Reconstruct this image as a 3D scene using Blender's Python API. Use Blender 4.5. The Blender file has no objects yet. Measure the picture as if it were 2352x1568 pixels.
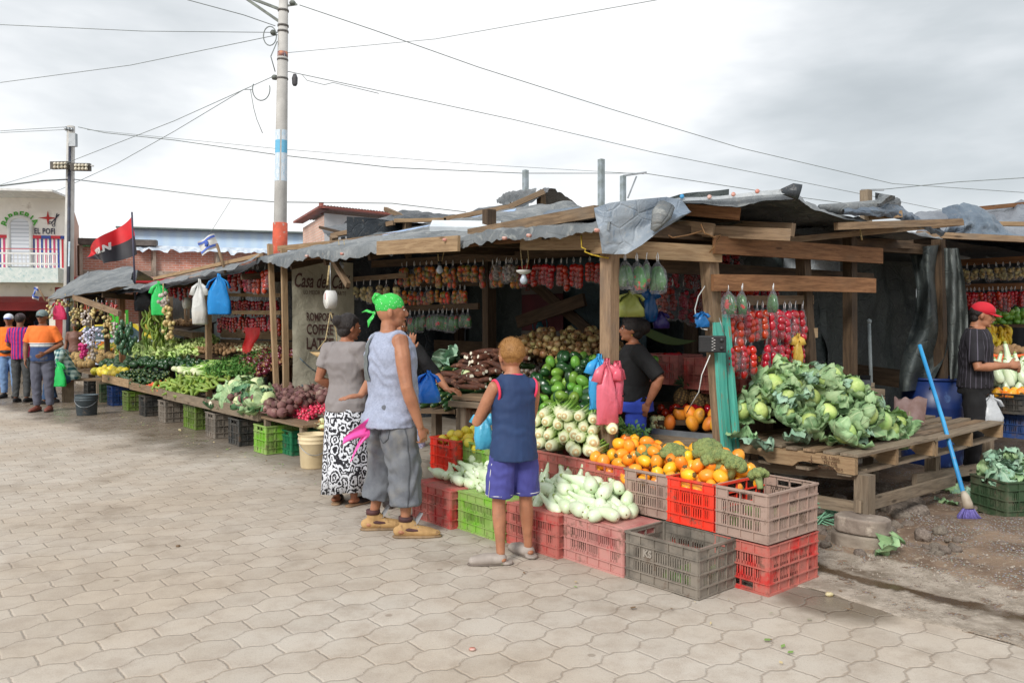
# Open-air vegetable market: procedural Blender scene (whitespace-compacted)
import bpy,math,random
import numpy as np
from mathutils import Vector,Matrix,Euler,noise
R=random.Random(11)
PI=math.pi
sc=bpy.context.scene
COL=sc.collection
F=1829.0;CX=1176.0;CY=784.0;PITCH=math.atan(44/F);CAMZ=1.5
CP,SP=math.cos(PITCH),math.sin(PITCH)
U=Vector((-.64,.7684,0)).normalized();N=Vector((U.y,-U.x,0))
def ray(px,py):
 x=(px-CX)/F;z=-(py-CY)/F
 return Vector((x,CP+z*SP,-SP+z*CP))
O=Vector((0,0,CAMZ))
def W(px,py,Y):r=ray(px,py);return O+r*(Y/r.y)
def PZ(px,py,z=0):r=ray(px,py);return O+r*((z-CAMZ)/r.z)
def PN(px,py,n):r=ray(px,py);return O+r*(n/r.dot(N))
def PU(px,py,u):r=ray(px,py);return O+r*(u/r.dot(U))
def UN(u,n,z=0):return U*u+N*n+Vector((0,0,z))
def V(*a):return Vector(a)
ANG_U=math.atan2(U.y,U.x);ANG_N=math.atan2(N.y,N.x)
class MB:
 def __init__(s):s.v=[];s.f=[];s.uv=[];s.m=[];s.s=[]
 def add(s,verts,faces,mi=0,smooth=True,uvs=None):
  b=len(s.v);s.v.extend(tuple(p)for p in verts)
  for k,f in enumerate(faces):
   s.f.append(tuple(b+i for i in f));s.m.append(mi);s.s.append(smooth)
   s.uv.append(uvs[k]if uvs else[(0,0)]*len(f))
  return s
 def box(s,c,size,rz=0,mi=0,M=None,taper=1):
  hx,hy,hz=size[0]/2,size[1]/2,size[2]/2
  vs=[]
  for z in(-1,1):
   t=taper if z>0 else 1
   for x,y in((-1,-1),(1,-1),(1,1),(-1,1)):vs.append(Vector((x*hx*t,y*hy*t,z*hz)))
  if M is None:M=Matrix.Rotation(rz,3,'Z')
  c=Vector(c);vs=[c+M@p for p in vs]
  fs=[(0,3,2,1),(4,5,6,7),(0,1,5,4),(1,2,6,5),(2,3,7,6),(3,0,4,7)]
  X,Y,Z=size;o=R.random()*7
  dim={0:(X,Y),1:(X,Y),2:(X,Z),3:(Y,Z),4:(X,Z),5:(Y,Z)}
  L=max(size)
  uv=[]
  for k in range(6):
   a,b=dim[k]
   q=[(0,0),(a,0),(a,b),(0,b)]
   if k==0:q=[(0,0),(0,b),(a,b),(a,0)]
   if b>a or(k in(0,1)and Y==L):q=[(y,x)for x,y in q]
   uv.append([(x+o,y+o*1.7+k*.3)for x,y in q])
  return s.add(vs,fs,mi,False,uv)
 def beam(s,p0,p1,w,h,mi=0,up=Vector((0,0,1)),sag=0,seg=1,jit=0,taper=1):
  p0,p1=Vector(p0),Vector(p1);d=(p1-p0);L=d.length;t=d.normalized()
  if abs(t.dot(up))>.98:up=N
  side=t.cross(up).normalized();u2=side.cross(t).normalized()
  if sag and seg==1:seg=6
  vs,fs,uv=[],[],[];o=R.random()*9
  for i in range(seg+1):
   k=i/seg;c=p0+d*k-Vector((0,0,1))*sag*4*k*(1-k)
   q=1+(taper-1)*k
   c=c+side*(R.uniform(-jit,jit))+u2*R.uniform(-jit,jit)
   for a,b in((-1,-1),(1,-1),(1,1),(-1,1)):vs.append(c+side*a*w/2*q+u2*b*h/2*q)
  cs=[0,w,w+h,2*w+h,2*w+2*h]
  for i in range(seg):
   for j in range(4):
    a=i*4+j;b=i*4+(j+1)%4
    fs.append((a,b,b+4,a+4));x0=i/seg*L+o;x1=(i+1)/seg*L+o
    uv.append([(x0,cs[j]+o),(x0,cs[j+1]+o),(x1,cs[j+1]+o),(x1,cs[j]+o)])
  fs.append((3,2,1,0));uv.append([(o,o),(o,o+w),(o+.01,o+w),(o+.01,o)])
  e=seg*4;fs.append((e,e+1,e+2,e+3));uv.append([(o,o),(o,o+w),(o+.01,o+w),(o+.01,o)])
  return s.add(vs,fs,mi,False,uv)
 def tube(s,pts,rad,seg=8,mi=0,caps=True,smooth=True,flat=None,up=None,round_caps=False):
  0
  pts=[Vector(p)for p in pts];n=len(pts)
  if not hasattr(rad,'__len__'):rad=[rad]*n
  rad=list(rad)
  if flat is None:flat=[(1,1)]*n
  elif not hasattr(flat[0],'__len__'):flat=[flat]*n
  flat=list(flat)
  if round_caps:
   t0=(pts[0]-pts[1]).normalized();t1=(pts[-1]-pts[-2]).normalized()
   r0,r1=rad[0],rad[-1];f0,f1=flat[0],flat[-1]
   a=[pts[0]+t0*r0*q for q in(.98,.75,.4)];b=[pts[-1]+t1*r1*q for q in(.4,.75,.98)]
   pts=a+pts+b;rad=[r0*.2,r0*.66,r0*.92]+rad+[r1*.92,r1*.66,r1*.2]
   flat=[f0]*3+flat+[f1]*3;n+=6
  vs,fs,uv=[],[],[];prev=None;L=0
  ls=[0]
  for i in range(1,n):ls.append(ls[-1]+(pts[i]-pts[i-1]).length)
  for i in range(n):
   if i==0:t=pts[1]-pts[0]
   elif i==n-1:t=pts[-1]-pts[-2]
   else:t=(pts[i+1]-pts[i]).normalized()+(pts[i]-pts[i-1]).normalized()
   t=t.normalized()if t.length>1e-9 else Vector((0,0,1))
   if prev is None:
    ref=Vector(up)if up is not None else(Vector((1,0,0))if abs(t.x)<.8 else Vector((0,1,0)))
    a=(ref-t*ref.dot(t)).normalized()
   else:a=(prev-t*prev.dot(t)).normalized()
   prev=a;b=t.cross(a)
   for j in range(seg):
    q=2*PI*j/seg
    vs.append(pts[i]+a*math.cos(q)*rad[i]*flat[i][0]+b*math.sin(q)*rad[i]*flat[i][1])
  for i in range(n-1):
   for j in range(seg):
    j2=(j+1)%seg
    fs.append((i*seg+j,i*seg+j2,(i+1)*seg+j2,(i+1)*seg+j))
    uv.append([(ls[i],j/seg),(ls[i],(j+1)/seg),(ls[i+1],(j+1)/seg),(ls[i+1],j/seg)])
  if caps:
   fs.append(tuple(range(seg-1,-1,-1)));uv.append([(0,0)]*seg)
   fs.append(tuple((n-1)*seg+j for j in range(seg)));uv.append([(0,0)]*seg)
  return s.add(vs,fs,mi,smooth,uv)
 def rings(s,rr,seg=20,mi=0,caps=True,smooth=True,fn=None,power=2):
  0
  vs,fs,uv=[],[],[]
  for i,(x,y,z,a,b)in enumerate(rr):
   for j in range(seg):
    q=2*PI*j/seg;c,d=math.cos(q),math.sin(q)
    if power!=2:c=math.copysign(abs(c)**(2/power),c);d=math.copysign(abs(d)**(2/power),d)
    p=Vector((x+a*c,y+b*d,z))
    if fn:p=fn(p,q,i/(len(rr)-1))
    vs.append(p)
  n=len(rr)
  for i in range(n-1):
   for j in range(seg):
    j2=(j+1)%seg
    fs.append((i*seg+j,i*seg+j2,(i+1)*seg+j2,(i+1)*seg+j))
    z0,z1=rr[i][2],rr[i+1][2]
    uv.append([(j/seg,z0),((j+1)/seg,z0),((j+1)/seg,z1),(j/seg,z1)])
  if caps:
   fs.append(tuple(range(seg-1,-1,-1)));uv.append([(0,0)]*seg)
   fs.append(tuple((n-1)*seg+j for j in range(seg)));uv.append([(0,0)]*seg)
  return s.add(vs,fs,mi,smooth,uv)
 def ball(s,c,r,seg=12,rg=8,mi=0,fn=None,M=None):
  0
  if not hasattr(r,'__len__'):r=(r,r,r)
  c=Vector(c);vs=[];fs=[]
  def pt(th,ph):
   d=Vector((math.sin(th)*math.cos(ph),math.sin(th)*math.sin(ph),math.cos(th)))
   k=fn(d)if fn else 1
   p=Vector((d.x*r[0],d.y*r[1],d.z*r[2]))*k
   return c+(M@p if M else p)
  vs.append(pt(0,0))
  for i in range(1,rg):
   for j in range(seg):vs.append(pt(PI*i/rg,2*PI*j/seg))
  vs.append(pt(PI,0));last=len(vs)-1
  for j in range(seg):
   fs.append((0,1+j,1+(j+1)%seg))
   fs.append((last,last-seg+(j+1)%seg,last-seg+j))
  for i in range(rg-2):
   for j in range(seg):
    a=1+i*seg+j;b=1+i*seg+(j+1)%seg
    fs.append((a,a+seg,b+seg,b))
  return s.add(vs,fs,mi,True)
 def grid(s,fn,nu,nv,mi=0,smooth=True,su=1,sv=1):
  vs=[fn(i/nu,j/nv)for i in range(nu+1)for j in range(nv+1)]
  fs,uv=[],[]
  for i in range(nu):
   for j in range(nv):
    a=i*(nv+1)+j
    fs.append((a,a+nv+1,a+nv+2,a+1))
    uv.append([(i/nu*su,j/nv*sv),((i+1)/nu*su,j/nv*sv),((i+1)/nu*su,(j+1)/nv*sv),(i/nu*su,(j+1)/nv*sv)])
  return s.add(vs,fs,mi,smooth,uv)
 def prism(s,poly,M,depth,mi=0):
  0
  n=len(poly)
  vs=[M@Vector((x,y,0))for x,y in poly]+[M@Vector((x,y,depth))for x,y in poly]
  fs=[tuple(range(n-1,-1,-1)),tuple(range(n,2*n))]+[(i,(i+1)%n,n+(i+1)%n,n+i)for i in range(n)]
  uv=[[poly[i]for i in range(n-1,-1,-1)],list(poly)]+[[poly[i],poly[(i+1)%n],(poly[(i+1)%n][0],poly[(i+1)%n][1]+depth),(poly[i][0],poly[i][1]+depth)]for i in range(n)]
  return s.add(vs,fs,mi,False,uv)
 def mesh(s,name,mats,off=None):
  me=bpy.data.meshes.new(name)
  vs=s.v
  if off is not None:vs=[(p[0]-off[0],p[1]-off[1],p[2]-off[2])for p in vs]
  me.from_pydata(vs,[],s.f)
  if not isinstance(mats,(list,tuple)):mats=[mats]
  for m in mats:me.materials.append(m)
  me.polygons.foreach_set('material_index',s.m)
  me.polygons.foreach_set('use_smooth',s.s)
  ul=me.uv_layers.new(name='UVMap')
  ul.data.foreach_set('uv',[c for f in s.uv for p in f for c in p])
  me.update()
  return me
 def base(s):
  a=np.array(s.v);return Vector(((a[:,0].min()+a[:,0].max())/2,(a[:,1].min()+a[:,1].max())/2,a[:,2].min()))
 def build(s,name,mats,parent=None,local=False,label=None,cat=None,group=None,kind=None,mod=None,loc=None):
  0
  if local:off=None
  elif parent is not None:off=wloc(parent)
  else:off=s.base()if loc is None else Vector(loc)
  me=s.mesh(name,mats,off)
  o=bpy.data.objects.new(name,me);COL.objects.link(o)
  if parent is not None:o.parent=parent
  elif off is not None:o.location=off
  tag(o,label,cat,group,kind)
  return o
def wloc(o):
 l=Vector(o.location);p=o.parent
 while p is not None:l+=Vector(p.location);p=p.parent
 return l
def tag(o,label=None,cat=None,group=None,kind=None):
 if label:o['label']=label
 if cat:o['category']=cat
 if group:o['group']=group
 if kind:o['kind']=kind
 return o
def thing(name,label,cat,loc=(0,0,0),group=None,rot=None):
 o=bpy.data.objects.new(name,None);COL.objects.link(o);o.location=Vector(loc);o.empty_display_size=.1
 if rot is not None:o.rotation_euler=rot
 return tag(o,label,cat,group)
KIDS={}
def kids(o):return[c for c in bpy.data.objects if c.parent==o]
def copy_tree(o,parent=None,ch=None):
 c=o.copy();COL.objects.link(c)
 if parent is not None:c.parent=parent
 if o.name not in KIDS:KIDS[o.name]=kids(o)
 for k in KIDS[o.name]:copy_tree(k,c)
 return c
def place(o,loc,rot=None,scale=None,label=None,group=None,cat=None):
 o.location=Vector(loc)
 if rot is not None:o.rotation_euler=rot
 if scale is not None:o.scale=scale if hasattr(scale,'__len__')else(scale,)*3
 return tag(o,label,cat,group)
class Proto:
 0
 def __init__(s,maker):s.o=maker;s.used=False
 def __call__(s,*a,mat=None,**k):
  if not s.used:s.used=True;o=s.o
  else:o=copy_tree(s.o)
  place(o,*a,**k)
  return o
def fbm(p,s=1,o=3):return noise.fractal(Vector(p)*s,1.0,2.0,o)
def lin(c):
 0
 return tuple(((x/255)/12.92 if x/255<=.04045 else((x/255+.055)/1.055)**2.4)for x in c)+(1,)
class NT:
 def __init__(s,name):
  s.m=bpy.data.materials.new(name);s.m.use_nodes=True;s.t=s.m.node_tree;s.t.nodes.clear()
  s.out=s.n('ShaderNodeOutputMaterial')
 def n(s,ty,**kw):
  nd=s.t.nodes.new(ty)
  for k,v in kw.items():
   if k.startswith('_'):setattr(nd,k[1:],v)
   else:s.put(nd.inputs[k.replace('__',' ')],v)
  return nd
 def put(s,inp,v):
  if isinstance(v,bpy.types.NodeSocket):s.t.links.new(v,inp)
  elif isinstance(v,bpy.types.Node):s.t.links.new(v.outputs[0],inp)
  else:inp.default_value=v
 def math(s,op,a,b=0,c=None,clamp=False):
  nd=s.t.nodes.new('ShaderNodeMath');nd.operation=op;nd.use_clamp=clamp
  s.put(nd.inputs[0],a);s.put(nd.inputs[1],b)
  if c is not None:s.put(nd.inputs[2],c)
  return nd.outputs[0]
 def mix(s,f,a,b,mode='MIX'):
  nd=s.t.nodes.new('ShaderNodeMix');nd.data_type='RGBA';nd.blend_type=mode
  s.put(nd.inputs['Factor'],f);s.put(nd.inputs[6],a);s.put(nd.inputs[7],b)
  return nd.outputs[2]
 def ramp(s,f,a,b,smooth=True):
  nd=s.t.nodes.new('ShaderNodeMapRange');nd.interpolation_type='SMOOTHSTEP' if smooth else 'LINEAR'
  s.put(nd.inputs[0],f);s.put(nd.inputs[1],a);s.put(nd.inputs[2],b)
  return nd.outputs[0]
 def coord(s,which='Object',scale=(1,1,1),rot=(0,0,0),loc=(0,0,0)):
  tc=s.t.nodes.new('ShaderNodeTexCoord');mp=s.t.nodes.new('ShaderNodeMapping')
  mp.inputs['Scale'].default_value=scale;mp.inputs['Rotation'].default_value=rot;mp.inputs['Location'].default_value=loc
  s.t.links.new(tc.outputs[which],mp.inputs[0]);return mp.outputs[0]
 def pos(s):
  return s.t.nodes.new('ShaderNodeNewGeometry').outputs['Position']
 def noise(s,vec,scale,detail=4,rough=.55,dist=0,out=0):
  nd=s.n('ShaderNodeTexNoise',Scale=scale,Detail=detail,Roughness=rough,Distortion=dist);s.put(nd.inputs['Vector'],vec);return nd.outputs[out]
 def vor(s,vec,scale,feature='F1',out='Distance',rnd=1):
  nd=s.t.nodes.new('ShaderNodeTexVoronoi');nd.feature=feature;nd.inputs['Scale'].default_value=scale;nd.inputs['Randomness'].default_value=rnd
  s.put(nd.inputs['Vector'],vec);return nd.outputs[out]
 def bump(s,h,st=.3,dist=.01,nrm=None):
  nd=s.n('ShaderNodeBump',Strength=st,Distance=dist,Height=h)
  if nrm is not None:s.put(nd.inputs['Normal'],nrm)
  return nd.outputs[0]
 def rand(s):return s.t.nodes.new('ShaderNodeObjectInfo').outputs['Random']
 def val(s,col,v,h=.5,sat=1):
  nd=s.t.nodes.new('ShaderNodeHueSaturation');s.put(nd.inputs['Color'],col);s.put(nd.inputs['Value'],v);s.put(nd.inputs['Hue'],h);s.put(nd.inputs['Saturation'],sat);return nd.outputs[0]
 def bsdf(s,base,rough=.6,normal=None,spec=.5,metal=0,sss=0,coat=0,alpha=None,trans=0):
  b=s.t.nodes.new('ShaderNodeBsdfPrincipled')
  s.put(b.inputs['Base Color'],base);s.put(b.inputs['Roughness'],rough);s.put(b.inputs['Specular IOR Level'],spec);s.put(b.inputs['Metallic'],metal)
  if normal is not None:s.put(b.inputs['Normal'],normal)
  if sss:b.inputs['Subsurface Weight'].default_value=sss;b.inputs['Subsurface Scale'].default_value=.02;b.inputs['Subsurface Radius'].default_value=(1,.4,.2)
  if coat:b.inputs['Coat Weight'].default_value=coat;b.inputs['Coat Roughness'].default_value=.1
  if trans:b.inputs['Transmission Weight'].default_value=trans
  if alpha is not None:s.put(b.inputs['Alpha'],alpha)
  s.t.links.new(b.outputs[0],s.out.inputs[0]);return b
_MC={}
def mt(name,c1,c2=None,scale=6,rough=.6,bump=0,bscale=40,rnd=0,hue=0,spec=.5,coord='Object',stretch=(1,1,1),c3=None,s3=20,t3=(.55,.7),metal=0,coat=0,sss=0,detail=5,dist=.01,dirt=None):
 0
 if name in _MC:return _MC[name]
 t=NT(name);vec=t.coord(coord,stretch)
 if rnd or hue:
  vm=t.t.nodes.new('ShaderNodeVectorMath');vm.operation='ADD';t.put(vm.inputs[0],vec)
  t.put(vm.inputs[1],t.math('MULTIPLY',t.rand(),50));vec=vm.outputs[0]
 col=lin(c1)
 if c2 is not None:col=t.mix(t.ramp(t.noise(vec,scale,detail),.35,.65),lin(c1),lin(c2))
 if c3 is not None:col=t.mix(t.ramp(t.noise(vec,s3,5,.6),t3[0],t3[1]),col,lin(c3))
 if dirt:col=t.mix(t.math('MULTIPLY',t.ramp(t.noise(vec,3.1,6,.65),.42,.7),dirt[1]),col,lin(dirt[0]))
 if rnd or hue:
  r1=t.rand()
  r2=t.math('FRACT',t.math('MULTIPLY',r1,7.31))
  col=t.val(col,t.math('MULTIPLY_ADD',r1,2*rnd,1-rnd),t.math('MULTIPLY_ADD',r2,2*hue,.5-hue))
 nrm=None
 if bump:nrm=t.bump(t.noise(vec,bscale,4),bump,dist)
 t.bsdf(col,rough,nrm,spec,metal,sss,coat)
 _MC[name]=t.m;return t.m
def mat_wood(name,c1,c2,dark=(50,38,28),rough=.75,gray=None):
 if name in _MC:return _MC[name]
 t=NT(name);vec=t.coord('UV',(1.2,14,1))
 g1=t.noise(vec,3.0,6,.6,.6);g2=t.noise(t.coord('UV',(3,60,1)),4.0,4,.6)
 big=t.noise(t.coord('UV',(1.5,3,1)),1.6,4)
 col=t.mix(t.ramp(g1,.3,.7),lin(c1),lin(c2))
 col=t.mix(t.math('MULTIPLY',t.ramp(g2,.52,.72),.55),col,lin(dark))
 col=t.mix(t.math('MULTIPLY',t.ramp(big,.45,.75),.6),col,lin(gray or dark))
 kn=t.vor(t.coord('UV',(2.2,9,1)),1.0)
 col=t.mix(t.math('MULTIPLY',t.ramp(kn,.14,.05),.75),col,lin(dark))
 col=t.val(col,t.math('MULTIPLY_ADD',t.rand(),.3,.85))
 t.bsdf(col,rough,t.bump(t.math('ADD',g1,g2),.5,.004),.25);_MC[name]=t.m;return t.m
def mat_tarp(name,c1,c2,c3,rough=.45,dirt=(140,130,118),spec=.5):
 if name in _MC:return _MC[name]
 t=NT(name);p=t.coord('Object')
 a=t.noise(p,1.7,5,.6,.5);b=t.noise(p,7,5,.65,1.2);c=t.noise(p,26,4,.6)
 col=t.mix(t.ramp(a,.35,.65),lin(c1),lin(c2));col=t.mix(t.math('MULTIPLY',t.ramp(b,.5,.72),.7),col,lin(c3))
 col=t.mix(t.math('MULTIPLY',t.ramp(c,.58,.75),.5),col,lin(dirt))
 cr=t.vor(t.coord('Object',(1,1,1)),6,'DISTANCE_TO_EDGE')
 h=t.math('ADD',t.math('MULTIPLY',b,1.0),t.math('MULTIPLY',t.ramp(cr,0,.06),.25))
 t.bsdf(col,rough,t.bump(h,.5,.03),spec);_MC[name]=t.m;return t.m
def mat_film(name,tint=(235,240,245),amount=.22,rough=.12,col=None,dens=None):
 0
 if name in _MC:return _MC[name]
 t=NT(name);vec=t.coord('Object')
 vm=t.t.nodes.new('ShaderNodeVectorMath');vm.operation='ADD';t.put(vm.inputs[0],vec);t.put(vm.inputs[1],t.math('MULTIPLY',t.rand(),50));vec=vm.outputs[0]
 h=t.noise(vec,22 if amount<.5 else 6,3,.6,2.0 if amount<.5 else.6)
 nrm=t.bump(h,1.0 if amount<.5 else.7,.02)
 tr=t.n('ShaderNodeBsdfTransparent',Color=lin(tint)if col is None else lin(col))
 b=t.t.nodes.new('ShaderNodeBsdfPrincipled');t.put(b.inputs['Base Color'],lin(tint));t.put(b.inputs['Roughness'],rough);t.put(b.inputs['Normal'],nrm)
 lw=t.n('ShaderNodeLayerWeight',Blend=.35);t.put(lw.inputs['Normal'],nrm)
 f=t.math('ADD',t.math('MULTIPLY',lw.outputs['Facing'],.20),amount if dens is None else dens,clamp=True)
 f=t.math('ADD',f,t.math('MULTIPLY',t.ramp(h,.56,.7),.14),clamp=True)
 mx=t.t.nodes.new('ShaderNodeMixShader');t.put(mx.inputs[0],f);t.t.links.new(tr.outputs[0],mx.inputs[1]);t.t.links.new(b.outputs[0],mx.inputs[2])
 t.t.links.new(mx.outputs[0],t.out.inputs[0]);_MC[name]=t.m;return t.m
def text_mesh(s,size,M,mat,parent,name='lettering',depth=.002,shear=0,width=1,bold=0,mod=None,spacing=1):
 0
 cu=bpy.data.curves.new('t','FONT');cu.body=s;cu.size=size;cu.extrude=depth;cu.shear=shear;cu.align_x='CENTER';cu.align_y='CENTER';cu.space_character=spacing
 cu.offset=bold;cu.resolution_u=3
 ob=bpy.data.objects.new('t',cu);COL.objects.link(ob)
 dg=bpy.context.evaluated_depsgraph_get();dg.update()
 me=bpy.data.meshes.new_from_object(ob.evaluated_get(dg));bpy.data.objects.remove(ob);bpy.data.curves.remove(cu)
 off=wloc(parent)if parent else Vector((0,0,0))
 for v in me.vertices:
  p=Vector((v.co.x*width,v.co.y,v.co.z))
  if mod:p=mod(p)
  v.co=(M@p)-off
 me.materials.clear();me.materials.append(mat)
 o=bpy.data.objects.new(name,me);COL.objects.link(o);o.parent=parent
 return o
def plane_M(origin,xdir,ydir=(0,0,1)):
 x=Vector(xdir).normalized();y=Vector(ydir);y=(y-x*y.dot(x)).normalized();z=x.cross(y)
 return Matrix(((x.x,y.x,z.x,origin[0]),(x.y,y.y,z.y,origin[1]),(x.z,y.z,z.z,origin[2]),(0,0,0,1)))
def remesh(mb,voxel,smooth_it=4,mats=None,wrinkle=None,name='body'):
 0
 me=bpy.data.meshes.new('tmp');me.from_pydata(mb.v,[],mb.f);me.update()
 ob=bpy.data.objects.new('tmp',me);COL.objects.link(ob)
 m=ob.modifiers.new('r','REMESH');m.mode='VOXEL';m.voxel_size=voxel;m.use_smooth_shade=True
 if smooth_it:k=ob.modifiers.new('s','SMOOTH');k.factor=.5;k.iterations=smooth_it
 dg=bpy.context.evaluated_depsgraph_get();dg.update()
 out=bpy.data.meshes.new_from_object(ob.evaluated_get(dg));bpy.data.objects.remove(ob);bpy.data.meshes.remove(me)
 out.name=name
 if wrinkle:
  n=len(out.vertices);co=np.empty(n*3);out.vertices.foreach_get('co',co);co=co.reshape(-1,3)
  nr=np.empty(n*3);out.vertices.foreach_get('normal',nr);nr=nr.reshape(-1,3)
  d=np.array([wrinkle(Vector(c))for c in co]);co=co+nr*d[:,None]
  out.vertices.foreach_set('co',co.ravel());out.update()
 out.materials.clear()
 for x in(mats if isinstance(mats,(list,tuple))else[mats]):out.materials.append(x)
 out.polygons.foreach_set('use_smooth',[True]*len(out.polygons))
 return out
def mesh_obj(name,me,parent=None,**k):
 o=bpy.data.objects.new(name,me);COL.objects.link(o);o.parent=parent;return tag(o,**k)
cam=bpy.data.cameras.new('camera');cam.sensor_width=36;cam.lens=F/2352*36;cam.clip_end=2000;cam.clip_start=.05
co=bpy.data.objects.new('camera',cam);COL.objects.link(co);co.location=O;co.rotation_euler=(PI/2-PITCH,0,0);sc.camera=co
sc.view_settings.view_transform='Standard';sc.view_settings.look='None';sc.view_settings.exposure=0
sc.cycles.max_bounces=8;sc.cycles.transparent_max_bounces=24;sc.cycles.caustics_reflective=False;sc.cycles.caustics_refractive=False
sc.cycles.use_denoising=True
SUN_DIR=Vector((-.42,-.74,.62)).normalized()
sun=bpy.data.lights.new('sun','SUN');sun.energy=2.75;sun.angle=math.radians(16);sun.color=(1,.96,.9)
so=bpy.data.objects.new('sun',sun);COL.objects.link(so);so.rotation_euler=SUN_DIR.to_track_quat('Z','Y').to_euler()
wd=bpy.data.worlds.new('World');sc.world=wd;wd.use_nodes=True
def make_world():
 t=wd.node_tree;t.nodes.clear()
 n=lambda ty:t.nodes.new(ty)
 def put(i,v):
  if isinstance(v,bpy.types.NodeSocket):t.links.new(v,i)
  else:i.default_value=v
 def ma(op,a,b=0,cl=False):
  x=n('ShaderNodeMath');x.operation=op;x.use_clamp=cl;put(x.inputs[0],a);put(x.inputs[1],b);return x.outputs[0]
 tc=n('ShaderNodeTexCoord').outputs['Generated']
 def nz(scale,det,st,loc=(0,0,0),dist=0):
  mp=n('ShaderNodeMapping');mp.inputs['Scale'].default_value=st;mp.inputs['Location'].default_value=loc;put(mp.inputs[0],tc)
  x=n('ShaderNodeTexNoise');put(x.inputs['Vector'],mp.outputs[0]);x.inputs['Scale'].default_value=scale;x.inputs['Detail'].default_value=det;x.inputs['Roughness'].default_value=.5;x.inputs['Distortion'].default_value=dist
  return x.outputs[0]
 f=ma('MULTIPLY',ma('SUBTRACT',nz(2.3,5,(1,1,2.9),(3.2,1.1,.4),.3),.5),1.6)
 f=ma('ADD',f,ma('MULTIPLY',ma('SUBTRACT',nz(7.0,4,(1,1,3.2),(1,7,0)),.5),.8))
 lobes=[((1050,120),.75,40),((820,330),.42,130),((600,480),.3,200),((1500,90),.35,60),((250,130),-.22,60),((300,300),-.42,260),((1250,330),-.28,160),((1650,300),-.30,110),((2200,130),-.18,70),((2050,250),-.32,70),((1800,380),.1,300),((2200,420),.12,300),((60,430),.2,200),((350,480),.3,120),((900,430),-.05,300)]
 for(px,py),w,k in lobes:
  d=ray(px,py).normalized()
  dp=n('ShaderNodeVectorMath');dp.operation='DOT_PRODUCT';put(dp.inputs[0],tc);dp.inputs[1].default_value=d
  e=ma('MULTIPLY',ma('EXPONENT',ma('MULTIPLY',ma('SUBTRACT',dp.outputs['Value'],1),k)),w)
  f=ma('ADD',f,e)
 mr=n('ShaderNodeMapRange');mr.interpolation_type='LINEAR';put(mr.inputs[0],f);mr.inputs[1].default_value=-.78;mr.inputs[2].default_value=.34
 cr=n('ShaderNodeValToRGB');put(cr.inputs[0],mr.outputs[0])
 el=cr.color_ramp.elements;el[0].position=0;el[0].color=(.50,.54,.565,1);el[1].position=1;el[1].color=(1.03,1.03,1.03,1)
 e=el.new(.3);e.color=(.60,.64,.665,1);e=el.new(.62);e.color=(.78,.81,.835,1);e=el.new(.82);e.color=(.93,.95,.965,1)
 sky=n('ShaderNodeTexSky');sky.sky_type='NISHITA';sky.sun_disc=False
 sky.sun_elevation=math.asin(SUN_DIR.z);sky.sun_rotation=math.atan2(SUN_DIR.x,SUN_DIR.y)
 sk=n('ShaderNodeVectorMath');sk.operation='SCALE';put(sk.inputs[0],sky.outputs[0]);sk.inputs['Scale'].default_value=.1
 mx=n('ShaderNodeMix');mx.data_type='RGBA';mx.inputs['Factor'].default_value=.93;put(mx.inputs[6],sk.outputs[0]);put(mx.inputs[7],cr.outputs[0])
 bg=n('ShaderNodeBackground');put(bg.inputs[0],mx.outputs[2]);bg.inputs[1].default_value=1.12
 o=n('ShaderNodeOutputWorld');t.links.new(bg.outputs[0],o.inputs[0])
make_world()
WOOD=mat_wood('weathered_wood',(150,126,100),(112,92,72),gray=(120,110,98))
WOODL=mat_wood('pale_wood',(172,146,114),(138,112,84),dark=(96,70,48),gray=(150,130,105))
WOODG=mat_wood('grey_wood',(150,134,114),(116,102,86),gray=(134,124,110))
WOODR=mat_wood('reddish_wood',(146,106,74),(108,74,50),dark=(58,36,22),gray=(110,84,62))
WOODD=mat_wood('dark_wood',(96,78,60),(64,50,38),gray=(60,52,45))
TARP=mat_tarp('tarp_grey',(122,126,128),(84,90,94),(160,162,158))
TARPB=mat_tarp('tarp_blue_grey',(74,88,104),(98,112,126),(128,138,148))
TARPD=mat_tarp('tarp_black',(38,44,50),(58,64,70),(80,86,90),rough=.4)
TARPW=mat_tarp('tarp_wall',(48,57,58),(62,71,70),(88,96,93),rough=.6,dirt=(60,56,50))
CONC=mt('concrete',(176,166,152),(150,141,128),3,.85,.5,60,c3=(120,108,94),s3=9,dirt=((112,94,76),.5))
METAL=mt('grey_metal',(170,174,178),(140,146,150),5,.4,.1,metal=.6)
BLACKP=mt('black_plastic',(22,22,24),(32,32,34),8,.45,.1)
WHITEP=mt('white_paint',(225,225,222),(205,205,203),3,.5,.1)
ROPE=mt('rope',(196,178,136),(150,130,90),60,.9,.4,200)
ROPEY=mt('yellow_rope',(214,186,60),(160,130,40),60,.8,.4,200)
CABLE=mt('cable',(112,120,120),(128,136,134),10,.6)
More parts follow.
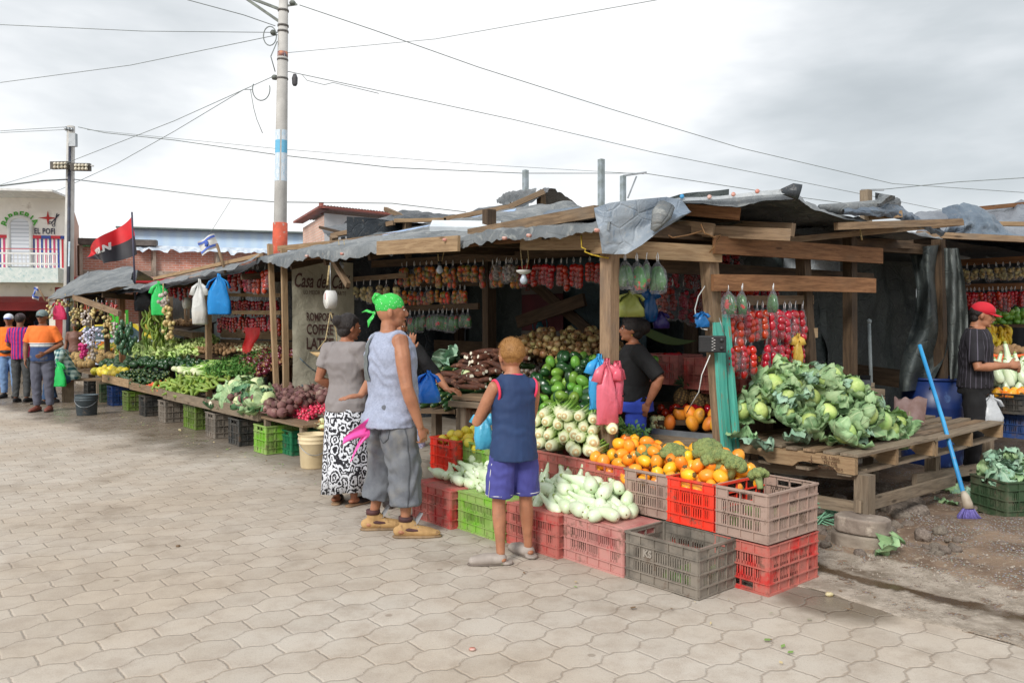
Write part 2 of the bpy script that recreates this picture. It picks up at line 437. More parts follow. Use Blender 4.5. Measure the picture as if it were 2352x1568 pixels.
def paving():
 t=NT('paving');p=t.pos()
 def dot(v):
  x=t.t.nodes.new('ShaderNodeVectorMath');x.operation='DOT_PRODUCT';t.put(x.inputs[0],p);x.inputs[1].default_value=v;return x.outputs['Value']
 w1=t.math('MULTIPLY',t.math('SUBTRACT',t.noise(p,9,3),.5),.022);w2=t.math('MULTIPLY',t.math('SUBTRACT',t.noise(p,30,3),.5),.012)
 u=t.math('ADD',dot(U),t.math('ADD',w1,w2));n=t.math('ADD',dot(N),t.math('SUBTRACT',w1,w2))
 RP,CPW,A=.188,.25,.019
 k=t.math('FLOOR',t.math('ADD',t.math('DIVIDE',u,RP),.5))
 sg=t.math('SUBTRACT',1,t.math('MULTIPLY',t.math('FLOORED_MODULO',k,2),2))
 c=t.math('MULTIPLY',t.math('COSINE',t.math('MULTIPLY',n,2*PI/CPW)),1.5)
 c=t.math('MAXIMUM',t.math('MINIMUM',c,1),-1)
 b=t.math('ADD',t.math('MULTIPLY',k,RP),t.math('MULTIPLY',t.math('MULTIPLY',c,sg),A))
 df=t.math('SUBTRACT',u,b);d1=t.math('ABSOLUTE',df)
 row=t.math('SUBTRACT',k,t.math('LESS_THAN',df,0))
 off=t.math('MULTIPLY',t.math('SUBTRACT',1,t.math('FLOORED_MODULO',t.math('ADD',row,1),2)),.5)
 q=t.math('ADD',t.math('DIVIDE',n,CPW),t.math('ADD',off,0.0))
 cell=t.math('FLOOR',q);d2=t.math('MULTIPLY',t.math('MINIMUM',t.math('FRACT',q),t.math('SUBTRACT',1,t.math('FRACT',q))),CPW)
 d2=t.math('ADD',d2,.0016)
 d=t.math('MINIMUM',d1,d2)
 wide=t.math('MULTIPLY_ADD',t.ramp(t.noise(p,2.2,3),.4,.7),.0035,.0030)
 joint=t.math('SUBTRACT',1,t.ramp(t.math('DIVIDE',d,wide),.5,1.4))
 cid=t.n('ShaderNodeCombineXYZ',X=cell,Y=row)
 wn=t.t.nodes.new('ShaderNodeTexWhiteNoise');wn.noise_dimensions='2D';t.put(wn.inputs[0],cid.outputs[0]);rv=wn.outputs['Value']
 col=t.mix(t.ramp(t.noise(p,.55,5),.35,.65),lin((194,185,173)),lin((184,170,153)))
 col=t.mix(t.math('MULTIPLY',t.ramp(t.noise(p,5,6,.7),.4,.7),.6),col,lin((164,149,134)))
 col=t.mix(t.math('MULTIPLY',t.ramp(t.noise(p,120,3,.7),.5,.75),.35),col,lin((205,200,192)))
 col=t.mix(t.math('MULTIPLY',t.ramp(t.noise(p,160,2,.6),.56,.72),.45),col,lin((120,110,100)))
 col=t.val(col,t.math('MULTIPLY_ADD',rv,.10,.89))
 st=t.math('MULTIPLY',t.ramp(t.noise(p,1.35,5,.7),.52,.72),.5)
 col=t.mix(st,col,lin((128,112,96)))
 sp_=t.vor(p,3.1);col=t.mix(t.math('MULTIPLY',t.ramp(sp_,.075,.045),.5),col,lin((116,100,86)))
 sand=t.math('MULTIPLY',t.ramp(t.noise(p,1.1,4),.45,.7),.8)
 jc=t.mix(sand,lin((112,95,80)),lin((158,136,112)))
 col=t.mix(t.math('MULTIPLY',joint,.42),col,jc)
 wn2=t.math('MULTIPLY',t.math('SUBTRACT',t.noise(p,.9,5,.6),.5),1.7)
 nn=dot(N);uu=dot(U)
 edge=t.math('ADD',t.math('MULTIPLY',t.math('SUBTRACT',uu,9),.13),t.math('SUBTRACT',nn,2.75))
 m1=t.math('MULTIPLY',t.ramp(t.math('ADD',edge,wn2),-.1,.55),t.ramp(t.math('ADD',uu,wn2),8.2,9.6))
 def blob(c,r):
  x=t.t.nodes.new('ShaderNodeVectorMath');x.operation='DISTANCE';t.put(x.inputs[0],p);x.inputs[1].default_value=c
  return t.ramp(t.math('ADD',x.outputs['Value'],t.math('MULTIPLY',wn2,.35)),r,r*.6)
 m2=t.math('MAXIMUM',blob(UN(2.15,4.1),.42),blob(UN(2.6,4.4),.35))
 m2=t.math('MAXIMUM',m2,t.math('MULTIPLY',t.ramp(t.math('ADD',nn,t.math('MULTIPLY',wn2,.3)),3.2,3.5),t.math('MULTIPLY',t.ramp(uu,3.2,4.0),.6)))
 wet=t.math('MAXIMUM',m1,m2,clamp=True)
 dark=t.val(col,.47,.497,1.25)
 col=t.mix(wet,col,dark)
 rough=t.math('SUBTRACT',.85,t.math('MULTIPLY',wet,t.math('MULTIPLY_ADD',t.ramp(t.noise(p,6,3),.4,.6),.25,.33)))
 h=t.math('SUBTRACT',t.math('ADD',t.math('MULTIPLY',t.noise(p,60,5,.7),.25),t.math('MULTIPLY',rv,.12)),t.math('MULTIPLY',t.math('SUBTRACT',1,t.ramp(d,.001,.012)),.9))
 t.bsdf(col,rough,t.bump(h,.55,.01),.35)
 return t.m
m=MB();m.grid(lambda a,b:Vector((-400+800*a,-200+900*b,0)),8,8,su=1,sv=1)
m.build('paved_ground',paving(),kind='structure',loc=(0,0,0))
def dirt_mat():
 t=NT('dirt');p=t.pos()
 def dot(v):
  x=t.t.nodes.new('ShaderNodeVectorMath');x.operation='DOT_PRODUCT';t.put(x.inputs[0],p);x.inputs[1].default_value=v;return x.outputs['Value']
 w=t.math('MULTIPLY',t.math('SUBTRACT',t.noise(p,3.5,5,.65),.5),.38);n=t.math('ADD',dot(N),w)
 dirt=t.mix(t.ramp(t.noise(p,2.2,6,.65),.38,.62),lin((146,124,104)),lin((112,92,76)))
 dirt=t.mix(t.ramp(t.noise(p,22,4,.7),.55,.7),dirt,lin((166,152,134)))
 gr=t.vor(p,60,'F1','Distance');grc=t.vor(p,60,'F1','Color')
 gc=t.mix(.75,lin((150,140,128)),grc);gc=t.val(gc,.55,.5,.25)
 gm=t.math('MULTIPLY',t.ramp(gr,.42,.3),t.ramp(t.noise(p,3,4),.4,.55))
 dirt=t.mix(gm,dirt,gc)
 conc=t.mix(t.ramp(t.noise(p,7,6,.7),.4,.6),lin((176,164,150)),lin((150,138,124)))
 cm=t.math('MULTIPLY',t.ramp(n,5.0,4.92),t.ramp(t.noise(p,6,5,.7),.62,.55))
 col=t.mix(cm,dirt,conc)
 g=t.math('ABSOLUTE',t.math('SUBTRACT',n,4.52));wm=t.ramp(g,.10,.03)
 g2=t.math('MULTIPLY',t.ramp(t.noise(p,2.0,4,.6),.5,.62),t.ramp(n,4.9,4.7));wm=t.math('MAXIMUM',wm,t.math('MULTIPLY',g2,.8))
 wm=t.math('MULTIPLY',wm,t.ramp(t.noise(p,1.7,3),.3,.45))
 col=t.mix(wm,col,lin((84,68,52)))
 rough=t.math('SUBTRACT',.9,t.math('MULTIPLY',wm,.68))
 h=t.math('MULTIPLY',t.math('ADD',t.noise(p,30,6,.7),t.math('MULTIPLY',gm,.6)),t.math('SUBTRACT',1,wm))
 t.bsdf(col,rough,t.bump(h,.8,.015),.4);return t.m
DIRT=dirt_mat()
m=MB()
def gz(u,n):
 z=.006
 if n>4.75:z+=min(1,(n-4.75)/.5)*(.035+.05*fbm((u*1.7,n*1.7,0))+.02*fbm((u*7,n*7,3)))
 return max(z,.006)
def dg(a,b):
 u=3.93-12*a;n=4.12+16*b**1.5
 if b==0:n+=.10*fbm((u*2.5,0,0))
 return UN(u,n,gz(u,n)-(.009 if b==0 else 0))
m.grid(dg,110,90)
m.build('dirt_ground',DIRT,kind='structure',loc=(0,0,0))
m=MB()
m.beam(UN(3.95,8.2,.07),UN(26,8.2,.07),7.6,.15)
m.build('pavement',CONC,kind='structure')
m=MB()
for k in range(12):m.beam(UN(3.95+k*1.5,4.34,.066),UN(3.95+k*1.5+1.485,4.34,.066),.12,.142+.004*(k%2),jit=.004)
m.build('kerb',CONC,kind='structure')
m=MB();m.grid(lambda a,b:UN(26*a-2,8+14*b,.001+.003),4,4)
def WG(px,Y):q=W(px,740,Y);return V(q.x,q.y,0)
def brick(name='brick',c=(206,134,112),c2=(186,124,106),mortar=(200,192,184),sx=.24,sy=.08):
 t=NT(name);vec=t.coord('UV')
 b=t.t.nodes.new('ShaderNodeTexBrick');t.put(b.inputs['Vector'],vec);b.inputs['Color1'].default_value=lin(c);b.inputs['Color2'].default_value=lin(c2);b.inputs['Mortar'].default_value=lin(mortar)
 b.inputs['Scale'].default_value=1;b.inputs['Brick Width'].default_value=sx;b.inputs['Row Height'].default_value=sy;b.inputs['Mortar Size'].default_value=.011;b.inputs['Mortar Smooth'].default_value=.3
 col=t.mix(t.math('MULTIPLY',t.ramp(t.noise(vec,1.3,5,.6),.4,.7),.6),b.outputs[0],lin((180,152,140)))
 col=t.mix(t.math('MULTIPLY',t.ramp(t.noise(vec,5,5,.6),.5,.7),.4),col,lin((180,150,135)))
 t.bsdf(col,.9,t.bump(b.outputs['Fac'],-.4,.01));return t.m
BRICK=brick()
BRICKL=brick('brick_light',(226,180,160),(214,170,150),(214,208,200))
PLASTER=mt('plaster',(250,246,240),(232,228,222),1.5,.8,.2,20,c3=(180,172,162),s3=2.5,t3=(.6,.8))
def wallq(m,a,b,z0,z1,mi=0):
 0
 a,b=Vector(a),Vector(b);L=(b-a).length
 m.add([V(a.x,a.y,z0),V(b.x,b.y,z0),V(b.x,b.y,z1),V(a.x,a.y,z1)],[(0,1,2,3)],mi,False,[[(0,z0),(L,z0),(L,z1),(0,z1)]])
A1=WG(166,24.0);fd=V(math.cos(math.radians(10)),math.sin(math.radians(10)),0);A0=A1-fd*9
bk=WG(184,30.0)
bs=thing('shop_building','white two-storey barber shop with red and blue striped balcony above a red shutter','building',(A1.x,A1.y,0))
def zf(py,px=80):return W(px,py,(A1-fd*(166-px)*.0135).y).z
def fx(px):
 r=ray(px,740);nn=V(fd.y,-fd.x,0);t=(A1-O).dot(nn)/r.dot(nn);q=O+r*t;return V(q.x,q.y,0)
bf=-V(-fd.y,fd.x,0)
m=MB()
Zt=5.2;Zb=3.15
m2=MB()
wallq(m,A0,A1,Zb,Zt);wallq(m,A0-bf*.0,A1,2.55,Zb)
wallq(m,fx(113),fx(127),0,2.55);wallq(m,A0,fx(-60),0,2.55);wallq(m,fx(-60),fx(113),2.1,2.55)
m.build('wall',PLASTER,bs)
m=MB();wallq(m,A1+fd*.02,bk,0,5.1);m.build('side_wall',mt('pink_plaster',(206,168,148),(180,140,122),2,.85,.3,c3=(160,110,95),s3=6),bs)
m=MB();wallq(m,fx(127),A1,0,2.55);m.build('painted_pier',mt('red_paint',(168,40,44),(140,30,36),3,.6),bs)
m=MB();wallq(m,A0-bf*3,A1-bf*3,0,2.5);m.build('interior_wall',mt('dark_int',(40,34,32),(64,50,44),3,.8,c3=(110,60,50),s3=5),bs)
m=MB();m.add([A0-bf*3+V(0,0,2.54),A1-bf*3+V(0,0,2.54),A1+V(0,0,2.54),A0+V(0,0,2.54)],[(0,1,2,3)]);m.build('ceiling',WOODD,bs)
m=MB()
for k in range(14):m.beam(fx(-60)+bf*.05+V(0,0,1.86+k*.03),fx(113)+bf*.05+V(0,0,1.86+k*.03),.03,.022)
m.build('shutter',mt('red_shutter',(170,44,44),(140,34,36),2,.5),bs)
m=MB();m.beam(A0+bf*.55+V(0,0,Zb-.3),A1+bf*.55+V(0,0,Zb-.3),1.0,.42)
bal=m.build('balcony',mt('tile_white',(214,220,216),(190,204,200),8,.4,c3=(150,180,185),s3=14),bs)
cols={'b':mt('stripe_blue',(40,60,140),(50,74,150),3,.6),'r':mt('stripe_red',(196,40,56),(180,36,50),3,.6),'p':mt('stripe_pink',(206,70,120),(190,60,110),3,.6),'w':WHITEP}
def stripes(x0,x1,seq):
 for i,c in enumerate(seq):
  a=x0+(x1-x0)*i/len(seq);b=x0+(x1-x0)*(i+1)/len(seq)
  if c=='w':continue
  mm=MB();wallq(mm,fx(a)+bf*.012,fx(b)+bf*.012,Zb-.02,zf(548));mm.build('painted_stripe',cols[c],bs)
stripes(-60,25,'bwpwbwrwbwpwbwpwb');stripes(78,158,'bwpwbwpwbwpwbwrwb')
for a,b in((-4,25),(78,98),(99,120),(121,142),(143,157)):
 mm=MB();mm.beam(fx(a)+bf*.03+V(0,0,zf(544)),fx(b)+bf*.03+V(0,0,zf(544)),.03,.09);mm.build('painted_trim',cols['r']if a in(-4,78,121)else cols['b'],bs)
mm=MB()
for z in(zf(588),Zb+.03):mm.beam(fx(-60)+bf*.95+V(0,0,z),fx(163)+bf*.95+V(0,0,z),.04,.05)
for px in range(-60,164,9):mm.beam(fx(px)+bf*.95+V(0,0,Zb-.05),fx(px)+bf*.95+V(0,0,zf(588)),.02,.02)
mm.build('railing',WHITEP,bs)
mm=MB();mm.beam(fx(-60)+bf*.95+V(0,0,zf(578)),fx(163)+bf*.95+V(0,0,zf(578)),.02,.02);mm.build('rail_cord',cols['r'],bs)
arch=[]
dc=fx(50);dr=(fx(74)-fx(27)).length/2
for k in range(13):
 q=PI*k/12;arch.append((dr*math.cos(q),zf(502)-dr*.75+dr*.75*math.sin(q)-Zb))
arch=[(-dr,-.35)][:0]+[(dr,0)]+arch+[(-dr,0)]
mm=MB();Mx=plane_M(fx(50)+bf*.012+V(0,0,Zb),fd);mm.prism(arch,Mx,.03);
dm=NT('roller');vec=dm.coord('UV');sx=dm.n('ShaderNodeSeparateXYZ',Vector=vec)
dcol=dm.mix(dm.ramp(dm.math('ABSOLUTE',dm.math('SUBTRACT',dm.math('FRACT',dm.math('MULTIPLY',sx.outputs[1],9)),.5)),.3,.5),lin((214,218,226)),lin((160,166,178)));dm.bsdf(dcol,.5)
mm.build('roller_door',dm.m,bs)
mm=MB();pts=[fx(50)+bf*.03+fd*(x*1.07)+V(0,0,Zb+z*1.03)for x,z in arch];mm.tube(pts,.06,6);mm.build('door_arch',WHITEP,bs)
mm=MB();mm.beam(A0+bf*.6+V(0,0,Zt+.02),A1+bf*.6+V(0,0,Zt+.02),1.6,.06);mm.build('roof',mt('zinc',(226,226,222),(200,200,198),6,.5),bs)
GREEN=mt('letter_green',(84,176,60),(70,160,50),5,.6);REDL=mt('letter_red',(190,40,40),(170,30,30),5,.6);NAVY=mt('letter_navy',(44,48,70),(54,58,80),5,.6)
cc=fx(51)+V(0,0,zf(530))
word='BARBERIA';
for i,ch in enumerate(word):
 q=math.radians(155-i*17.2);rr=.49
 Mt=plane_M(cc+fd*math.cos(q)*rr*.95+V(0,0,math.sin(q)*rr*.95)+bf*.02,fd)@Matrix.Rotation(q-PI/2,4,'Z')
 text_mesh(ch,.25,Mt,GREEN,bs,'letter',bold=.008)
text_mesh('EL POFI',.235,plane_M(fx(106)+bf*.02+V(0,0,zf(531)),fd),NAVY,bs,width=.68,bold=.006,spacing=1.1)
text_mesh('"EL CHELE"',.2,plane_M(fx(58)+bf*.02+V(0,0,zf(638)),fd),REDL,bs,shear=.3,bold=.006)
mm=MB()
for k in range(22):
 if k in(11,12,14):continue
 mm.box(fx(14+k*3.7)+bf*.02+V(0,0,zf(630.5)),(.035,.004,.035+.02*(k%3)),.17)
mm.build('faded_lettering',REDL,bs)
Ms=plane_M(fx(114)+bf*.02+V(0,0,zf(500)),fd)
mm=MB()
for k in range(4):
 q=PI/2*k;r1=.22 if k%2 else.27
 mm.prism([(math.cos(q)*r1,math.sin(q)*r1),(.05*math.cos(q+.8),.05*math.sin(q+.8)),(0,0),(.05*math.cos(q-.8),.05*math.sin(q-.8))],Ms,.004)
mm.build('star_emblem',REDL,bs)
mm=MB()
Ms=plane_M(fx(130)+bf*.02+V(0,0,zf(504)),fd)@Matrix.Scale(.75,4)
for a,b in(((-.14,-.14),(.16,.22)),((-.02,-.18),(.08,.26))):mm.tube([Ms@V(a[0],a[1],.005),Ms@V(b[0],b[1],.005)],.014,5)
for c in((-.17,-.12),(-.05,-.22)):mm.tube([Ms@V(c[0]+.05*math.cos(q),c[1]+.05*math.sin(q),.005)for q in[PI*2*j/10 for j in range(11)]],.01,4)
mm.build('scissors_emblem',NAVY,bs)
SH=thing('shop_shelf','dark shelf of goods inside the store under the shutter','shelf',fx(40)-bf*2)
mm=MB()
for z in(.3,.8,1.3,1.75):mm.beam(fx(0)-bf*2.5+V(0,0,z),fx(100)-bf*2.5+V(0,0,z),.4,.03)
mm.build('shelf_board',WOODD,SH)
mm=MB()
for z in(.315,.815,1.315):
 for k in range(26):
  if R.random()<.75:mm.box(fx(2+k*3.8)-bf*2.4+V(0,0,z+.12),(.11,.1,R.uniform(.14,.3)),R.random(),mi=R.randrange(4))
mm.build('packets',[mt('pk1',(150,60,50)),mt('pk2',(60,80,110)),mt('pk3',(170,150,110)),mt('pk4',(70,90,60))],SH)
B0=WG(186,27);B1=WG(700,29);bd=(B1-B0).normalized();bo=V(bd.y,-bd.x,0)
bb=thing('brick_building','long red brick wall with grey concrete pillars behind the left stalls','building',(B0.x,B0.y,0))
mm=MB();wallq(mm,B0,B1,0,4.05);mm.build('wall',BRICK,bb)
mm=MB()
for f_ in(.0,.31,.59,.82,1):mm.beam(B0.lerp(B1,f_)+bo*.02+V(0,0,0),B0.lerp(B1,f_)+bo*.02+V(0,0,4.1),.35,.1)
mm.beam(B0+bo*.03+V(0,0,3.15),B1+bo*.03+V(0,0,3.15),.1,.22);mm.build('pillar',CONC,bb)
mm=MB();mm.beam(B0+bo*.1+V(0,0,4.22),B0.lerp(B1,.33)+bo*.1+V(0,0,4.22),.4,.2);mm.build('parapet',mt('dark_parapet',(110,104,100),(80,76,74),3,.8),bb)
mm=MB()
def tf(a,b):
 p=B0.lerp(B1,.22+.8*a)+bo*(.1+.3*b+.08*fbm((a*30,b*3,1)));z=4.14-.2*b*(1+.8*fbm((a*24,0,5)));return V(p.x,p.y,z)
mm.grid(tf,60,5);mm.build('parapet_sheet',mt('sheet_pale',(206,214,222),(170,184,200),4,.3,.5,12),bb)
mm=MB();mm.beam(B0+bo*.9+V(0,0,2.95),B0+bd*4+bo*.9+V(0,0,2.95),1.8,.05);mm.build('awning',mt('pink_zinc',(206,166,160),(170,120,114),4,.6),bb)
mm=MB();mm.beam(B0+bo*1.8+V(0,0,2.85),B0+bd*3+bo*1.8+V(0,0,2.85),.08,.14);mm.build('awning_beam',cols['r'],bb)
def corr(name,c,c2,fr=5):
 t=NT(name);vec=t.coord('UV');sx=t.n('ShaderNodeSeparateXYZ',Vector=vec);s_=t.math('SINE',t.math('MULTIPLY',sx.outputs[0],fr*6.28))
 t.bsdf(t.mix(t.ramp(s_,-1,1),lin(c),lin(c2)),.5,t.bump(s_,.15,.01));return t.m
bl=thing('blue_warehouse','light blue corrugated metal warehouse rising behind the brick wall','building',B0-bo*3)
mm=MB();wallq(mm,B0-bo*3+bd*.6,B1-bo*3+bd*3,2,5.02);mm.build('wall',corr('blue_metal',(206,232,255),(196,225,255),2.2),bl)
mm=MB();mm.beam(B0-bo*2.9+bd*.6+V(0,0,5.05),B1-bo*2.9+bd*3+V(0,0,5.05),.4,.06);mm.build('roof',mt('roof_edge',(110,120,118),(90,100,98)),bl)
H0=WG(697,25);H1=WG(746,22);H2=WG(960,24)
hh=thing('grey_house','unfinished grey and brick house with red roof edge behind the stall roofs','house',(H1.x,H1.y,0))
mm=MB();wallq(mm,H0,H1,0,4.45);mm.build('wall',BRICKL,hh)
mm=MB();wallq(mm,H1,H2,0,4.5);mm.build('wall',mt('cement_render',(206,208,212),(188,190,194),2,.9,.3),hh)
mm=MB();mm.beam(H0+V(-.15,0,4.62),H1+V(.05,-.25,4.62),.3,.06);mm.beam(H1+V(0,-.25,4.62),H2+V(0,-.25,4.62),.3,.06);mm.build('roof_fascia',mt('red_steel',(150,84,72),(124,70,62),4,.6),hh)
mm=MB();mm.grid(lambda a,b:H0.lerp(H1,a).lerp(H2+(H0-H1)*(1-a),b)+V(0,0,4.72+.012*math.sin(b*200)),4,120);mm.build('roof',mt('rust_zinc',(140,124,116),(116,100,92),3,.7),hh)
mm=MB();mm.tube([W(737,492,23),W(738,466,23)],.07,8);mm.build('vent_pipe',mt('red_steel',(170,60,50)),hh)
ww=thing('wheel','black spoked wheel leaning on the grey house wall above the roofs','wheel',W(819,535,21.5))
mm=MB();c=W(819,540,21.5)
ex=(H2-H1).normalized()
mm.tube([c+ex*.42*math.cos(q)+V(0,0,.42*math.sin(q))for q in[2*PI*k/24 for k in range(25)]],.06,8);mm.build('tyre',BLACKP,ww)
mm=MB();
for k in range(5):mm.beam(c,c+ex*.38*math.cos(k*1.257)+V(0,0,.38*math.sin(k*1.257)),.05,.05)
mm.build('rim',METAL,ww)
FOL=mt('far_foliage',(62,92,52),(40,64,38),8,.8)
mm=MB();c0=W(212,548,45)
for k in range(420):
 a=R.gauss(0,1);p=c0+V(a*1.2,R.gauss(0,.6),-abs(R.gauss(0,.35))-.2);q=R.uniform(0,6);s_=R.uniform(.12,.26)
 d1=V(math.cos(q),0,math.sin(q))*s_;d2=V(-math.sin(q),.4,math.cos(q))*s_*.35
 mm.add([p-d1,p-d2,p+d1,p+d2],[(0,1,2,3)],0,False)
tr=thing('palm_tree','tip of a distant green tree just above the brick wall','tree',V(c0.x,c0.y,0));mm.build('crown',FOL,tr)
mm=MB();mm.tube([V(c0.x,c0.y,0),c0],[.2,.1],8);mm.build('trunk',WOODD,tr)
CPOLE=mt('concrete_pole',(196,194,190),(178,176,172),3,.85,.3,30)
pb=W(643,566,16.0);pt=W(652,-60,16.0);pbz=pb-(pt-pb).normalized()*(pb.z/((pt-pb).normalized().z))
pole=thing('utility_pole','tall concrete utility pole with orange base and blue posters','pole',pbz)
pd_=(pt-pbz).normalized()
def pole_at(py,rr=0):
 r=ray(648,py);t=(16/r.y);z=(O+r*t).z;return pbz+pd_*((z-pbz.z)/pd_.z)
mm=MB();mm.tube([pbz,pole_at(300),pt],[.15,.115,.085],20);mm.build('shaft',CPOLE,pole)
mm=MB();mm.tube([pole_at(640),pole_at(512)],[.152,.143],20);mm.build('orange_band',mt('orange_paint',(206,92,66),(180,84,62),6,.8,c3=(168,150,140),s3=14,t3=(.58,.68)),pole)
pm=NT('poster_paper');vec=pm.coord('UV');sx=pm.n('ShaderNodeSeparateXYZ',Vector=vec)
fb=pm.ramp(pm.noise(vec,9,2),.5,.52);f2=pm.math('MULTIPLY',pm.math('GREATER_THAN',sx.outputs[0],.55),pm.math('LESS_THAN',sx.outputs[0],.8))
pc=pm.mix(f2,pm.mix(pm.math('MULTIPLY',fb,.6),lin((216,224,232)),lin((168,204,228))),lin((110,184,220)))
pc=pm.mix(pm.ramp(pm.noise(pm.coord('UV',(6,1.2,1)),9,2),.66,.68),pc,lin((70,78,90)));pm.bsdf(pc,.7)
mm=MB();a,b=pole_at(417),pole_at(300)
def pw(i,j,r0):
 p=a.lerp(b,j);q=i;return p+V(math.cos(q),math.sin(q),0)*r0
for q0,q1 in((PI*1.02,PI*1.52),(PI*1.60,PI*1.97)):
 mm.grid(lambda i,j:pw(q0+(q1-q0)*j,i,.124-.005*i),12,8)
mm.build('poster',pm.m,pole)
mm=MB()
for py,r_ in((27,.1),(62,.1),(75,.1),(140,.1),(183,.105)):mm.tube([pole_at(py),pole_at(py-4)],r_+.01,16)
mm.build('pole_band',mt('band_metal',(110,108,106),(90,84,80)),pole)
mm=MB();mm.tube([pole_at(132),pole_at(120)],.102,16);mm.build('number_plate',mt('plate_blue',(60,76,110),(200,130,90),9,.6),pole)
mm=MB();mm.beam(pole_at(25),W(560,-10,16),.05,.05);mm.beam(pole_at(56),W(552,-12,16),.05,.05);mm.beam(pole_at(15),W(700,8,16).lerp(pole_at(15),.35),.03,.03)
for px,py in((672,7),(628,75),(631,178)):
 mm.tube([W(px,py+5,16),W(px,py,16),W(px,py-5,16)],[.05,.07,.04],8)
mm.build('bracket',mt('bracket_steel',(120,128,120),(96,100,96)),pole)
sh=W(677,170,15.95)
mm=MB();mm.tube([sh+V(0,0,.0),sh+V(.0,0,-.08),sh+V(0,0,-.2),sh+V(0,0,-.24)],[.03,.06,.055,.03],10,flat=(1,.5));mm.build('hanging_shoe',mt('shoe_grey',(70,70,74),(50,50,54)),label='dark grey shoe hanging on the wire right beside the tall concrete pole',cat='shoe')
p2b=W(155,850,22);p2t=W(163,290,22)
p2=thing('utility_pole','shorter grey pole with rows of round floodlights in front of the barber shop','pole',V(p2b.x,p2b.y,0))
mm=MB();mm.tube([p2b,p2t],[.14,.1],14);mm.build('shaft',CPOLE,p2)
mm=MB();mm.tube([W(157,850,21.87),W(160,330,21.87)],.035,6);mm.tube([W(153,850,21.87),W(158,400,21.87)],.03,6);mm.build('conduit',mt('conduit',(60,66,84),(50,50,60)),p2)
for px,s_ in((138,-1),(186,1)):
 mm=MB();mm.box(W(px,382+s_*2,21.75),(.5,.12,.2),s_*.1);fl=mm.build('floodlight_bar',mt('lamp_housing',(70,66,60),(90,84,76)),p2)
 mm=MB()
 for k in range(4):
  for r_ in(-1,1):mm.ball(W(px-12+k*8,382+s_*2+r_*4,21.66),.045,8,5)
 mm.build('lamp_lens',mt('lens',(214,208,190),(190,180,160),5,.2),fl)
mm=MB();mm.beam(W(118,376,21.8),W(214,381,21.8),.1,.03);mm.build('lamp_hood',WHITEP,p2)
mm=MB();mm.box(W(168,322,21.8),(.18,.12,.35));mm.build('meter_box',METAL,p2)
mm=MB();wallw=W(159,580,21.84);mm.beam(W(157,612,21.84),W(158.5,555,21.84),.24,.02);mm.build('poster',pm.m,p2)
mm=MB()
for k in range(3):mm.tube([W(150+k*7,292+k*2,21.9),W(152+k*8,300,21.9)],[.05,.03],6)
mm.build('insulator',METAL,p2)
def wire(pts,r=.012,label='',sag=0,name='power_cable',mat=None):
 P=[W(*p)for p in pts]
 if len(P)==2:
  a,b=P;P=[a.lerp(b,k/14)-V(0,0,sag*4*(k/14)*(1-k/14))for k in range(15)]
 m_=MB();m_.tube(P,r*.66,5);m_.build(name,mat or CABLE,label=label,cat='cable',group=None)
wire([(0,57,16),(330,72,16),(640,75,16)],.010,'thin cable running level to the upper left from the tall pole')
wire([(0,190,18),(300,150,17),(640,80,16)],.010,'cable falling gently left from the top insulator of the tall pole')
wire([(430,0,14),(560,35,15),(632,60,16)],.012,'dark cable coming down from the upper left corner to the pole top')
wire([(688,12,16),(860,70,17),(1100,155,18),(1400,250,20),(1700,340,22),(2050,422,24),(2360,443,26)],.014,'twisted cable crossing the whole sky to the right from the pole top')
wire([(655,122,16),(1000,90,15),(1510,0,12)],.008,'thin faint cable rising to the upper right of the tall pole')
wire([(625,177,16),(400,278,19),(100,395,22),(0,425,23)],.011,'cable sloping down left past the floodlights')
wire([(580,206,16),(560,206,16),(400,302,19),(270,375,21),(140,435,23),(70,455,24)],.011,'lower sloping cable ending at the barber shop roof')
wire([(655,163,16),(900,215,17),(1180,275,18),(1500,350,20),(1900,430,23),(2350,520,26)],.012,'long cable running down right from below the hanging shoe')
wire([(694,172,16),(705,185,16),(745,195,16),(765,190,16),(870,215,16.8)],.010,'short kinked wire right of the hanging shoe')
wire([(180,292,22),(240,305,21.5),(400,322,20),(632,355,18),(900,385,19),(1200,398,21),(1480,398,23),(1850,455,25),(2000,475,26)],.016,'thick cable from the short pole top passing behind the tall pole')
wire([(200,298,22),(640,342,20),(1100,378,22),(1480,400,24)],.009,'thin cable just above the thick one behind the tall pole')
wire([(170,412,22),(300,428,22),(500,453,20),(632,464,19),(900,467,21),(1070,487,23)],.018,'dark cable passing low behind the tall pole at the grey house')
wire([(0,427,20),(100,415,21),(160,412,22)],.03,'thick bundle of cables reaching the short pole from the left')
wire([(0,301,21),(150,292,22)],.01,'thin cable at the left edge near the short pole top');wire([(0,305,21),(150,298,22)],.01,'second thin cable at the left edge just below the short pole top')
wire([(480,540,20),(530,460,20)],.008,'thin slanting wire above the blue warehouse')
wire([(2030,435,22),(2200,418,20),(2360,408,18)],.014,'dark cable entering from the right edge above the stall roofs')
lp=[W(620+15*math.cos(q),83+22*math.sin(q),15.9)for q in[PI*2*k/16 for k in range(17)]]
m_=MB();m_.tube(lp,.011,5);m_.tube([W(600+20*math.cos(q),205+26*math.sin(q),15.9)for q in[PI*(.9+1.25*k/16)-PI for k in range(17)]],.011,5)
m_.tube([W(*p)for p in((637,95,15.9),(622,130,15.9),(632,165,15.9))],.011,5);m_.build('cable_coil',CABLE,label='loops of slack cable hanging at the left side of the tall pole',cat='cable')
wire([(575,205,15.9),(583,250,15.9),(590,275,15.9),(603,306,15.9)],.011,'loose wire end dangling left of the tall pole')
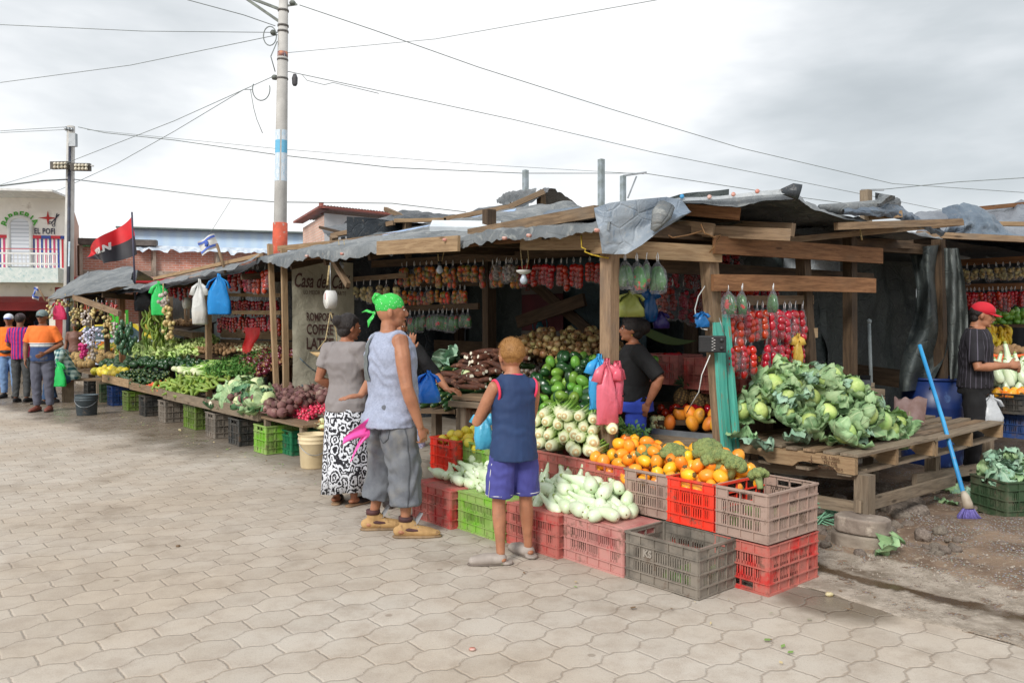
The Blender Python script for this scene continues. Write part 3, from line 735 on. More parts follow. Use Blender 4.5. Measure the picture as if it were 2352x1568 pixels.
for i,(px,y0,y1,Y,r_,lab)in enumerate([(1207,391,440,17,.05,'short grey-blue post behind the black peaked roof'),(1381,366,470,14,.045,'tall thin steel post rising behind the grey corner tarpaulin'),(1431,404,470,16,.045,'grey post with an angled arm behind the corner tarpaulin'),(1989,437,480,13,.07,'short square wooden post with cables above the right roof')]):
 t_=thing('roof_post',lab,'post',W(px,y1,Y));mm=MB();mm.beam(W(px,y1+40,Y),W(px,y0,Y),r_*2,r_*2);mm.build('shaft',WOODG if i==3 else mt('galv',(160,172,180),(130,140,140),6,.6),t_)
 if i==2:mm=MB();mm.beam(W(px,404,Y),W(1485,396,Y),.05,.03);mm.beam(W(1442,455,Y),W(1462,405,Y),.04,.03);mm.build('arm',METAL,t_)
 if i==3:mm=MB();mm.beam(W(1978,437,Y),W(2030,436,Y),.03,.03);mm.build('arm',METAL,t_)
def post(m,u,n,z0,z1,w=.1,d=.1,lean=(0,0),mi=0):
 p0=UN(u,n,z0);p1=UN(u+lean[0],n+lean[1],z1)
 m.beam(p0,p1,w,d,mi,up=N,jit=.002,seg=3)
def part_beam(nm,p0,p1,w,h,mat,par,**k):
 m=MB();m.beam(p0,p1,w,h,**k);return m.build(nm,mat,par)
def part_post(par,u,n,z0,z1,w=.1,d=.1,lean=(0,0),mat=None):
 m=MB();post(m,u,n,z0,z1,w,d,lean);return m.build('post',mat or WOOD,par)
KZ=.145
ms=thing('market_stall','main corner stall with grey tarpaulin roof held by boards, open on two sides','market stall',UN(6.5,5.5,KZ))
part_post(ms,3.96,4.21,-.0+.0,2.02,.105,.09,mat=mat_wood('post_wood',(158,132,106),(126,102,80),gray=(112,100,90)))
part_post(ms,9.5,4.22,KZ,2.42,.045,.07,(.05,0),mat=WOODL);part_post(ms,9.62,4.16,KZ,2.5,.05,.06,(.22,0),mat=WOODL)
for u,n in((7.0,5.5),(6.25,6.6),(5.3,6.9),(9.5,6.9),(7.9,6.9)):part_post(ms,u,n,KZ,2.75,.1,.12,mat=WOODD)
TEAL=NT('teal_painted_wood');vec=TEAL.coord('UV',(1.2,14,1));tn=TEAL.noise(vec,3,6,.6,.6)
tc_=TEAL.mix(TEAL.ramp(tn,.3,.7),lin((96,186,168)),lin((70,156,142)));tc_=TEAL.mix(TEAL.ramp(TEAL.noise(TEAL.coord('UV',(2,16,1)),2.4,6,.65),.56,.64),tc_,lin((150,128,100)))
TEAL.bsdf(tc_,.7,TEAL.bump(tn,.5,.004),.3);TEAL=TEAL.m
tb,tt_=W(1662,1035,6.05),W(1628,590,6.15)
def tpt(f,du=0,dn=0):p=tb.lerp(tt_,f);return p+U*du+N*dn
part_beam('post',tpt(-.2),tpt(1),.09,.12,WOOD,ms,up=N,seg=4,jit=.004)
part_beam('board',tpt(-.05,-.05,-.03),tpt(.66,-.06,-.04),.03,.10,TEAL,ms,up=N,seg=4,jit=.004)
part_beam('board',tpt(-.35,-.06,.07),tpt(.70,-.05,.06),.09,.03,TEAL,ms,up=N,seg=4,jit=.004)
part_beam('beam',W(1200,552,6.55),W(1383,548,5.72),.045,.16,WOODL,ms)
part_beam('beam',W(1370,568,5.85),W(1398,566,5.6),.09,.10,WOODL,ms)
part_beam('beam',W(1418,572,5.75),W(1655,584,6.1),.04,.125,WOODL,ms)
part_beam('beam',UN(9.7,4.3,2.32),UN(3.9,4.3,2.18),.06,.09,WOODR,ms)
part_beam('beam',UN(3.85,4.1,2.16),UN(3.6,9.0,2.26),.06,.10,WOODD,ms)
r1=part_beam('rail',W(1640,562,6.02),W(2025,588,7.1),.03,.135,WOODR,ms,up=N if 0 else V(0,0,1))
part_beam('rail',W(1636,649,5.98),W(2009,656,7.0),.03,.125,WOODR,ms,sag=-.006)
part_beam('rail',W(1520,612,6.2),W(2004,640,7.6),.03,.10,WOODD,ms)
part_beam('rail',W(1668,691,6.2),W(1866,688,6.75),.03,.075,WOOD,ms)
part_beam('rail',W(1640,773,6.12),W(1875,764,6.75),.03,.08,WOODL,ms)
a,b=W(1842,560,6.72),W(1862,900,6.72)
part_beam('post',a,b,.085,.1,WOODD,ms,up=N)
part_beam('post',W(1952,545,7.15),W(1953,905,7.15),.085,.1,WOODD,ms,up=N)
for y0,y1,x0,x1 in((470,492,1520,1700),(520,540,1540,1815),(505,528,1500,1640)):part_beam('rafter',W(x0,y0+8,6.2),W(x1,y1,6.0),.05,.09,WOODR if y0==470 else WOOD,ms)
part_beam('rafter',W(1560,515,7.0),W(1822,528,6.1),.05,.1,WOOD,ms)
part_beam('rafter',W(1505,545,6.6),W(2160,560,8.6),.06,.08,WOODD,ms)
part_beam('rafter',W(1580,575,6.3),W(2210,512,7.4),.04,.05,WOOD,ms)
part_beam('rafter',UN(4.2,4.3,2.15),UN(3.6,8.2,2.28),.07,.09,WOODD,ms)
for u in(4.6,5.4,6.3,7.3,8.3,9.2):part_beam('rafter',UN(u,4.15,2.18),UN(u,6.9,2.30 if u<6.4 else 2.86),.05,.08,WOODD,ms)
def zmain(u,n):
 k=min(1,max(0,(u-6.4)/.9))
 z=2.22+(u-4)*.016+(n-4)*(.05+.20*k)
 return z
EDGE_N=3.98
def scall(u):return.07*fbm((u*1.4,2,0))+.05*fbm((u*5,1,4))
def roofm(a,b):
 u=9.85-6.1*a;n=3.96+3.1*b
 z=zmain(u,n)+.035*fbm((u*1.1,n*1.3,7))+.03*abs(fbm((u*3.2,n*2.5,2)))+.012*fbm((u*9,n*7,5))
 if b==0:z-=.10+scall(u);n+=.02
 elif b<.06:z-=.02+scall(u)*.3;n-=.03
 return UN(u,n,z)
m=MB();m.grid(roofm,190,50);m.build('tarpaulin_roof',TARP,ms)
def onroof(name,pts,w,h,mat,**k):
 m=MB();m.beam(pts[0],pts[1],w,h,**k);return m.build(name,mat,ms)
onroof('batten',(PN(868,570,3.93),PN(1054,559,3.93)),.03,.13,WOODL)
onroof('batten',(PN(1079,538,4.3),PN(1370,486,4.2)),.05,.09,WOOD)
onroof('batten',(PN(640,571,4.6),PN(900,546,5.4)),.05,.07,WOODL)
onroof('batten',(PN(760,560,4.9),PN(990,530,5.4)),.05,.07,WOOD)
m=MB();q0,q1=PN(855,548,5.1),PN(1185,486,6.4);m.beam(q0,q1,.35,.05,up=V(.3,-.2,.9));m.build('roof_panel',mt('blue_panel',(168,196,236),(150,182,226),3,.5),ms)
m=MB();q0,q1=PN(990,520,5.0),PN(1150,522,5.6);m.beam(q0,q1,.35,.07,up=V(.2,-.3,.9));m.build('roof_panel',mt('white_panel',(222,228,232),(196,204,210),3,.5),ms)
CAPR=mt('bottle_cap_orange',(196,110,90),(206,176,166),14,.5)
for px,py,n in((1158,547,3.9),(1214,541,3.9),(1021,551,3.9),(785,583,3.9),(704,588,3.9),(1370,529,3.9)):
 p=PN(px,py,n);m=MB();m.tube([p+N*.02,p-N*.012],.014,10);m.tube([p-N*.012,p-N*.016],.009,8);m.build('washer',CAPR,ms)
m=MB()
def ft(a,b):
 px=1095+245*a;top=530-52*min(1,a*1.35)**.8+6*max(0,a-.74)/.26*0
 return PN(px,top+(.5-b)*0,6.0+.6*b)+V(0,0,-.16*(1-b)+.03*fbm((a*6,b*3,1))-.28*(a>.97))
m.grid(ft,30,8);m.build('folded_tarpaulin',TARPB,ms)
def lerp_list(L,t):
 t=max(0,min(.99999,t))*(len(L)-1);i=int(t);return Vector(L[i]).lerp(Vector(L[i+1]),t-i)
top=[W(1364,478,5.5),W(1400,466,5.45),W(1460,459,5.45),W(1531,452,5.5),W(1566,458,5.5),W(1586,487,5.55)]
bot=[W(1383,582,5.48),W(1410,584,5.5),W(1440,583,5.46),W(1475,562,5.42),W(1514,531,5.42),W(1584,489,5.5)]
def fl(a,b):
 p=lerp_list(top,a).lerp(lerp_list(bot,a),b);return p+V(0,-1,0)*(.04*math.sin(a*7+b*2)+.02*fbm((a*3,b*3,9)))*(math.sin(PI*b)*.8+.2)
m=MB();m.grid(fl,30,20);m.build('corner_tarpaulin',mat_tarp('tarp_flap',(140,150,160),(116,130,146),(100,118,138),dirt=(170,168,162)),ms)
m=MB();m.tube([W(1531,470,5.42),W(1520,492,5.38),W(1500,530,5.38)],[.06,.07,.02],10,flat=(1,.5));m.build('tarpaulin_fold',TARP,ms)
edge=[W(1500,456,5.75),W(1575,458,5.8),W(1693,456,5.85),W(1760,444,5.9),W(1836,440,5.95),W(1862,470,6.2),W(1930,494,6.5),W(2000,508,6.8),W(2060,518,7.1),W(2110,536,7.35),W(2165,545,7.5)]
lip=[W(1500,463,5.72),W(1601,467,5.75),W(1693,476,5.8),W(1760,460,5.85),W(1836,458,5.9),W(1862,478,6.15),W(1930,500,6.45),W(2000,514,6.75),W(2060,524,7.05),W(2110,541,7.3),W(2165,550,7.45)]
def cr(a,b):
 if b<.08:return lerp_list(lip,a)+V(0,0,.01*fbm((a*30,0,0)))
 e=lerp_list(edge,a);k=(b-.08)/.92
 q=e+U*2.9*k+N*(.1*k);z=e.z+(2.30-e.z)*min(1,k*1.2)+(.03*fbm((a*9,b*5,2))+.03*abs(fbm((a*22,b*7,3))))*(k>0)
 return V(q.x,q.y,z)
m=MB();m.grid(cr,70,22);m.build('tarpaulin_roof',TARP,ms)
m=MB()
m.tube([W(1794,440,5.85),W(1820,438,5.84),W(1837,442,5.83)],[.02,.055,.06],12,caps=True);m.build('tarpaulin_fold',TARPD,ms)
strip0=[W(1540,456,5.76),W(1640,452,5.78),W(1740,440,5.82),W(1800,434,5.86)];strip1=[W(1560,462,5.73),W(1650,458,5.75),W(1740,449,5.79),W(1805,446,5.83)]
m=MB();m.grid(lambda a,b:lerp_list(strip0,a).lerp(lerp_list(strip1,a),b),12,2);m.build('roof_strip',mat_tarp('tarp_light',(178,182,184),(150,156,160),(196,198,198)),ms)
for px,py,c in((1629,453,CAPR),(1684,447,CAPR),(1739,440,CAPR),(1566,452,mt('cap_blue',(70,150,200)))):
 p=W(px,py,5.74);m=MB();m.tube([p,p+V(0,-.01,.002)],.016,10);m.build('washer',c,ms)
lump=[W(1930,480,6.6),W(2057,466,7.1),W(2105,500,7.3),W(2163,530,7.4)];lumpb=[W(1935,494,6.5),W(2050,500,6.95),W(2100,520,7.15),W(2160,545,7.35)]
m=MB();m.grid(lambda a,b:lerp_list(lump,a).lerp(lerp_list(lumpb,a),b)+V(0,-.06*math.sin(PI*b)-.05*abs(fbm((a*8,b*3,3))),.02*fbm((a*20,b*4,0))),40,8);m.build('tarpaulin_fold',TARPB,ms)
m=MB();m.tube([W(1882,475,6.5),W(1930,480,6.6),W(2000,476,6.9),W(2058,466,7.1)],[.02,.05,.06,.05],10);m.build('tarpaulin_fold',TARP,ms)
onroof('batten',(W(1920,520,6.5),W(2207,510,7.3)),.04,.06,WOOD);onroof('batten',(W(1990,498,6.9),W(2068,492,7.0)),.05,.06,WOODL)
tt=MB();tt.grid(lambda a,b:W(2010+46*a,442+8*a+26*b-10*b*a,6.9+.15*math.sin(a*6+b*3)),8,6);tt.build('tarpaulin_scrap',TARP,ms)
m=MB();m.tube([W(1335,540,5.75),W(1336,568,5.74),W(1345,572,5.72),W(1343,578,5.72),W(1360,585,5.72),W(1398,593,5.66)],.006,5);m.build('rope',ROPEY,ms)
m=MB();m.tube([W(1514,529,5.9),W(1545,546,5.9),W(1580,540,5.9),W(1615,530,5.9)],.006,5)
m.tube([W(1610,515,5.9),W(1618,535,5.88),W(1640,545,5.9),W(1655,540,5.92),W(1645,560,5.95),W(1630,580,5.95)],.006,5);m.build('vine_rope',mt('jute',(140,104,66),(110,80,50),30),ms)
m=MB();m.tube([W(1978,505,6.85),W(1976,530,6.85),W(1980,552,6.85)],.008,5);m.tube([W(1970,512,6.85),W(1985,508,6.85),W(1984,520,6.85),W(1975,516,6.85)],.006,5);m.build('rope',ROPE,ms)
def cloth_wall(p0,p1,z0,z1,mat,par,name='tarpaulin_wall',amp=.06,nu=40,nv=24,seed=0,tilt=0,fr=3.0):
 p0,p1=Vector(p0),Vector(p1);d=(p1-p0).normalized();o=V(d.y,-d.x,0)
 L=(p1-p0).length
 def f(a,b):
  p=p0.lerp(p1,a);z=z0+(z1-z0)*b
  w=amp*(math.sin(a*L*fr*2+seed+1.5*fbm((a*L,b*2,seed)))*(.5+.5*b)+1.2*fbm((a*L*1.5,b*1.5,seed+3)))
  return V(p.x,p.y,z)+o*(w+tilt*(1-b))
 m=MB();m.grid(f,nu,nv);return m.build(name,mat,par)
cloth_wall(UN(9.55,7.1),UN(5.0,7.1),KZ,2.9,TARPW,ms,seed=2)
cloth_wall(UN(7.3,6.6),UN(5.7,6.7),.9,2.25,mat_tarp('tarp_teal',(62,84,92),(48,66,76),(86,116,120),rough=.6,dirt=(60,56,50)),ms,seed=5,amp=.05)
cloth_wall(UN(9.5,7.1),UN(9.52,5.1),KZ,2.9,TARPD,ms,seed=1)
for z in(.35,.62,.9,1.15):part_beam('board',UN(9.4,6.4,z),UN(7.1,6.2,z),.03,.2,WOODD,ms)
part_beam('brace',W(762,592,9.0),W(800,655,8.6),.05,.06,WOOD,ms)
part_beam('brace',UN(7.1,6.0,1.5),UN(6.2,6.2,1.75),.05,.14,WOODD,ms)
part_beam('brace',UN(7.2,6.1,2.1),UN(6.25,6.5,1.3),.04,.12,WOODD,ms)
m=MB();p0=UN(7.25,6.5,1.62);M0=plane_M(p0,-U);m.prism([(-.35,-.22),(.4,-.22),(.4,.22),(-.35,.22)],M0,.01);m.build('red_sign',mt('sign_maroon',(96,34,44),(78,28,38),3,.7),ms)
m=MB();m.prism([(-.36,.225),(.4,.225),(.4,.4),(-.36,.4)],M0,.01);m.prism([(-.36,-.4),(.4,-.4),(.4,-.225),(-.36,-.225)],M0,.01);m.build('white_sign',mt('sign_white',(120,116,112),(96,94,92),3,.8),ms)
text_mesh('El A',.13,plane_M(UN(7.42,6.48,1.93),-U),mt('faded_red',(130,40,44)),ms,shear=.3)
q=PN(1240,745,6.42);m=MB();m.tube([q-U*.13*math.cos(a_)+V(0,0,.13*math.sin(a_))for a_ in[2*PI*k/20 for k in range(21)]],.008,4);m.rings([(q.x,q.y,q.z-.07,.03,.004),(q.x,q.y,q.z-.03,.05,.004),(q.x,q.y,q.z+.07,.004,.004)],10);m.build('drop_emblem',mt('faded_teal',(40,110,128)),ms)
m=MB();m.prism([(-.6,-.5),(.7,-.5),(.7,.42),(-.6,.42)],plane_M(UN(6.7,6.62,1.0),-U),.01);m.build('board',mt('dark_poster',(70,74,76),(52,54,56),4,.8,c3=(110,108,100),s3=9),ms)
text_mesh('Mariscos',.14,plane_M(UN(7.2,6.48,1.31),-U),mt('faded_blue',(46,66,92)),ms,shear=.25)
cloth_wall(UN(5.2,6.95),UN(5.0,9.1),0,2.4,TARPW,ms,seed=7,amp=.09)
cloth_wall(UN(5.0,9.0),UN(5.3,12.2),0,2.5,mat_tarp('tarp_wall_olive',(60,68,66),(46,53,54),(86,94,89),rough=.6,dirt=(52,48,42)),ms,seed=9,amp=.14,fr=1.6)
def hang(a,b):
 px=2085+75*a+20*math.sin(b*5);py=570+330*b
 wave=.25*math.sin(a*7+b*3)+.12*fbm((a*3,b*4,3))
 return W(px-25*a*math.sin(b*6.5),py-8*a,8.2+wave*.6)
m=MB();m.grid(hang,16,40);m.build('hanging_tarpaulin',mat_tarp('tarp_hang',(78,86,86),(56,64,66),(108,114,110),rough=.6,dirt=(96,88,76)),ms)
def hang2(a,b):
 px=2168+48*a*(.55+.45*math.sin(b*2.6+.3))+14*b;py=570+300*b
 return W(px,py,8.0+.14*math.sin(a*9+b*4)+.06*fbm((a*5,b*5,8)))
m=MB();m.grid(hang2,14,34);m.build('hanging_tarpaulin',mat_tarp('tarp_hang2',(104,110,108),(80,88,88),(136,140,134),rough=.6,dirt=(130,120,106)),ms)
part_beam('post',W(2155,550,8.3),W(2162,900,8.3),.1,.1,WOODD,ms,up=N)
m=MB();m.grid(lambda a,b:W(1800+130*a,590+45*b+10*a*b,9.0+.1*math.sin(a*9)),12,5);m.build('hanging_tarpaulin',mat_tarp('tarp_pale',(150,158,164),(120,128,134),(180,184,186)),ms)
bn=thing('banner','old grey coffee banner with brown lettering hung as a side wall beside the corner stall','banner',UN(9.42,4.7,.4))
b0,b1=UN(9.42,4.26),UN(9.42,5.12)
def bnf(a,b):
 p=b0.lerp(b1,a);z=.42+1.86*b-.05*a*(1-b)
 return V(p.x,p.y,z)-U*(.03*math.sin(a*7+b*2)*(1-.6*b)+.02*fbm((a*3,b*5,2)))
BAN=NT('banner_cloth');p_=BAN.coord('Object');a_=BAN.noise(p_,2.2,5,.6,.4)
c_=BAN.mix(BAN.ramp(a_,.35,.65),lin((192,188,168)),lin((164,160,142)));c_=BAN.mix(BAN.math('MULTIPLY',BAN.ramp(BAN.noise(p_,6,5,.7),.5,.7),.4),c_,lin((196,192,176)));c_=BAN.mix(BAN.math('MULTIPLY',BAN.ramp(BAN.noise(p_,1.2,3),.55,.7),.45),c_,lin((150,128,96)))
BAN.bsdf(c_,.6,BAN.bump(BAN.noise(p_,8,4,.6,1.),.4,.03),.4)
m=MB();m.grid(bnf,24,44);m.build('cloth',BAN.m,bn)
BR=mt('banner_brown',(74,50,46),(92,66,60),12,.8);BB=mt('banner_blue',(70,100,124),(90,116,134),12,.8)
def btext(s,size,a,z,mat,**k):
 Mx=Matrix.Identity(4)
 def mod(p):
  q=bnf(a+p.x/.86,(z+p.y-.42)/1.86);return q-U*(.012)
 text_mesh(s,size,Mx,mat,bn,mod=mod,depth=0,**k)
btext('Casa del Café',.25,.47,2.02,BR,width=.56,shear=.35,bold=.004)
btext('LO MEJOR SE COMPARTE',.075,.52,1.88,BR,width=.7)
btext('ROMPOPE',.14,.44,1.57,BR,width=.6,bold=.004);btext('COFFEE',.18,.44,1.41,BR,width=.62,bold=.005);btext('LATTE',.20,.44,1.23,BR,width=.7,bold=.006)
btext('WACH.S',.17,.5,.66,BB,width=1.0)
m=MB();m.tube([bnf(.1+.8*k/12,.32-.1*math.sin(PI*k/12)+.02)-U*.012 for k in range(13)],.006,4);m.build('painted_curve',BB,bn)
s2=thing('market_stall','middle stall left of the coffee banner, with rows of bagged red tomatoes','market stall',UN(12,5.2,KZ))
def pst(par,px,n,y1,z0=KZ,w=.09,mat=WOOD,z1=None):
 p=PN(px,800,n);u=p.dot(U);z1=z1 if z1 is not None else PN(px,y1,n).z
 m=MB();m.beam(UN(u,n,z0),UN(u,n,z1),w,w,up=N,seg=3,jit=.003);m.build('post',mat,par);return u
pst(s2,479,4.9,632,mat=WOODL);pst(s2,392,5.3,650);pst(s2,430,5.6,700);pst(s2,560,6.2,640,mat=WOODD)
def roof2(a,b):
 u=17.2-7.35*a;n=3.95+3.0*b
 z=2.14+.17*a**3+(n-4)*.18*(.35+.65*a)+.05*fbm((u*.9,n,4))-(.10 if b==0 else 0)
 return UN(u,n,z)
m=MB();m.grid(roof2,80,22);m.build('tarpaulin_roof',TARPD,s2)
def rim2(a,b):
 u=16.6-6.8*a;z=2.16+.17*a**3+.05*fbm((u*.9,3.97,4));return UN(u,3.90+.12*b,z-.09*(1-b)*(1+.4*fbm((u*3,0,0)))+.03)
m=MB();m.grid(rim2,60,3);m.build('roof_edge',TARP,s2)
part_beam('batten',PN(355,640,4.1),PN(600,586,4.1),.05,.05,WOODL,s2)
for u in(10.4,12,13.8,15.6):part_beam('rafter',UN(u,4.0,2.1),UN(u,6.9,2.35),.05,.08,WOODD,s2)
for py,n in((677,5.3),(717,5.1)):part_beam('rail',PN(502,py,n),PN(646,py+1,n-.3),.03,.06,WOODL,s2)
cloth_wall(UN(25,6.95),UN(9.7,6.95),KZ,2.6,TARPD,s2,seed=4)
for z in(.62,.84,1.06,1.28):part_beam('board',UN(16.6,5.95,z),UN(12.2,5.95,z),.03,.19,WOODL,s2)
s3=thing('market_stall','leftmost stall with a sagging grey tarpaulin tent roof hung with onion strings','market stall',UN(18.5,5.5,KZ))
P_=lambda px,py,Y:W(px,py,Y)
apex=P_(206,622,18.5);tip=P_(104,690,17.0);midf=P_(176,676,15.6);je=P_(309,652,14.6);back=P_(330,616,19);
rows=[[tip,P_(140,684,16.2),midf,P_(235,668,15),je],[P_(130,668,17.6),P_(165,655,17.2),P_(200,645,16.8),P_(250,640,16.2),P_(300,640,15.6)],[P_(185,632,18.2),P_(200,626,18.4),apex,P_(250,619,18),P_(309,614,17.5)]]
def r3(a,b):
 L=[lerp_list(r,a)for r in rows];p=lerp_list(L,b);return p+V(0,0,.05*fbm((a*5,b*5,1))-.06*math.sin(PI*b)*math.sin(PI*a))
m=MB();m.grid(r3,30,20);m.build('tarpaulin_roof',TARP,s3)
rows2=[[P_(170,678,16),P_(240,672,15.5),P_(310,655,14.9)],[P_(195,628,18.6),P_(260,622,18.0),P_(316,614,17.4)],[P_(206,640,23),P_(300,640,22),P_(360,640,21)]]
m=MB();m.grid(lambda a,b:lerp_list([lerp_list(r,a)for r in rows2],b)+V(0,0,-.05),16,16);m.build('roof_lining',TARPD,s3)
for px,n,y1 in((281,4.1,655),(246,4.5,700),(212,4.6,700),(325,5.6,660)):pst(s3,px,n,y1,w=.1,mat=WOODR if px==281 else WOODD)
part_beam('pole',P_(108,690,16.9),P_(310,655,14.7),.05,.05,WOOD,s3);part_beam('rail',P_(170,682,15.8),P_(275,770-50,14.2),.06,.1,WOOD,s3)
part_beam('rafter',P_(235,677,15.2),P_(330,685,15.8),.06,.1,WOODD,s3)
s4=thing('stall_roof','tattered black tarpaulin roof with a raised peak behind the corner stall','roof',W(1100,560,11.5))
def poly_sheet(name,T,B,mat,par,nu=40,nv=6,amp=.03,seed=0):
 m=MB();m.grid(lambda a,b:lerp_list(T,a).lerp(lerp_list(B,a),b)+V(0,-amp*math.sin(PI*b)*2,amp*fbm((a*12,b*4,seed))+amp*.6*fbm((a*40,b*9,seed))),nu,nv);return m.build(name,mat,par)
D=11.5
poly_sheet('tarpaulin',[W(735,526,D+2),W(800,512,D+1.6),W(880,500,D+1),W(918,485,D),W(960,483,D),W(1000,492,D),W(1060,494,D),W(1110,476,D),W(1150,473,D),W(1200,455,D),W(1240,437,D),W(1262,431,D)],[W(760,548,D),W(830,540,D),W(900,515,D-.5),W(930,505,D-.6),W(970,503,D-.6),W(1010,505,D-.6),W(1070,505,D-.6),W(1130,496,D-.6),W(1180,482,D-.6),W(1212,470,D-.6),W(1240,452,D-.6),W(1258,442,D-.6)],TARPD,s4,60)
poly_sheet('tarpaulin',[W(1240,434,D),W(1270,432,D),W(1300,450,D),W(1335,478,D)],[W(1245,500,D+1.5),W(1275,500,D+1.5),W(1300,500,D+1.5),W(1330,498,D+1.5)],TARPD,s4,20,8,.03,4)
poly_sheet('tarpaulin',[W(1140,458,D+.3),W(1165,440,D+.3),W(1200,437,D+.3),W(1233,432,D+.3)],[W(1142,468,D-.4),W(1165,470,D-.4),W(1195,458,D-.4),W(1230,444,D-.4)],mat_tarp('tarp_old',(84,88,90),(60,64,66),(120,124,126)),s4,24,8,.04,8)
part_beam('pole',W(1020,504,D-.7),W(1170,475,D-.7),.05,.06,WOOD,s4);part_beam('pole',W(1170,475,D-.7),W(1250,440,D-.7),.06,.07,WOOD,s4)
part_beam('pole',W(905,507,D-.7),W(1025,505,D-.7),.05,.05,WOODL,s4);part_beam('pole',W(762,541,D-.2),W(905,512,D-.6),.06,.06,WOOD,s4);part_beam('pole',W(885,480,D+.6),W(938,503,D-.5),.05,.06,WOOD,s4);part_beam('pole',W(735,522,D+1),W(800,538,D),.04,.04,WOODD,s4)
for px,y0,y1 in((1243,440,505),(935,505,560),(767,543,575)):part_beam('post',W(px,y1+30,D-.3),W(px,y0,D-.5),.09,.09,WOOD,s4,up=N)
m=MB();m.grid(lambda a,b:W(760+560*a,500+75*b+20*math.sin(a*3)*(1-b),D+1+.1*math.sin(a*40)),30,4);
m.build('tarpaulin',TARPD,s4)if 0 else None
s5=thing('market_stall','shaded right-hand stall with dark corrugated wall behind the man in the red cap','market stall',W(2300,1040,10.5)*1)
rt=[W(2163,478,8.6),W(2190,470,8.6),W(2224,466,8.7),W(2270,490,8.9),W(2316,540,8.9),W(2420,548,9)]
rb=[W(2160,540,8.3),W(2190,541,8.3),W(2224,541,8.3),W(2270,543,8.3),W(2316,545,8.3),W(2420,552,8.3)]
m=MB();m.grid(lambda a,b:lerp_list(rt,a).lerp(lerp_list(rb,a),b)+V(0,-.12*math.sin(PI*b)-.08*fbm((a*5,b*3,6)),.02*fbm((a*16,b*9,1))),40,14);m.build('tarpaulin_roof',TARPB,s5)
rt2=[W(2090,490,12),W(2180,480,12),W(2285,478,12),W(2352,460,12),W(2450,455,12)];rb2=[W(2110,540,10),W(2180,540,10),W(2285,545,10),W(2352,552,10),W(2450,560,10)]
m=MB();m.grid(lambda a,b:lerp_list(rt2,a).lerp(lerp_list(rb2,a),b)+V(0,0,.06*fbm((a*12,b*3,2))),40,10);m.build('tarpaulin_roof',mat_tarp('tarp_dusty',(120,126,134),(92,98,108),(146,150,156)),s5)
part_beam('batten',W(2106,538,8.1),W(2440,554,8.1),.05,.06,WOOD,s5);part_beam('batten',W(2280,514,9.5),W(2440,516,9.5),.05,.05,WOODL,s5);part_beam('batten',W(2240,480,11.5),W(2420,462,12),.06,.06,WOODR,s5)
m=MB();m.grid(lambda a,b:W(2165+290*a,548+22*b-60*b*(a-.5)*0,8.3+4*b),12,10);m.build('roof_lining',TARPD,s5)
m=MB();m.grid(lambda a,b:W(2170+110*a,573+40*b*(1-a)+12*a+6*math.sin(a*8),10.4+.4*b),12,5);m.build('hanging_tarpaulin',mat_tarp('tarp_pale',(150,158,164),(120,128,134),(180,184,186)),s5)
m=MB();wallq(m,W(2120,740,12.5),W(2500,740,11.0),0,2.7);m.build('wall',corr('dark_corrugated',(58,62,68),(36,40,44),5),s5)
part_beam('rail',W(2195,604,10.3),W(2420,592,9.6),.04,.08,WOODR,s5);part_beam('rail',W(2195,660,10.3),W(2420,656,9.7),.04,.08,WOODR,s5)
part_beam('post',W(2190,560,10.4),W(2190,1000,10.4),.1,.1,WOODD,s5,up=N)
m=MB();m.grid(lambda a,b:UN(3.6+4.2*a,8.0+5*b,2.38+.03*fbm((a*5,b*5,1))),12,12);m.build('roof_lining',TARPD,ms)  # added sheet above the passage, blocks skylight so its walls stay dark
def crate_builder(L=.50,Wd=.34,H=.28):
 m=MB();T=.004
 def wall(l,c,rz,handle):
  M3=Matrix.Rotation(rz,3,'Z')
  def bx(x,y,z,sx,sy,sz):m.box(c+M3@Vector((x,y,z)),(sx,sy,sz),M=M3)
  zr=[.008,.22*H,.49*H,.77*H,H-.006]
  for i,z in enumerate(zr):bx(0,-.006,z,l+(.022 if i in(0,4)else.016),.016 if i else.012,.007 if i<4 else.012)
  ncol=5 if l>.4 else 4
  xs=[-l/2+l*k/ncol for k in range(ncol+1)]
  for x in xs:bx(x,-.004,H/2,.006,.012,H-.01)
  for j in range(ncol):
   xc=(xs[j]+xs[j+1])/2;wc=l/ncol
   for k in range(4):
    za,zb=zr[k],zr[k+1]
    slot=k in(1,2)and not(k==2 and j==1 and l>.4)
    if slot:
     if(j in(0,ncol-1)):
      s0=wc*.5;bx(xc+(-1 if j==0 else 1)*wc*.25,0,(za+zb)/2,wc*.5,T,zb-za);x0=xc+(0 if j==0 else-wc/2);wsl=wc/2
     else:x0=xc-wc/2;wsl=wc
     nn=max(3,int(wsl/.0145))
     for q in range(nn):bx(x0+(q+.5)*wsl/nn,0,(za+zb)/2,wsl/nn*.5,T,zb-za)
     bx(x0+wsl/2,0,zb-.010,wsl,T,.02)
    elif k==3 and handle and ncol*.3<j+.5<ncol*.7:
     bx(xc,0,zb-.008,wc,T,.016);bx(xc,0,za+.006,wc,T,.012)
    else:bx(xc,0,(za+zb)/2,wc,T,zb-za)
 wall(L,Vector((0,-Wd/2,0)),0,False);wall(L,Vector((0,Wd/2,0)),PI,False)
 wall(Wd,Vector((L/2,0,0)),PI/2,True);wall(Wd,Vector((-L/2,0,0)),-PI/2,True)
 for sx in(-1,1):
  for sy in(-1,1):
   m.box((sx*(L/2-.004),sy*(Wd/2-.004),H/2),(.022,.022,H-.004))
 m.box((0,0,.010),(L-.006,Wd-.006,.008));m.box((0,0,.0045),(L-.07,Wd-.07,.008),taper=1.03)
 for k in range(9):m.box((-L/2+.05+k*(L-.1)/8,0,.0155),(.006,Wd-.03,.004))
 return m
CR=crate_builder()
_cm={}
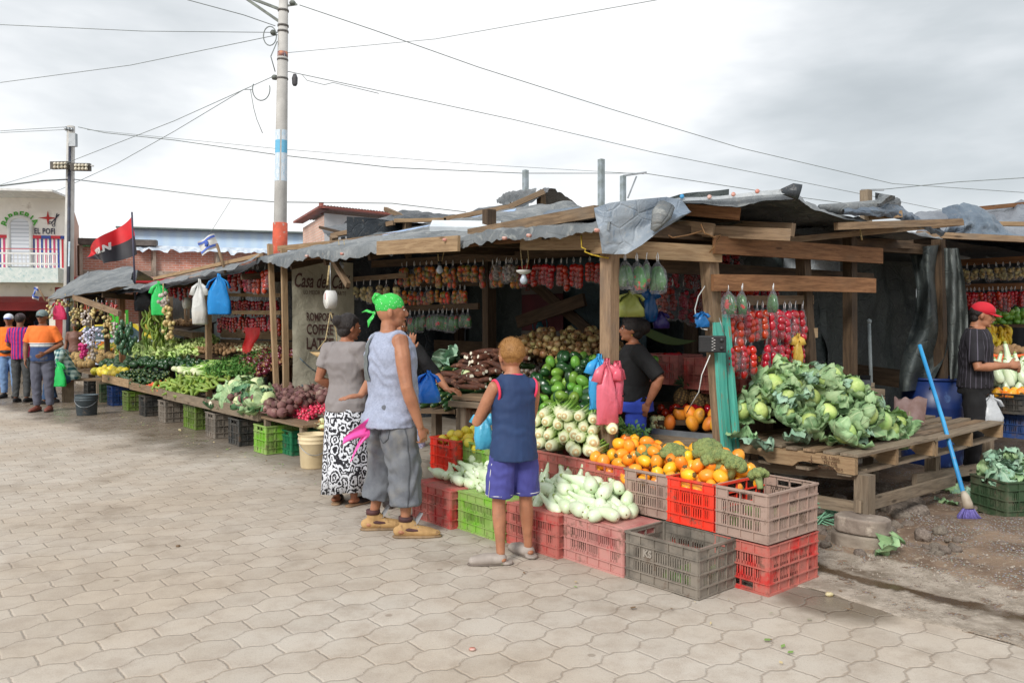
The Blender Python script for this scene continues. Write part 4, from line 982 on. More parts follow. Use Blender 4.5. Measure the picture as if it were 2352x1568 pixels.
def crate_mat(name,c,dust=(160,146,136),amt=.5,c2=None,bright=False):
 t=NT('plastic_'+name);p=t.coord('Object');g=t.t.nodes.new('ShaderNodeNewGeometry')
 vm=t.t.nodes.new('ShaderNodeVectorMath');vm.operation='ADD';t.put(vm.inputs[0],p);t.put(vm.inputs[1],t.math('MULTIPLY',t.rand(),50));v=vm.outputs[0]
 base=t.mix(t.noise(v,5,3),lin(c),lin(c2 or c))
 f=t.ramp(t.noise(v,4.5,6,.7),.62-amt*.42,.78-amt*.42)
 f=t.math('MULTIPLY',f,.68+.3*amt)
 sp=t.ramp(g.outputs['Pointiness'],.5,.58)
 f=t.math('MULTIPLY',f,t.math('SUBTRACT',1,t.math('MULTIPLY',sp,.35)))
 col=t.mix(f,base,lin(dust))
 col=t.mix(t.math('MULTIPLY',t.ramp(t.noise(v,9,6,.75),.54,.66),.7),col,lin((104,84,70)))
 col=t.mix(t.math('MULTIPLY',t.ramp(t.noise(v,2.3,3,.6),.56,.68),.6),col,t.val(lin(c),.5))
 t.bsdf(col,t.math('MULTIPLY_ADD',f,.35,.38),t.bump(t.noise(v,40,4),.15,.005),.4);return t.m
CM=dict(red=crate_mat('red',(200,60,56),(176,138,124),amt=.66),redd=crate_mat('red_dusty',(196,70,68),(172,128,116),.7),redb=crate_mat('red_bright',(232,58,44),(196,104,88),.3,(240,76,52)),pink=crate_mat('pink_dusty',(212,110,108),(176,152,142),.85),grey=crate_mat('grey',(112,106,98),(150,140,128),.6),tan=crate_mat('tan',(170,136,124),(166,150,138),.8),lime=crate_mat('lime',(132,188,62),(158,162,118),.58,(120,184,54)),green=crate_mat('green',(44,120,84),(100,120,100),.4),dgreen=crate_mat('dark_green',(62,84,60),(110,112,92),.5),black=crate_mat('black',(58,60,60),(96,90,82),.5),blue=crate_mat('blue',(44,74,130),(80,90,120),.4),lgrn=crate_mat('olive',(104,134,50),(110,112,84),.5),orange=crate_mat('orange_red',(226,84,60),(186,110,90),.2))
_cmesh={}
def crate(u,n,z,mat,label,long_u=True,inv=False,rot=0,sc_=(1,1,1),group=None,loc=None):
 if mat not in _cmesh:_cmesh[mat]=CR.mesh('crate',CM[mat])
 o=bpy.data.objects.new('plastic_crate',_cmesh[mat]);COL.objects.link(o)
 p=UN(u,n,z)if loc is None else Vector(loc)
 a=(ANG_U if long_u else ANG_N)+rot
 if inv:o.location=p+V(0,0,.28*sc_[2]);o.rotation_euler=Euler((PI,0,a))
 else:o.location=p;o.rotation_euler=Euler((0,0,a))
 o.scale=sc_
 return tag(o,label,'crate',group)
def rnd(a,b):return R.uniform(a,b)
def mesh_of(build,name,mats):m=MB();build(m);return m.mesh(name,mats)
class Pile:
 0
 def __init__(s,name,meshes,label,cat,group):s.name,s.meshes,s.label,s.cat,s.group=name,meshes,label,cat,group
 def put(s,loc,rot=(0,0,0),scale=1,label=None):
  o=bpy.data.objects.new(s.name,R.choice(s.meshes));COL.objects.link(o)
  o.location=Vector(loc);o.rotation_euler=rot;o.scale=scale if hasattr(scale,'__len__')else(scale,)*3
  return tag(o,label or s.label,s.cat,s.group)
def heap(u0,u1,n0,n1,zb,zt,r,maxn=150,K=60,aspect=1,dirn=None,seedp=None,inside=None):
 0
 P=[]
 d=dirn or(1,0);s=1/aspect
 fail=0
 while len(P)<maxn and fail<12:
  best=None
  A=np.array(P)if P else None
  for _ in range(K):
   u,n=rnd(u0,u1),rnd(n0,n1)
   if inside and not inside(u,n):continue
   z=zb(u,n)+r
   if A is not None:
    du,dn=A[:,0]-u,A[:,1]-n
    par=du*d[0]+dn*d[1];per=-du*d[1]+dn*d[0]
    q=4*r*r-(per*per+(par*s)**2)
    k=q>0
    if k.any():z=max(z,(A[k,2]+np.sqrt(q[k])).max())
   lim=zt(u,n)
   if z>lim:continue
   sc_=z-lim*.35
   if best is None or sc_<best[0]:best=(sc_,u,n,z)
  if best is None:fail+=1;continue
  P.append(best[1:])
 return P
def rot_any():return(rnd(0,6.28),rnd(0,6.28),rnd(0,6.28))
def along(dv,roll=None):
 0
 q=Vector(dv).normalized().to_track_quat('X','Z');e=q.to_euler()
 if roll is not None:q=q@Euler((roll,0,0)).to_quaternion();e=q.to_euler()
 return e
def lumpy(amp,fr,seed):return lambda d:1+amp*fbm(d*fr+Vector((seed,seed,seed)),1,2)
M_SQ=mt('squash_skin',(222,234,206),(206,224,184),9,.35,.05,30,rnd=.06,hue=.006,c3=(176,196,146),s3=40,t3=(.62,.75),coat=.2)
M_SQT=mt('squash_tip',(170,186,110),(130,150,80),30,.7)
def squash(seed,L=.23,r=.04,bend=.02):
 def b(m):
  pts,rad=[],[]
  prof=[(0,.012),(.02,.55),(.08,.86),(.2,1),(.36,.98),(.5,.8),(.62,.56),(.74,.42),(.86,.36),(.93,.36),(.96,.2)]
  for t,k in prof:pts.append(V(t*L-L*.4,bend*math.sin(t*3+seed),.006*math.sin(t*4+seed*2)));rad.append(r*k)
  m.tube(pts,rad,12)
  p=pts[-1];m.tube([p,p+V(.016,.002,0)],[r*.3,r*.2],7,1);m.ball(pts[0]+V(.002,0,0),.006,6,4,2)
 return mesh_of(b,'squash',[M_SQ,M_SQT,mt('blossom_scar',(120,100,60))])
SQ=[squash(1),squash(2,.21,.043,.012),squash(4,.25,.038,.03),squash(6,.18,.042,.01)]
M_OF=mt('orange_fruit',(252,182,40),(244,150,40),6,.35,.03,40,rnd=.08,hue=.025,c3=(196,168,60),s3=5,t3=(.58,.72),coat=.15)
def ofruit(seed):
 def b(m):
  m.ball((0,0,0),(.051,.040,.040),14,10,0,lumpy(.07,1.5,seed));m.ball((.048,0,0),(.008,.014,.014),8,4,1)
  for k in range(5):a=k*1.26;m.box((.051,.012*math.cos(a),.012*math.sin(a)),(.003,.012,.008),mi=1)
 return mesh_of(b,'orange_fruit',[M_OF,mt('calyx',(120,96,50),(80,70,40),20)])
OF=[ofruit(1),ofruit(5),ofruit(9)]
M_CIT=mt('citrus_skin',(240,214,60),(222,206,80),8,.4,.15,120,rnd=.06,hue=.015,c3=(180,190,80),s3=6)
CIT=[mesh_of(lambda m:m.ball((0,0,0),(.045,.043,.042),14,10,0,lumpy(.05,1.6,2)),'citrus',M_CIT)]
def leaf_mat(name,c1,c2,vein):
 t=NT(name);vec=t.coord('UV');o=t.coord('Object');sx=t.n('ShaderNodeSeparateXYZ',Vector=vec)
 r_=t.rand()
 col=t.mix(t.ramp(t.noise(o,14,4),.35,.65),lin(c1),lin(c2))
 x=t.math('ABSOLUTE',t.math('SUBTRACT',sx.outputs[1],.5));mid=t.ramp(x,.045,.012)
 sv=t.math('ABSOLUTE',t.math('SINE',t.math('MULTIPLY',t.math('ADD',sx.outputs[0],t.math('MULTIPLY',x,-1.0)),22)));side=t.ramp(sv,.16,.04)
 v=t.math('MAXIMUM',mid,t.math('MULTIPLY',side,.6),clamp=True)
 col=t.mix(t.math('MULTIPLY',v,.6),col,lin(vein));col=t.val(col,t.math('MULTIPLY_ADD',r_,.4,.8),t.math('MULTIPLY_ADD',t.math('FRACT',t.math('MULTIPLY',r_,9.7)),.03,.485))
 t.bsdf(col,.55,t.bump(t.math('ADD',t.noise(o,60,4),v),.6,.004),.35);return t.m
M_CABL=leaf_mat('cabbage_leaf',(166,194,144),(134,170,122),(208,224,176));M_CABH=mt('cabbage_head',(192,214,128),(158,190,108),7,.5,.5,24,rnd=.14,hue=.02,c3=(206,222,148),s3=16,t3=(.5,.7))
M_CABW=mt('cabbage_pale',(216,226,176),(196,212,148),7,.5,.4,30,rnd=.06,c3=(176,198,120),s3=16)
M_LEAFD=leaf_mat('cauliflower_leaf',(92,134,92),(66,108,76),(176,200,160));M_BLUEL=leaf_mat('bluish_leaf',(164,194,166),(138,176,150),(206,220,196))
def leaf(m,base,out,up,L,wd,curl=.6,mi=0,nu=8,nv=8,wav=.12,seed=0,cup=.5):
 0
 out,up=Vector(out).normalized(),Vector(up).normalized();side=out.cross(up).normalized()
 def f(a,b):
  t=a;w=wd*(math.sin(PI*min(1,t*.84+.10))**.65)*(1-.12*t);x=(b-.5)*2
  fr=wav*L*(.25+t*.75)*fbm((t*4+seed,x*2.4,seed*3.1),1,3)*(.35+abs(x))*1.6
  ang=curl*t
  p=Vector(base)+out*(L*math.sin(ang)/max(curl,.01)if abs(curl)>.01 else L*t)+up*(L*(1-math.cos(ang))/max(curl,.01)if abs(curl)>.01 else 0)
  nrm=(up*math.cos(ang)-out*math.sin(ang))
  return p+side*(x*w/2)+nrm*(cup*w*.5*x*x+fr)
 m.grid(f,nu,nv,mi)
def cabbage(seed,leaves=9,head=.086,mats=(M_CABH,M_CABL),spread=1.0):
 rs=random.Random(seed)
 def b(m):
  m.ball((0,0,0),(head,head,head*.92),18,12,0,lambda d:1+.035*fbm(d*3+Vector((seed,)*3),1,3)+.02*abs(math.sin(d.x*7+d.y*5+seed)))
  for k in range(leaves):
   a=k*2.4+rs.random();lv=rs.uniform(-.5,.25);dr=k%3==0;ca,sa=math.cos(a),math.sin(a)
   o=V(math.cos(a),math.sin(a),lv);bs_=V(math.cos(a),math.sin(a),0)*head*.55+V(0,0,-head*.75)
   leaf(m,bs_+V(ca,sa,.3)*head*(.25 if dr else.42),V(ca,sa,.15+lv*.4)if dr else V(ca*.5,sa*.5,1),V(0,0,1)-V(ca,sa,0)*.25 if dr else V(-ca,-sa,.35),rs.uniform(.15,.20)*spread,rs.uniform(.15,.20)*spread,rs.uniform(.8,1.4)if dr else rs.uniform(.7,1.1),1,8,8,.13,seed+k,.35)
 return mesh_of(b,'cabbage',list(mats))
CAB=[cabbage(3),cabbage(8,8),cabbage(15,10,.08),cabbage(21,7,.09,spread=.85)]
CABP=[cabbage(31,4,.085,(M_CABW,M_CABL),.9),cabbage(37,3,.09,(M_CABW,M_CABL),.8)]
LEAVES=[]
for k in range(4):
 m=MB();leaf(m,(-.1,0,0),(1,0,0),(0,0,1),.21,.2,.5+.3*k,0,12,12,.3,k*5+2,.2);LEAVES.append(m.mesh('leaf',[M_CABL if k%2 else M_BLUEL]))
M_ON=mt('onion_skin',(206,190,130),(168,122,74),9,.35,.15,60,rnd=.14,hue=.02,c3=(92,62,38),s3=7,t3=(.56,.66),coat=.2)
def onion(seed,c=None,r=.036):
 def b(m):
  m.ball((0,0,0),(r,r,r*.9),12,9,0,lumpy(.05,1.5,seed));m.tube([V(0,0,r*.8),V(.004,0,r*1.15),V(.01,.004,r*1.5)],[.008,.005,.002],5);m.ball((0,0,-r*.86),(.008,.008,.006),6,3,1)
  for k in range(3):
   a=seed+k*2.1;m.grid(lambda i,j:V(math.cos(a+i),math.sin(a+i),0)*r*(1.02+.3*j*fbm((i*5,j,seed)))+V(0,0,(j-.5)*r*1.1),4,3,2)
 return mesh_of(b,'onion',[c or M_ON,mt('root_tuft',(190,170,120)),mt('husk',(176,132,84),(120,84,52),20,.6)])
ON=[onion(1),onion(4,r=.039),onion(7,r=.032)]
M_WON=mt('white_onion',(232,232,190),(214,222,160),8,.3,.05,40,rnd=.05,coat=.3);WON=[onion(2,M_WON,.036)]
M_RON=mt('red_onion',(120,40,58),(84,28,44),8,.25,.05,40,rnd=.22,c3=(160,96,96),s3=9,t3=(.58,.7),coat=.4);RON=[onion(3,M_RON,.036),onion(5,M_RON,.039)]
M_GAR=mt('garlic',(206,198,188),(170,158,150),10,.6,.2,50,rnd=.12,c3=(140,110,110),s3=14);GAR=[onion(6,M_GAR,.026)]
M_POT=mt('potato',(172,138,98),(140,108,76),9,.8,.3,50,rnd=.12,c3=(96,74,54),s3=16)
POT=[mesh_of(lambda m:m.ball((0,0,0),(.042,.031,.029),12,9,0,lumpy(.14,1.4,3)),'potato',M_POT)]
M_BEET=mt('beet_skin',(128,94,88),(100,62,64),10,.75,.4,50,rnd=.2,hue=.01,c3=(156,134,120),s3=8,t3=(.5,.66))
def beet(seed,r=.036,mat=None,tail=.05):
 def b(m):
  m.ball((0,0,0),(r,r,r*1.02),12,9,0,lumpy(.08,1.5,seed));m.tube([V(0,0,-r*.85),V(.004,0,-r*1.2),V(.012*math.sin(seed),.01,-r-tail*.6),V(.03*math.sin(seed),.02,-r-tail)],[r*.3,r*.13,.003,.0012],5)
  for k in range(4):a=k*1.6+seed;m.tube([V(0,0,r*.85),V(.012*math.cos(a),.012*math.sin(a),r*1.2)],[.007,.004],5,1)
 return mesh_of(b,'beet',[mat or M_BEET,mt('stem_stub',(120,104,84),(140,60,70),20)])
BEET=[beet(1),beet(3,.041),beet(5,.03)]
M_RAD=mt('radish_skin',(226,60,96),(204,44,80),9,.35,.05,40,rnd=.1,coat=.3,c3=(238,140,150),s3=12);RAD=[beet(2,.0185,M_RAD,.04),beet(6,.017,M_RAD,.05)]
M_TOM=mt('tomato_skin',(186,26,18),(158,18,16),5,.22,.02,20,rnd=.12,hue=.012,coat=.5)
M_TOMG=mt('tomato_mixed',(226,92,30),(120,130,46),16,.28,.02,20,rnd=.15,hue=.03,coat=.4)
M_CHA=mt('chayote_skin',(128,172,66),(96,146,52),8,.4,.2,40,rnd=.25,hue=.02,coat=.2)
M_CHD=mt('chayote_dark',(44,86,44),(30,66,34),8,.32,.15,40,rnd=.25,hue=.015,coat=.3)
def chay(mat,seed):
 def b(m):
  def f(d):return(1+.16*d.x)*(1-.06*abs(math.sin(2.5*math.atan2(d.z,d.y)+seed))*(1.1-abs(d.x))*1.6)
  m.ball((0,0,0),(.062,.046,.043),20,12,0,f)
 return mesh_of(b,'chayote',mat)
CHA=[chay(M_CHA,0),chay(M_CHD,1),chay(M_CHD,2),chay(M_CHA,3)];CHL=[chay(M_CHA,0),chay(M_CHA,3)];CHD=[chay(M_CHD,1),chay(M_CHD,2)]
M_CUC=mt('cucumber_skin',(52,86,44),(34,64,34),12,.35,.15,60,rnd=.2,hue=.015,c3=(120,150,70),s3=9,t3=(.62,.75),coat=.25)
def cuc(L=.17,r=.026,mat=None,seed=0):
 def b(m):
  pts=[V(L*(t-.5),.008*math.sin(t*3+seed),.004*math.sin(t*5))for t in(0,.06,.2,.5,.8,.94,1)];m.tube(pts,[r*k for k in(.35,.72,.95,1,.95,.72,.3)],12)
  m.ball(pts[0],(.005,.007,.007),6,4,1)
 return mesh_of(b,'cucumber',[mat or M_CUC,mt('cuc_end',(176,176,96))])
CUC=[cuc(),cuc(.19,.025,seed=2),cuc(.15,.029,seed=4)]
M_CAS=mt('cassava_bark',(96,54,36),(70,40,28),14,.7,.5,60,rnd=.15,c3=(142,100,76),s3=20,t3=(.56,.68));M_CASW=mt('cassava_flesh',(238,234,216),(226,220,196),10,.6)
def cas(seed,L=.24,r=.03):
 def b(m):
  pts=[V(L*(t-.5),.015*math.sin(t*4+seed),.01*math.sin(t*5+seed))for t in(0,.12,.35,.6,.85,1)]
  m.tube(pts,[r*k for k in(.62,.9,1.0,.85,.55,.2)],10);d=(pts[0]-pts[1]).normalized();m.tube([pts[0],pts[0]+d*.003],[r*.55,r*.55],10,1,smooth=False)
 return mesh_of(b,'cassava_root',[M_CAS,M_CASW])
CAS=[cas(1),cas(3,.2,.033),cas(5,.27,.027)]
M_CELW=NT('celery_stalk');vec=M_CELW.coord('Object');sx=M_CELW.n('ShaderNodeSeparateXYZ',Vector=vec)
f_=M_CELW.ramp(M_CELW.math('ADD',sx.outputs[0],M_CELW.math('MULTIPLY',M_CELW.noise(vec,30,2),.06)),-.10,.10);M_CELW.bsdf(M_CELW.val(M_CELW.mix(f_,lin((232,236,196)),lin((140,186,76))),M_CELW.math('MULTIPLY_ADD',M_CELW.rand(),.24,.88)),.45,M_CELW.bump(M_CELW.n('ShaderNodeTexWave',Scale=40).outputs[0],.2,.003));M_CELW=M_CELW.m
M_CELB=mt('celery_butt',(206,176,120),(226,206,160),30,.7,.2)
def celery(seed):
 rs=random.Random(seed)
 def b(m):
  m.tube([V(-.13,0,0),V(-.12,0,0),V(-.09,0,0),V(-.03,0,0)],[.022,.03,.036,.034],12)
  m.tube([V(-.136,0,0),V(-.128,0,0)],[.018,.021],10,1);m.tube([V(-.137,0,0),V(-.132,0,0)],[.008,.010],8,0)
  for k in range(9):
   a=k*.7+rs.random()*.3;r0=.025;r1=rs.uniform(.03,.05)
   m.tube([V(-.11,math.cos(a)*.016,math.sin(a)*.016),V(-.05,math.cos(a)*r0*1.05,math.sin(a)*r0*1.05),V(.06,math.cos(a)*r1*.8,math.sin(a)*r1*.8),V(.20,math.cos(a)*r1,math.sin(a)*r1)],[.010,.012,.009,.005],6,0,flat=(1,.8))
 return mesh_of(b,'celery_bunch',[M_CELW,M_CELB])
CEL=[celery(1),celery(5),celery(9)]
M_PLA=mt('plantain_skin',(146,168,74),(112,142,58),8,.4,.1,rnd=.14,hue=.015,c3=(84,92,44),s3=18,t3=(.66,.78));M_BAN=mt('banana_skin',(226,190,46),(186,160,40),8,.45,.05,rnd=.12,hue=.02,c3=(96,76,30),s3=14,t3=(.58,.7))
def plantain(mat,L=.2,r=.019,bend=.05):
 def b(m):
  pts=[V(L*(t-.5),0,-bend*4*(t-.5)**2*1.0+bend*.4)for t in(0,.05,.2,.4,.6,.8,.94,1)];m.tube(pts,[r*k for k in(.3,.5,.9,1,1,.88,.5,.25)],6,smooth=True)
 return mesh_of(b,'plantain',mat)
PLA=[plantain(M_PLA),plantain(M_PLA,.23,.02,.07)];BNN=[plantain(M_BAN,.14,.018,.045)]
M_CARR=mt('carrot_skin',(236,112,50),(216,92,40),10,.55,.3,80,rnd=.1,hue=.012,c3=(238,170,130),s3=12)
CARR=[mesh_of(lambda m:m.tube([V(-.09,0,0),V(-.085,0,0),V(-.03,0,0),V(.06,.004,0),V(.1,0,0)],[.008,.021,.02,.013,.003],10),'carrot',M_CARR)]
def melon_mat():
 t=NT('watermelon_skin');v=t.coord('Object');n_=t.noise(v,12,3);sx=t.n('ShaderNodeSeparateXYZ',Vector=v)
 a=t.math('ARCTAN2',sx.outputs[1],sx.outputs[2]);s_=t.math('SINE',t.math('ADD',t.math('MULTIPLY',a,9),t.math('MULTIPLY',n_,5)))
 t.bsdf(t.val(t.mix(t.ramp(s_,-.3,.6),lin((66,98,62)),lin((36,62,44))),t.math('MULTIPLY_ADD',t.rand(),.3,.85)),.4);return t.m
WM=[mesh_of(lambda m:m.ball((0,0,0),(.12,.092,.092),18,12),'watermelon',melon_mat())]
M_MEL=mt('netted_melon',(186,152,98),(146,124,82),14,.8,.6,60,rnd=.12,c3=(104,96,66),s3=24);MEL=[mesh_of(lambda m:(m.ball((0,0,0),(.085,.075,.075),16,11,0,lumpy(.04,1.3,3)),m.ball((.083,0,0),(.006,.02,.02),8,4,1)),'melon',[M_MEL,mt('melon_scar',(96,76,50))])]
M_PAP=mt('papaya_skin',(196,170,60),(104,128,60),5,.45,.05,rnd=.1,hue=.03,c3=(226,140,50),s3=4,t3=(.5,.62));PAP=[mesh_of(lambda m:m.tube([V(-.13,0,0),V(-.12,0,0),V(-.06,0,0),V(.03,0,0),V(.10,0,0),V(.135,0,0)],[.008,.035,.062,.068,.045,.01],14),'papaya',M_PAP)]
M_PUM=mt('round_papaya',(240,158,48),(222,132,44),5,.5,.1,rnd=.08,hue=.02,c3=(150,104,60),s3=8,t3=(.62,.74));RP_=[mesh_of(lambda m:m.ball((0,0,0),(.088,.062,.06),18,12,0,lumpy(.06,1.4,4)),'papaya',M_PUM)]
def pineapple():
 t=NT('pineapple_skin');v=t.coord('Object');d=t.vor(v,46,'F1','Distance',.35)
 t.bsdf(t.val(t.mix(t.ramp(d,.25,.6),lin((150,120,72)),lin((84,66,44))),t.math('MULTIPLY_ADD',t.rand(),.3,.85)),.8,t.bump(d,-1.0,.02))
 def b(m):
  m.ball((0,0,0),(.068,.068,.085),20,14,0,lambda d:1+.05*math.sin(d.z*22+math.atan2(d.y,d.x)*8)*math.sin(d.z*22-math.atan2(d.y,d.x)*8))
  for k in range(14):a=k*2.4;q=.5+.04*k;leaf(m,(0,0,.08),(math.cos(a)*(1.3-q),math.sin(a)*(1.3-q),.6+q),(math.cos(a),math.sin(a),0),.09,.018,.6,1,4,2,.0,k)
 return mesh_of(b,'pineapple',[t.m,mt('pine_leaf',(96,120,84),(70,96,66),10)])
PINE=[pineapple()]
M_BRO=mt('broccoli_floret',(150,164,100),(118,136,84),30,.9,1.0,130,rnd=.08,c3=(160,166,100),s3=60,t3=(.5,.65),dist=.02);M_BROS=mt('broccoli_stem',(166,184,120))
def broc(seed,mat=M_BRO,r=.07,stem=M_BROS):
 rs=random.Random(seed)
 def b(m):
  for k in range(26):
   a=k*2.4;q=math.sqrt(k/26);d=V(math.cos(a)*q,math.sin(a)*q,math.sqrt(max(0,1.05-q*q))*.8)
   m.ball(d*r*.72,r*rs.uniform(.24,.34),9,6,0,lambda e:1+.16*noise.noise(e*5+Vector((k,seed,0))))
  m.tube([V(0,0,-.06),V(0,0,0),V(0,0,.03)],[.018,.022,.035],8,1)
 return mesh_of(b,'broccoli',[mat,stem])
BRO=[broc(1),broc(4,r=.06)]
M_CAUL=mt('cauliflower_curd',(238,236,214),(226,222,190),20,.8,.8,110,rnd=.04,dist=.015)
def cauli(seed):
 def b(m):
  m.ball((0,0,.01),(.078,.078,.062),24,16,0,lambda d:1+.05*abs(noise.noise(d*9+Vector((seed,)*3))))
  for k in range(6):a=k*1.05+seed;leaf(m,V(math.cos(a),math.sin(a),0)*.03+V(0,0,-.05),(math.cos(a),math.sin(a),.3),(-math.cos(a)*.3,-math.sin(a)*.3,1),.15,.09,1.0,1,7,6,.15,seed+k,.4)
 return mesh_of(b,'cauliflower',[M_CAUL,M_LEAFD])
CAU=[cauli(1),cauli(5)]
M_LET=leaf_mat('lettuce_leaf',(212,230,156),(188,216,124),(232,240,190))
def lettuce(seed):
 rs=random.Random(seed)
 def b(m):
  for k in range(15):
   a=k*2.4;e=rs.uniform(.1,1.2);leaf(m,V(0,0,-.05),(math.cos(a),math.sin(a),e),(-math.cos(a)*.5,-math.sin(a)*.5,1),rs.uniform(.10,.15),rs.uniform(.09,.13),.9,0,7,7,.4,seed+k,.3)
 return mesh_of(b,'lettuce',M_LET)
LET=[lettuce(2),lettuce(7)]
def herb(seed,c1,c2,L=.22,n=150,wd=.10):
 rs=random.Random(seed)
 def b(m):
  for k in range(16):
   a=rs.uniform(-.5,.5);bb=rs.uniform(-.35,.5);m.tube([V(-L*.6,rs.uniform(-.015,.015),rs.uniform(-.012,.012)),V(0,a*.05,bb*.05),V(L*.4,a*.14,bb*.12)],[.0035,.003,.0015],4,1)
  for k in range(n):
   t=rs.uniform(-.1,1);p=V(L*.55*t,rs.gauss(0,1)*wd*.38*(.5+t),rs.gauss(0,1)*wd*.33*(.5+t));s_=rs.uniform(.010,.020)
   d1=V(rs.gauss(0,1),rs.gauss(0,1),rs.gauss(0,1)).normalized();d2=d1.cross(V(rs.gauss(0,1),rs.gauss(0,1),1)).normalized()
   m.add([p-d1*s_,p-d2*s_*.6,p+d1*s_,p+d2*s_*.6+d1.cross(d2)*.004],[(0,1,2,3)],0,False)
 return mesh_of(b,'herb_bunch',[mt('herb_%d'%seed,c1,c2,30,.6,rnd=.15),mt('herb_stem',(140,176,90))])
PAR=[herb(1,(72,112,54),(48,84,40),.24,260,.12)];PARD=[herb(2,(44,78,40),(30,58,32),.2,260,.12)];PARL=[herb(3,(92,148,60),(70,120,50),.2,220,.11)]
FILM=mat_film('clear_film',(240,242,246),.06)
def bag(seed,item='tomato',rows=4,H=.24,wd=.085,mat=None,r=.031):
 rs=random.Random(seed);t=MB();f=MB();h=MB()
 base=-.055-H
 if item=='tomato':
  for k in range(rows):
   for s_ in(-1,1):
    z=base+r*1.1+k*(H-r*2.2)/(rows-1)*.92+rs.uniform(-.005,.005);w=wd*.5*(.62 if k==rows-1 else 1)
    if k==rows-1 and s_>0 and rs.random()<.6:continue
    t.ball((s_*w*.55+rs.uniform(-.006,.006),rs.uniform(-.018,.018),z),(r*rs.uniform(.9,1.08),r*.95,r*rs.uniform(1.1,1.35)),10,8)
 elif item=='small':
  for k in range(int(rows*5)):
   z=base+r+(H-2.2*r)*rs.random();q=1-.5*((z-base)/H);t.ball((rs.uniform(-1,1)*wd*.38*q,rs.uniform(-.022,.022),z),r,7,5)
 elif item=='long':
  for k in range(5):
   x=rs.uniform(-1,1)*wd*.34;t.tube([V(x,rs.uniform(-.015,.015),base+.015),V(x*1.1,0,base+H*.35),V(x*.6,0,base+H*.72),V(x*.3,0,base+H*.85)],[.014,.030,.024,.008],8,round_caps=False)
 def fn(p,q,k):return p+V(.004*math.sin(q*3+k*9+seed),.004*math.cos(q*4+k*7),.003*math.sin(q*5))
 f.rings([(0,0,base-.008,wd*.40,.018),(0,0,base+.01,wd*.56,.036),(0,0,base+H*.4,wd*.6,.040),(0,0,base+H*.72,wd*.5,.034),(.002,0,base+H*.93,wd*.22,.014),(0,0,-.055,.009,.006),(0,0,-.045,.012,.008)],12,caps=False,fn=fn)
 h.tube([V(-.005,0,-.05),V(-.008,0,-.02),V(0,-.004,.004),V(.008,0,-.02),V(.005,0,-.05)],.0035,5)
 return t.mesh('vegetables',mat),f.mesh('bag_film',FILM),h.mesh('bag_handle',mt('bag_handle',(226,228,230)))
def BAGSET(*a,**k):return[bag(s_,*a,**k)for s_ in(1,2,3,4)]
BG_RED=BAGSET(mat=M_TOM);BG_MIX=BAGSET(mat=M_TOMG,rows=3,H=.2,wd=.10,r=.031);M_PEP=mt('pepper_skin',(66,128,50),(44,96,42),10,.25,rnd=.2,c3=(210,50,40),s3=7,t3=(.56,.6),coat=.4)
BG_PEP=BAGSET('long',mat=M_PEP,H=.2,wd=.125);BG_ONI=BAGSET('small',rows=3,H=.18,wd=.1,mat=mt('bag_onions',(206,196,140),(186,156,100),12,.4,rnd=.1),r=.026);BG_GAR=BAGSET('small',rows=5,H=.16,wd=.11,mat=M_GAR,r=.014)
BG_PLUM=BAGSET('small',rows=6,H=.26,wd=.12,mat=M_TOM,r=.02)
def hang_bag(p,kind,label,group,cat='bag',name='vegetable_bag',s=1,parts=True):
 t,f,h=R.choice(kind)
 e=thing(name,label,cat,p,group,(0,rnd(-.12,.12),rnd(-.9,.9)+ANG_U));sx=rnd(.92,1.1);e.scale=(s*sx,s*sx,s*rnd(.84,1.2))
 for nm,me in(('vegetables',t),('bag_film',f),('bag_handle',h)):
  o=bpy.data.objects.new(nm,me);COL.objects.link(o);o.parent=e
 return e
def bag_row(p0,p1,n,kind,label,group,name='tomato_bag',s=1,jit=.01,skip=()):
 for k in range(n):
  if k in skip:continue
  p=Vector(p0).lerp(Vector(p1),(k+.5+rnd(-.18,.18))/n)+V(0,rnd(-.012,.012),rnd(-jit,0))
  hang_bag(p,kind,label,group,name=name,s=s)
def ux(px,n):return PN(px,900,n).dot(U)
G=None
crate(4.95,3.51,0,'redd','dusty red upturned crate at the left end of the front row under pale squash',inv=True)
crate(4.43,3.57,0,'lime','lime green upturned crate in the front row beside the boy',inv=True)
crate(3.93,3.61,0,'redd','wet dark red upturned crate in the front row just right of the boy',inv=True,rot=.01)
crate(3.41,3.66,0,'pink','faded pinkish red upturned crate between the boy and the grey open crate',inv=True,rot=-.01)
gc=crate(2.89,3.67,0,'grey','muddy grey crate standing open and nearly empty at the front',rot=.02)
ks=text_mesh('KS',.055,plane_M(UN(2.98,3.67,.176)-N*.181,-U),mt('embossed_grey',(176,168,156),(150,142,132),9,.8),None,'embossed_mark',bold=.002);ks.parent=gc;ks.matrix_parent_inverse=(Matrix.Translation(gc.location)@gc.rotation_euler.to_matrix().to_4x4()).inverted()
crate(2.60,4.10,0,'red','worn red upturned crate on the ground under the open pinkish crate',long_u=False,inv=True)
tp=crate(2.60,4.09,.283,'tan','open dusty pink crate stacked at the right corner with a notched rim',long_u=False)
crate(2.95,4.12,0,'redb','red crate on the ground beneath the bright red fruit crate',long_u=False,inv=True);crate(2.94,4.09,.283,'redb','bright red crate of orange fruit next to the open pinkish crate',long_u=False)
crate(3.31,4.13,0,'dgreen','dark green crate on the ground beneath the dusty tan fruit crate',long_u=False,inv=True);crate(3.30,4.10,.283,'tan','dusty tan crate of orange fruit between two red ones',long_u=False,rot=.02)
crate(3.67,4.13,0,'red','red crate on the ground under the fruit crate by the front post',long_u=False,inv=True);crate(3.655,4.10,.283,'red','red crate of orange fruit right in front of the corner post',long_u=False)
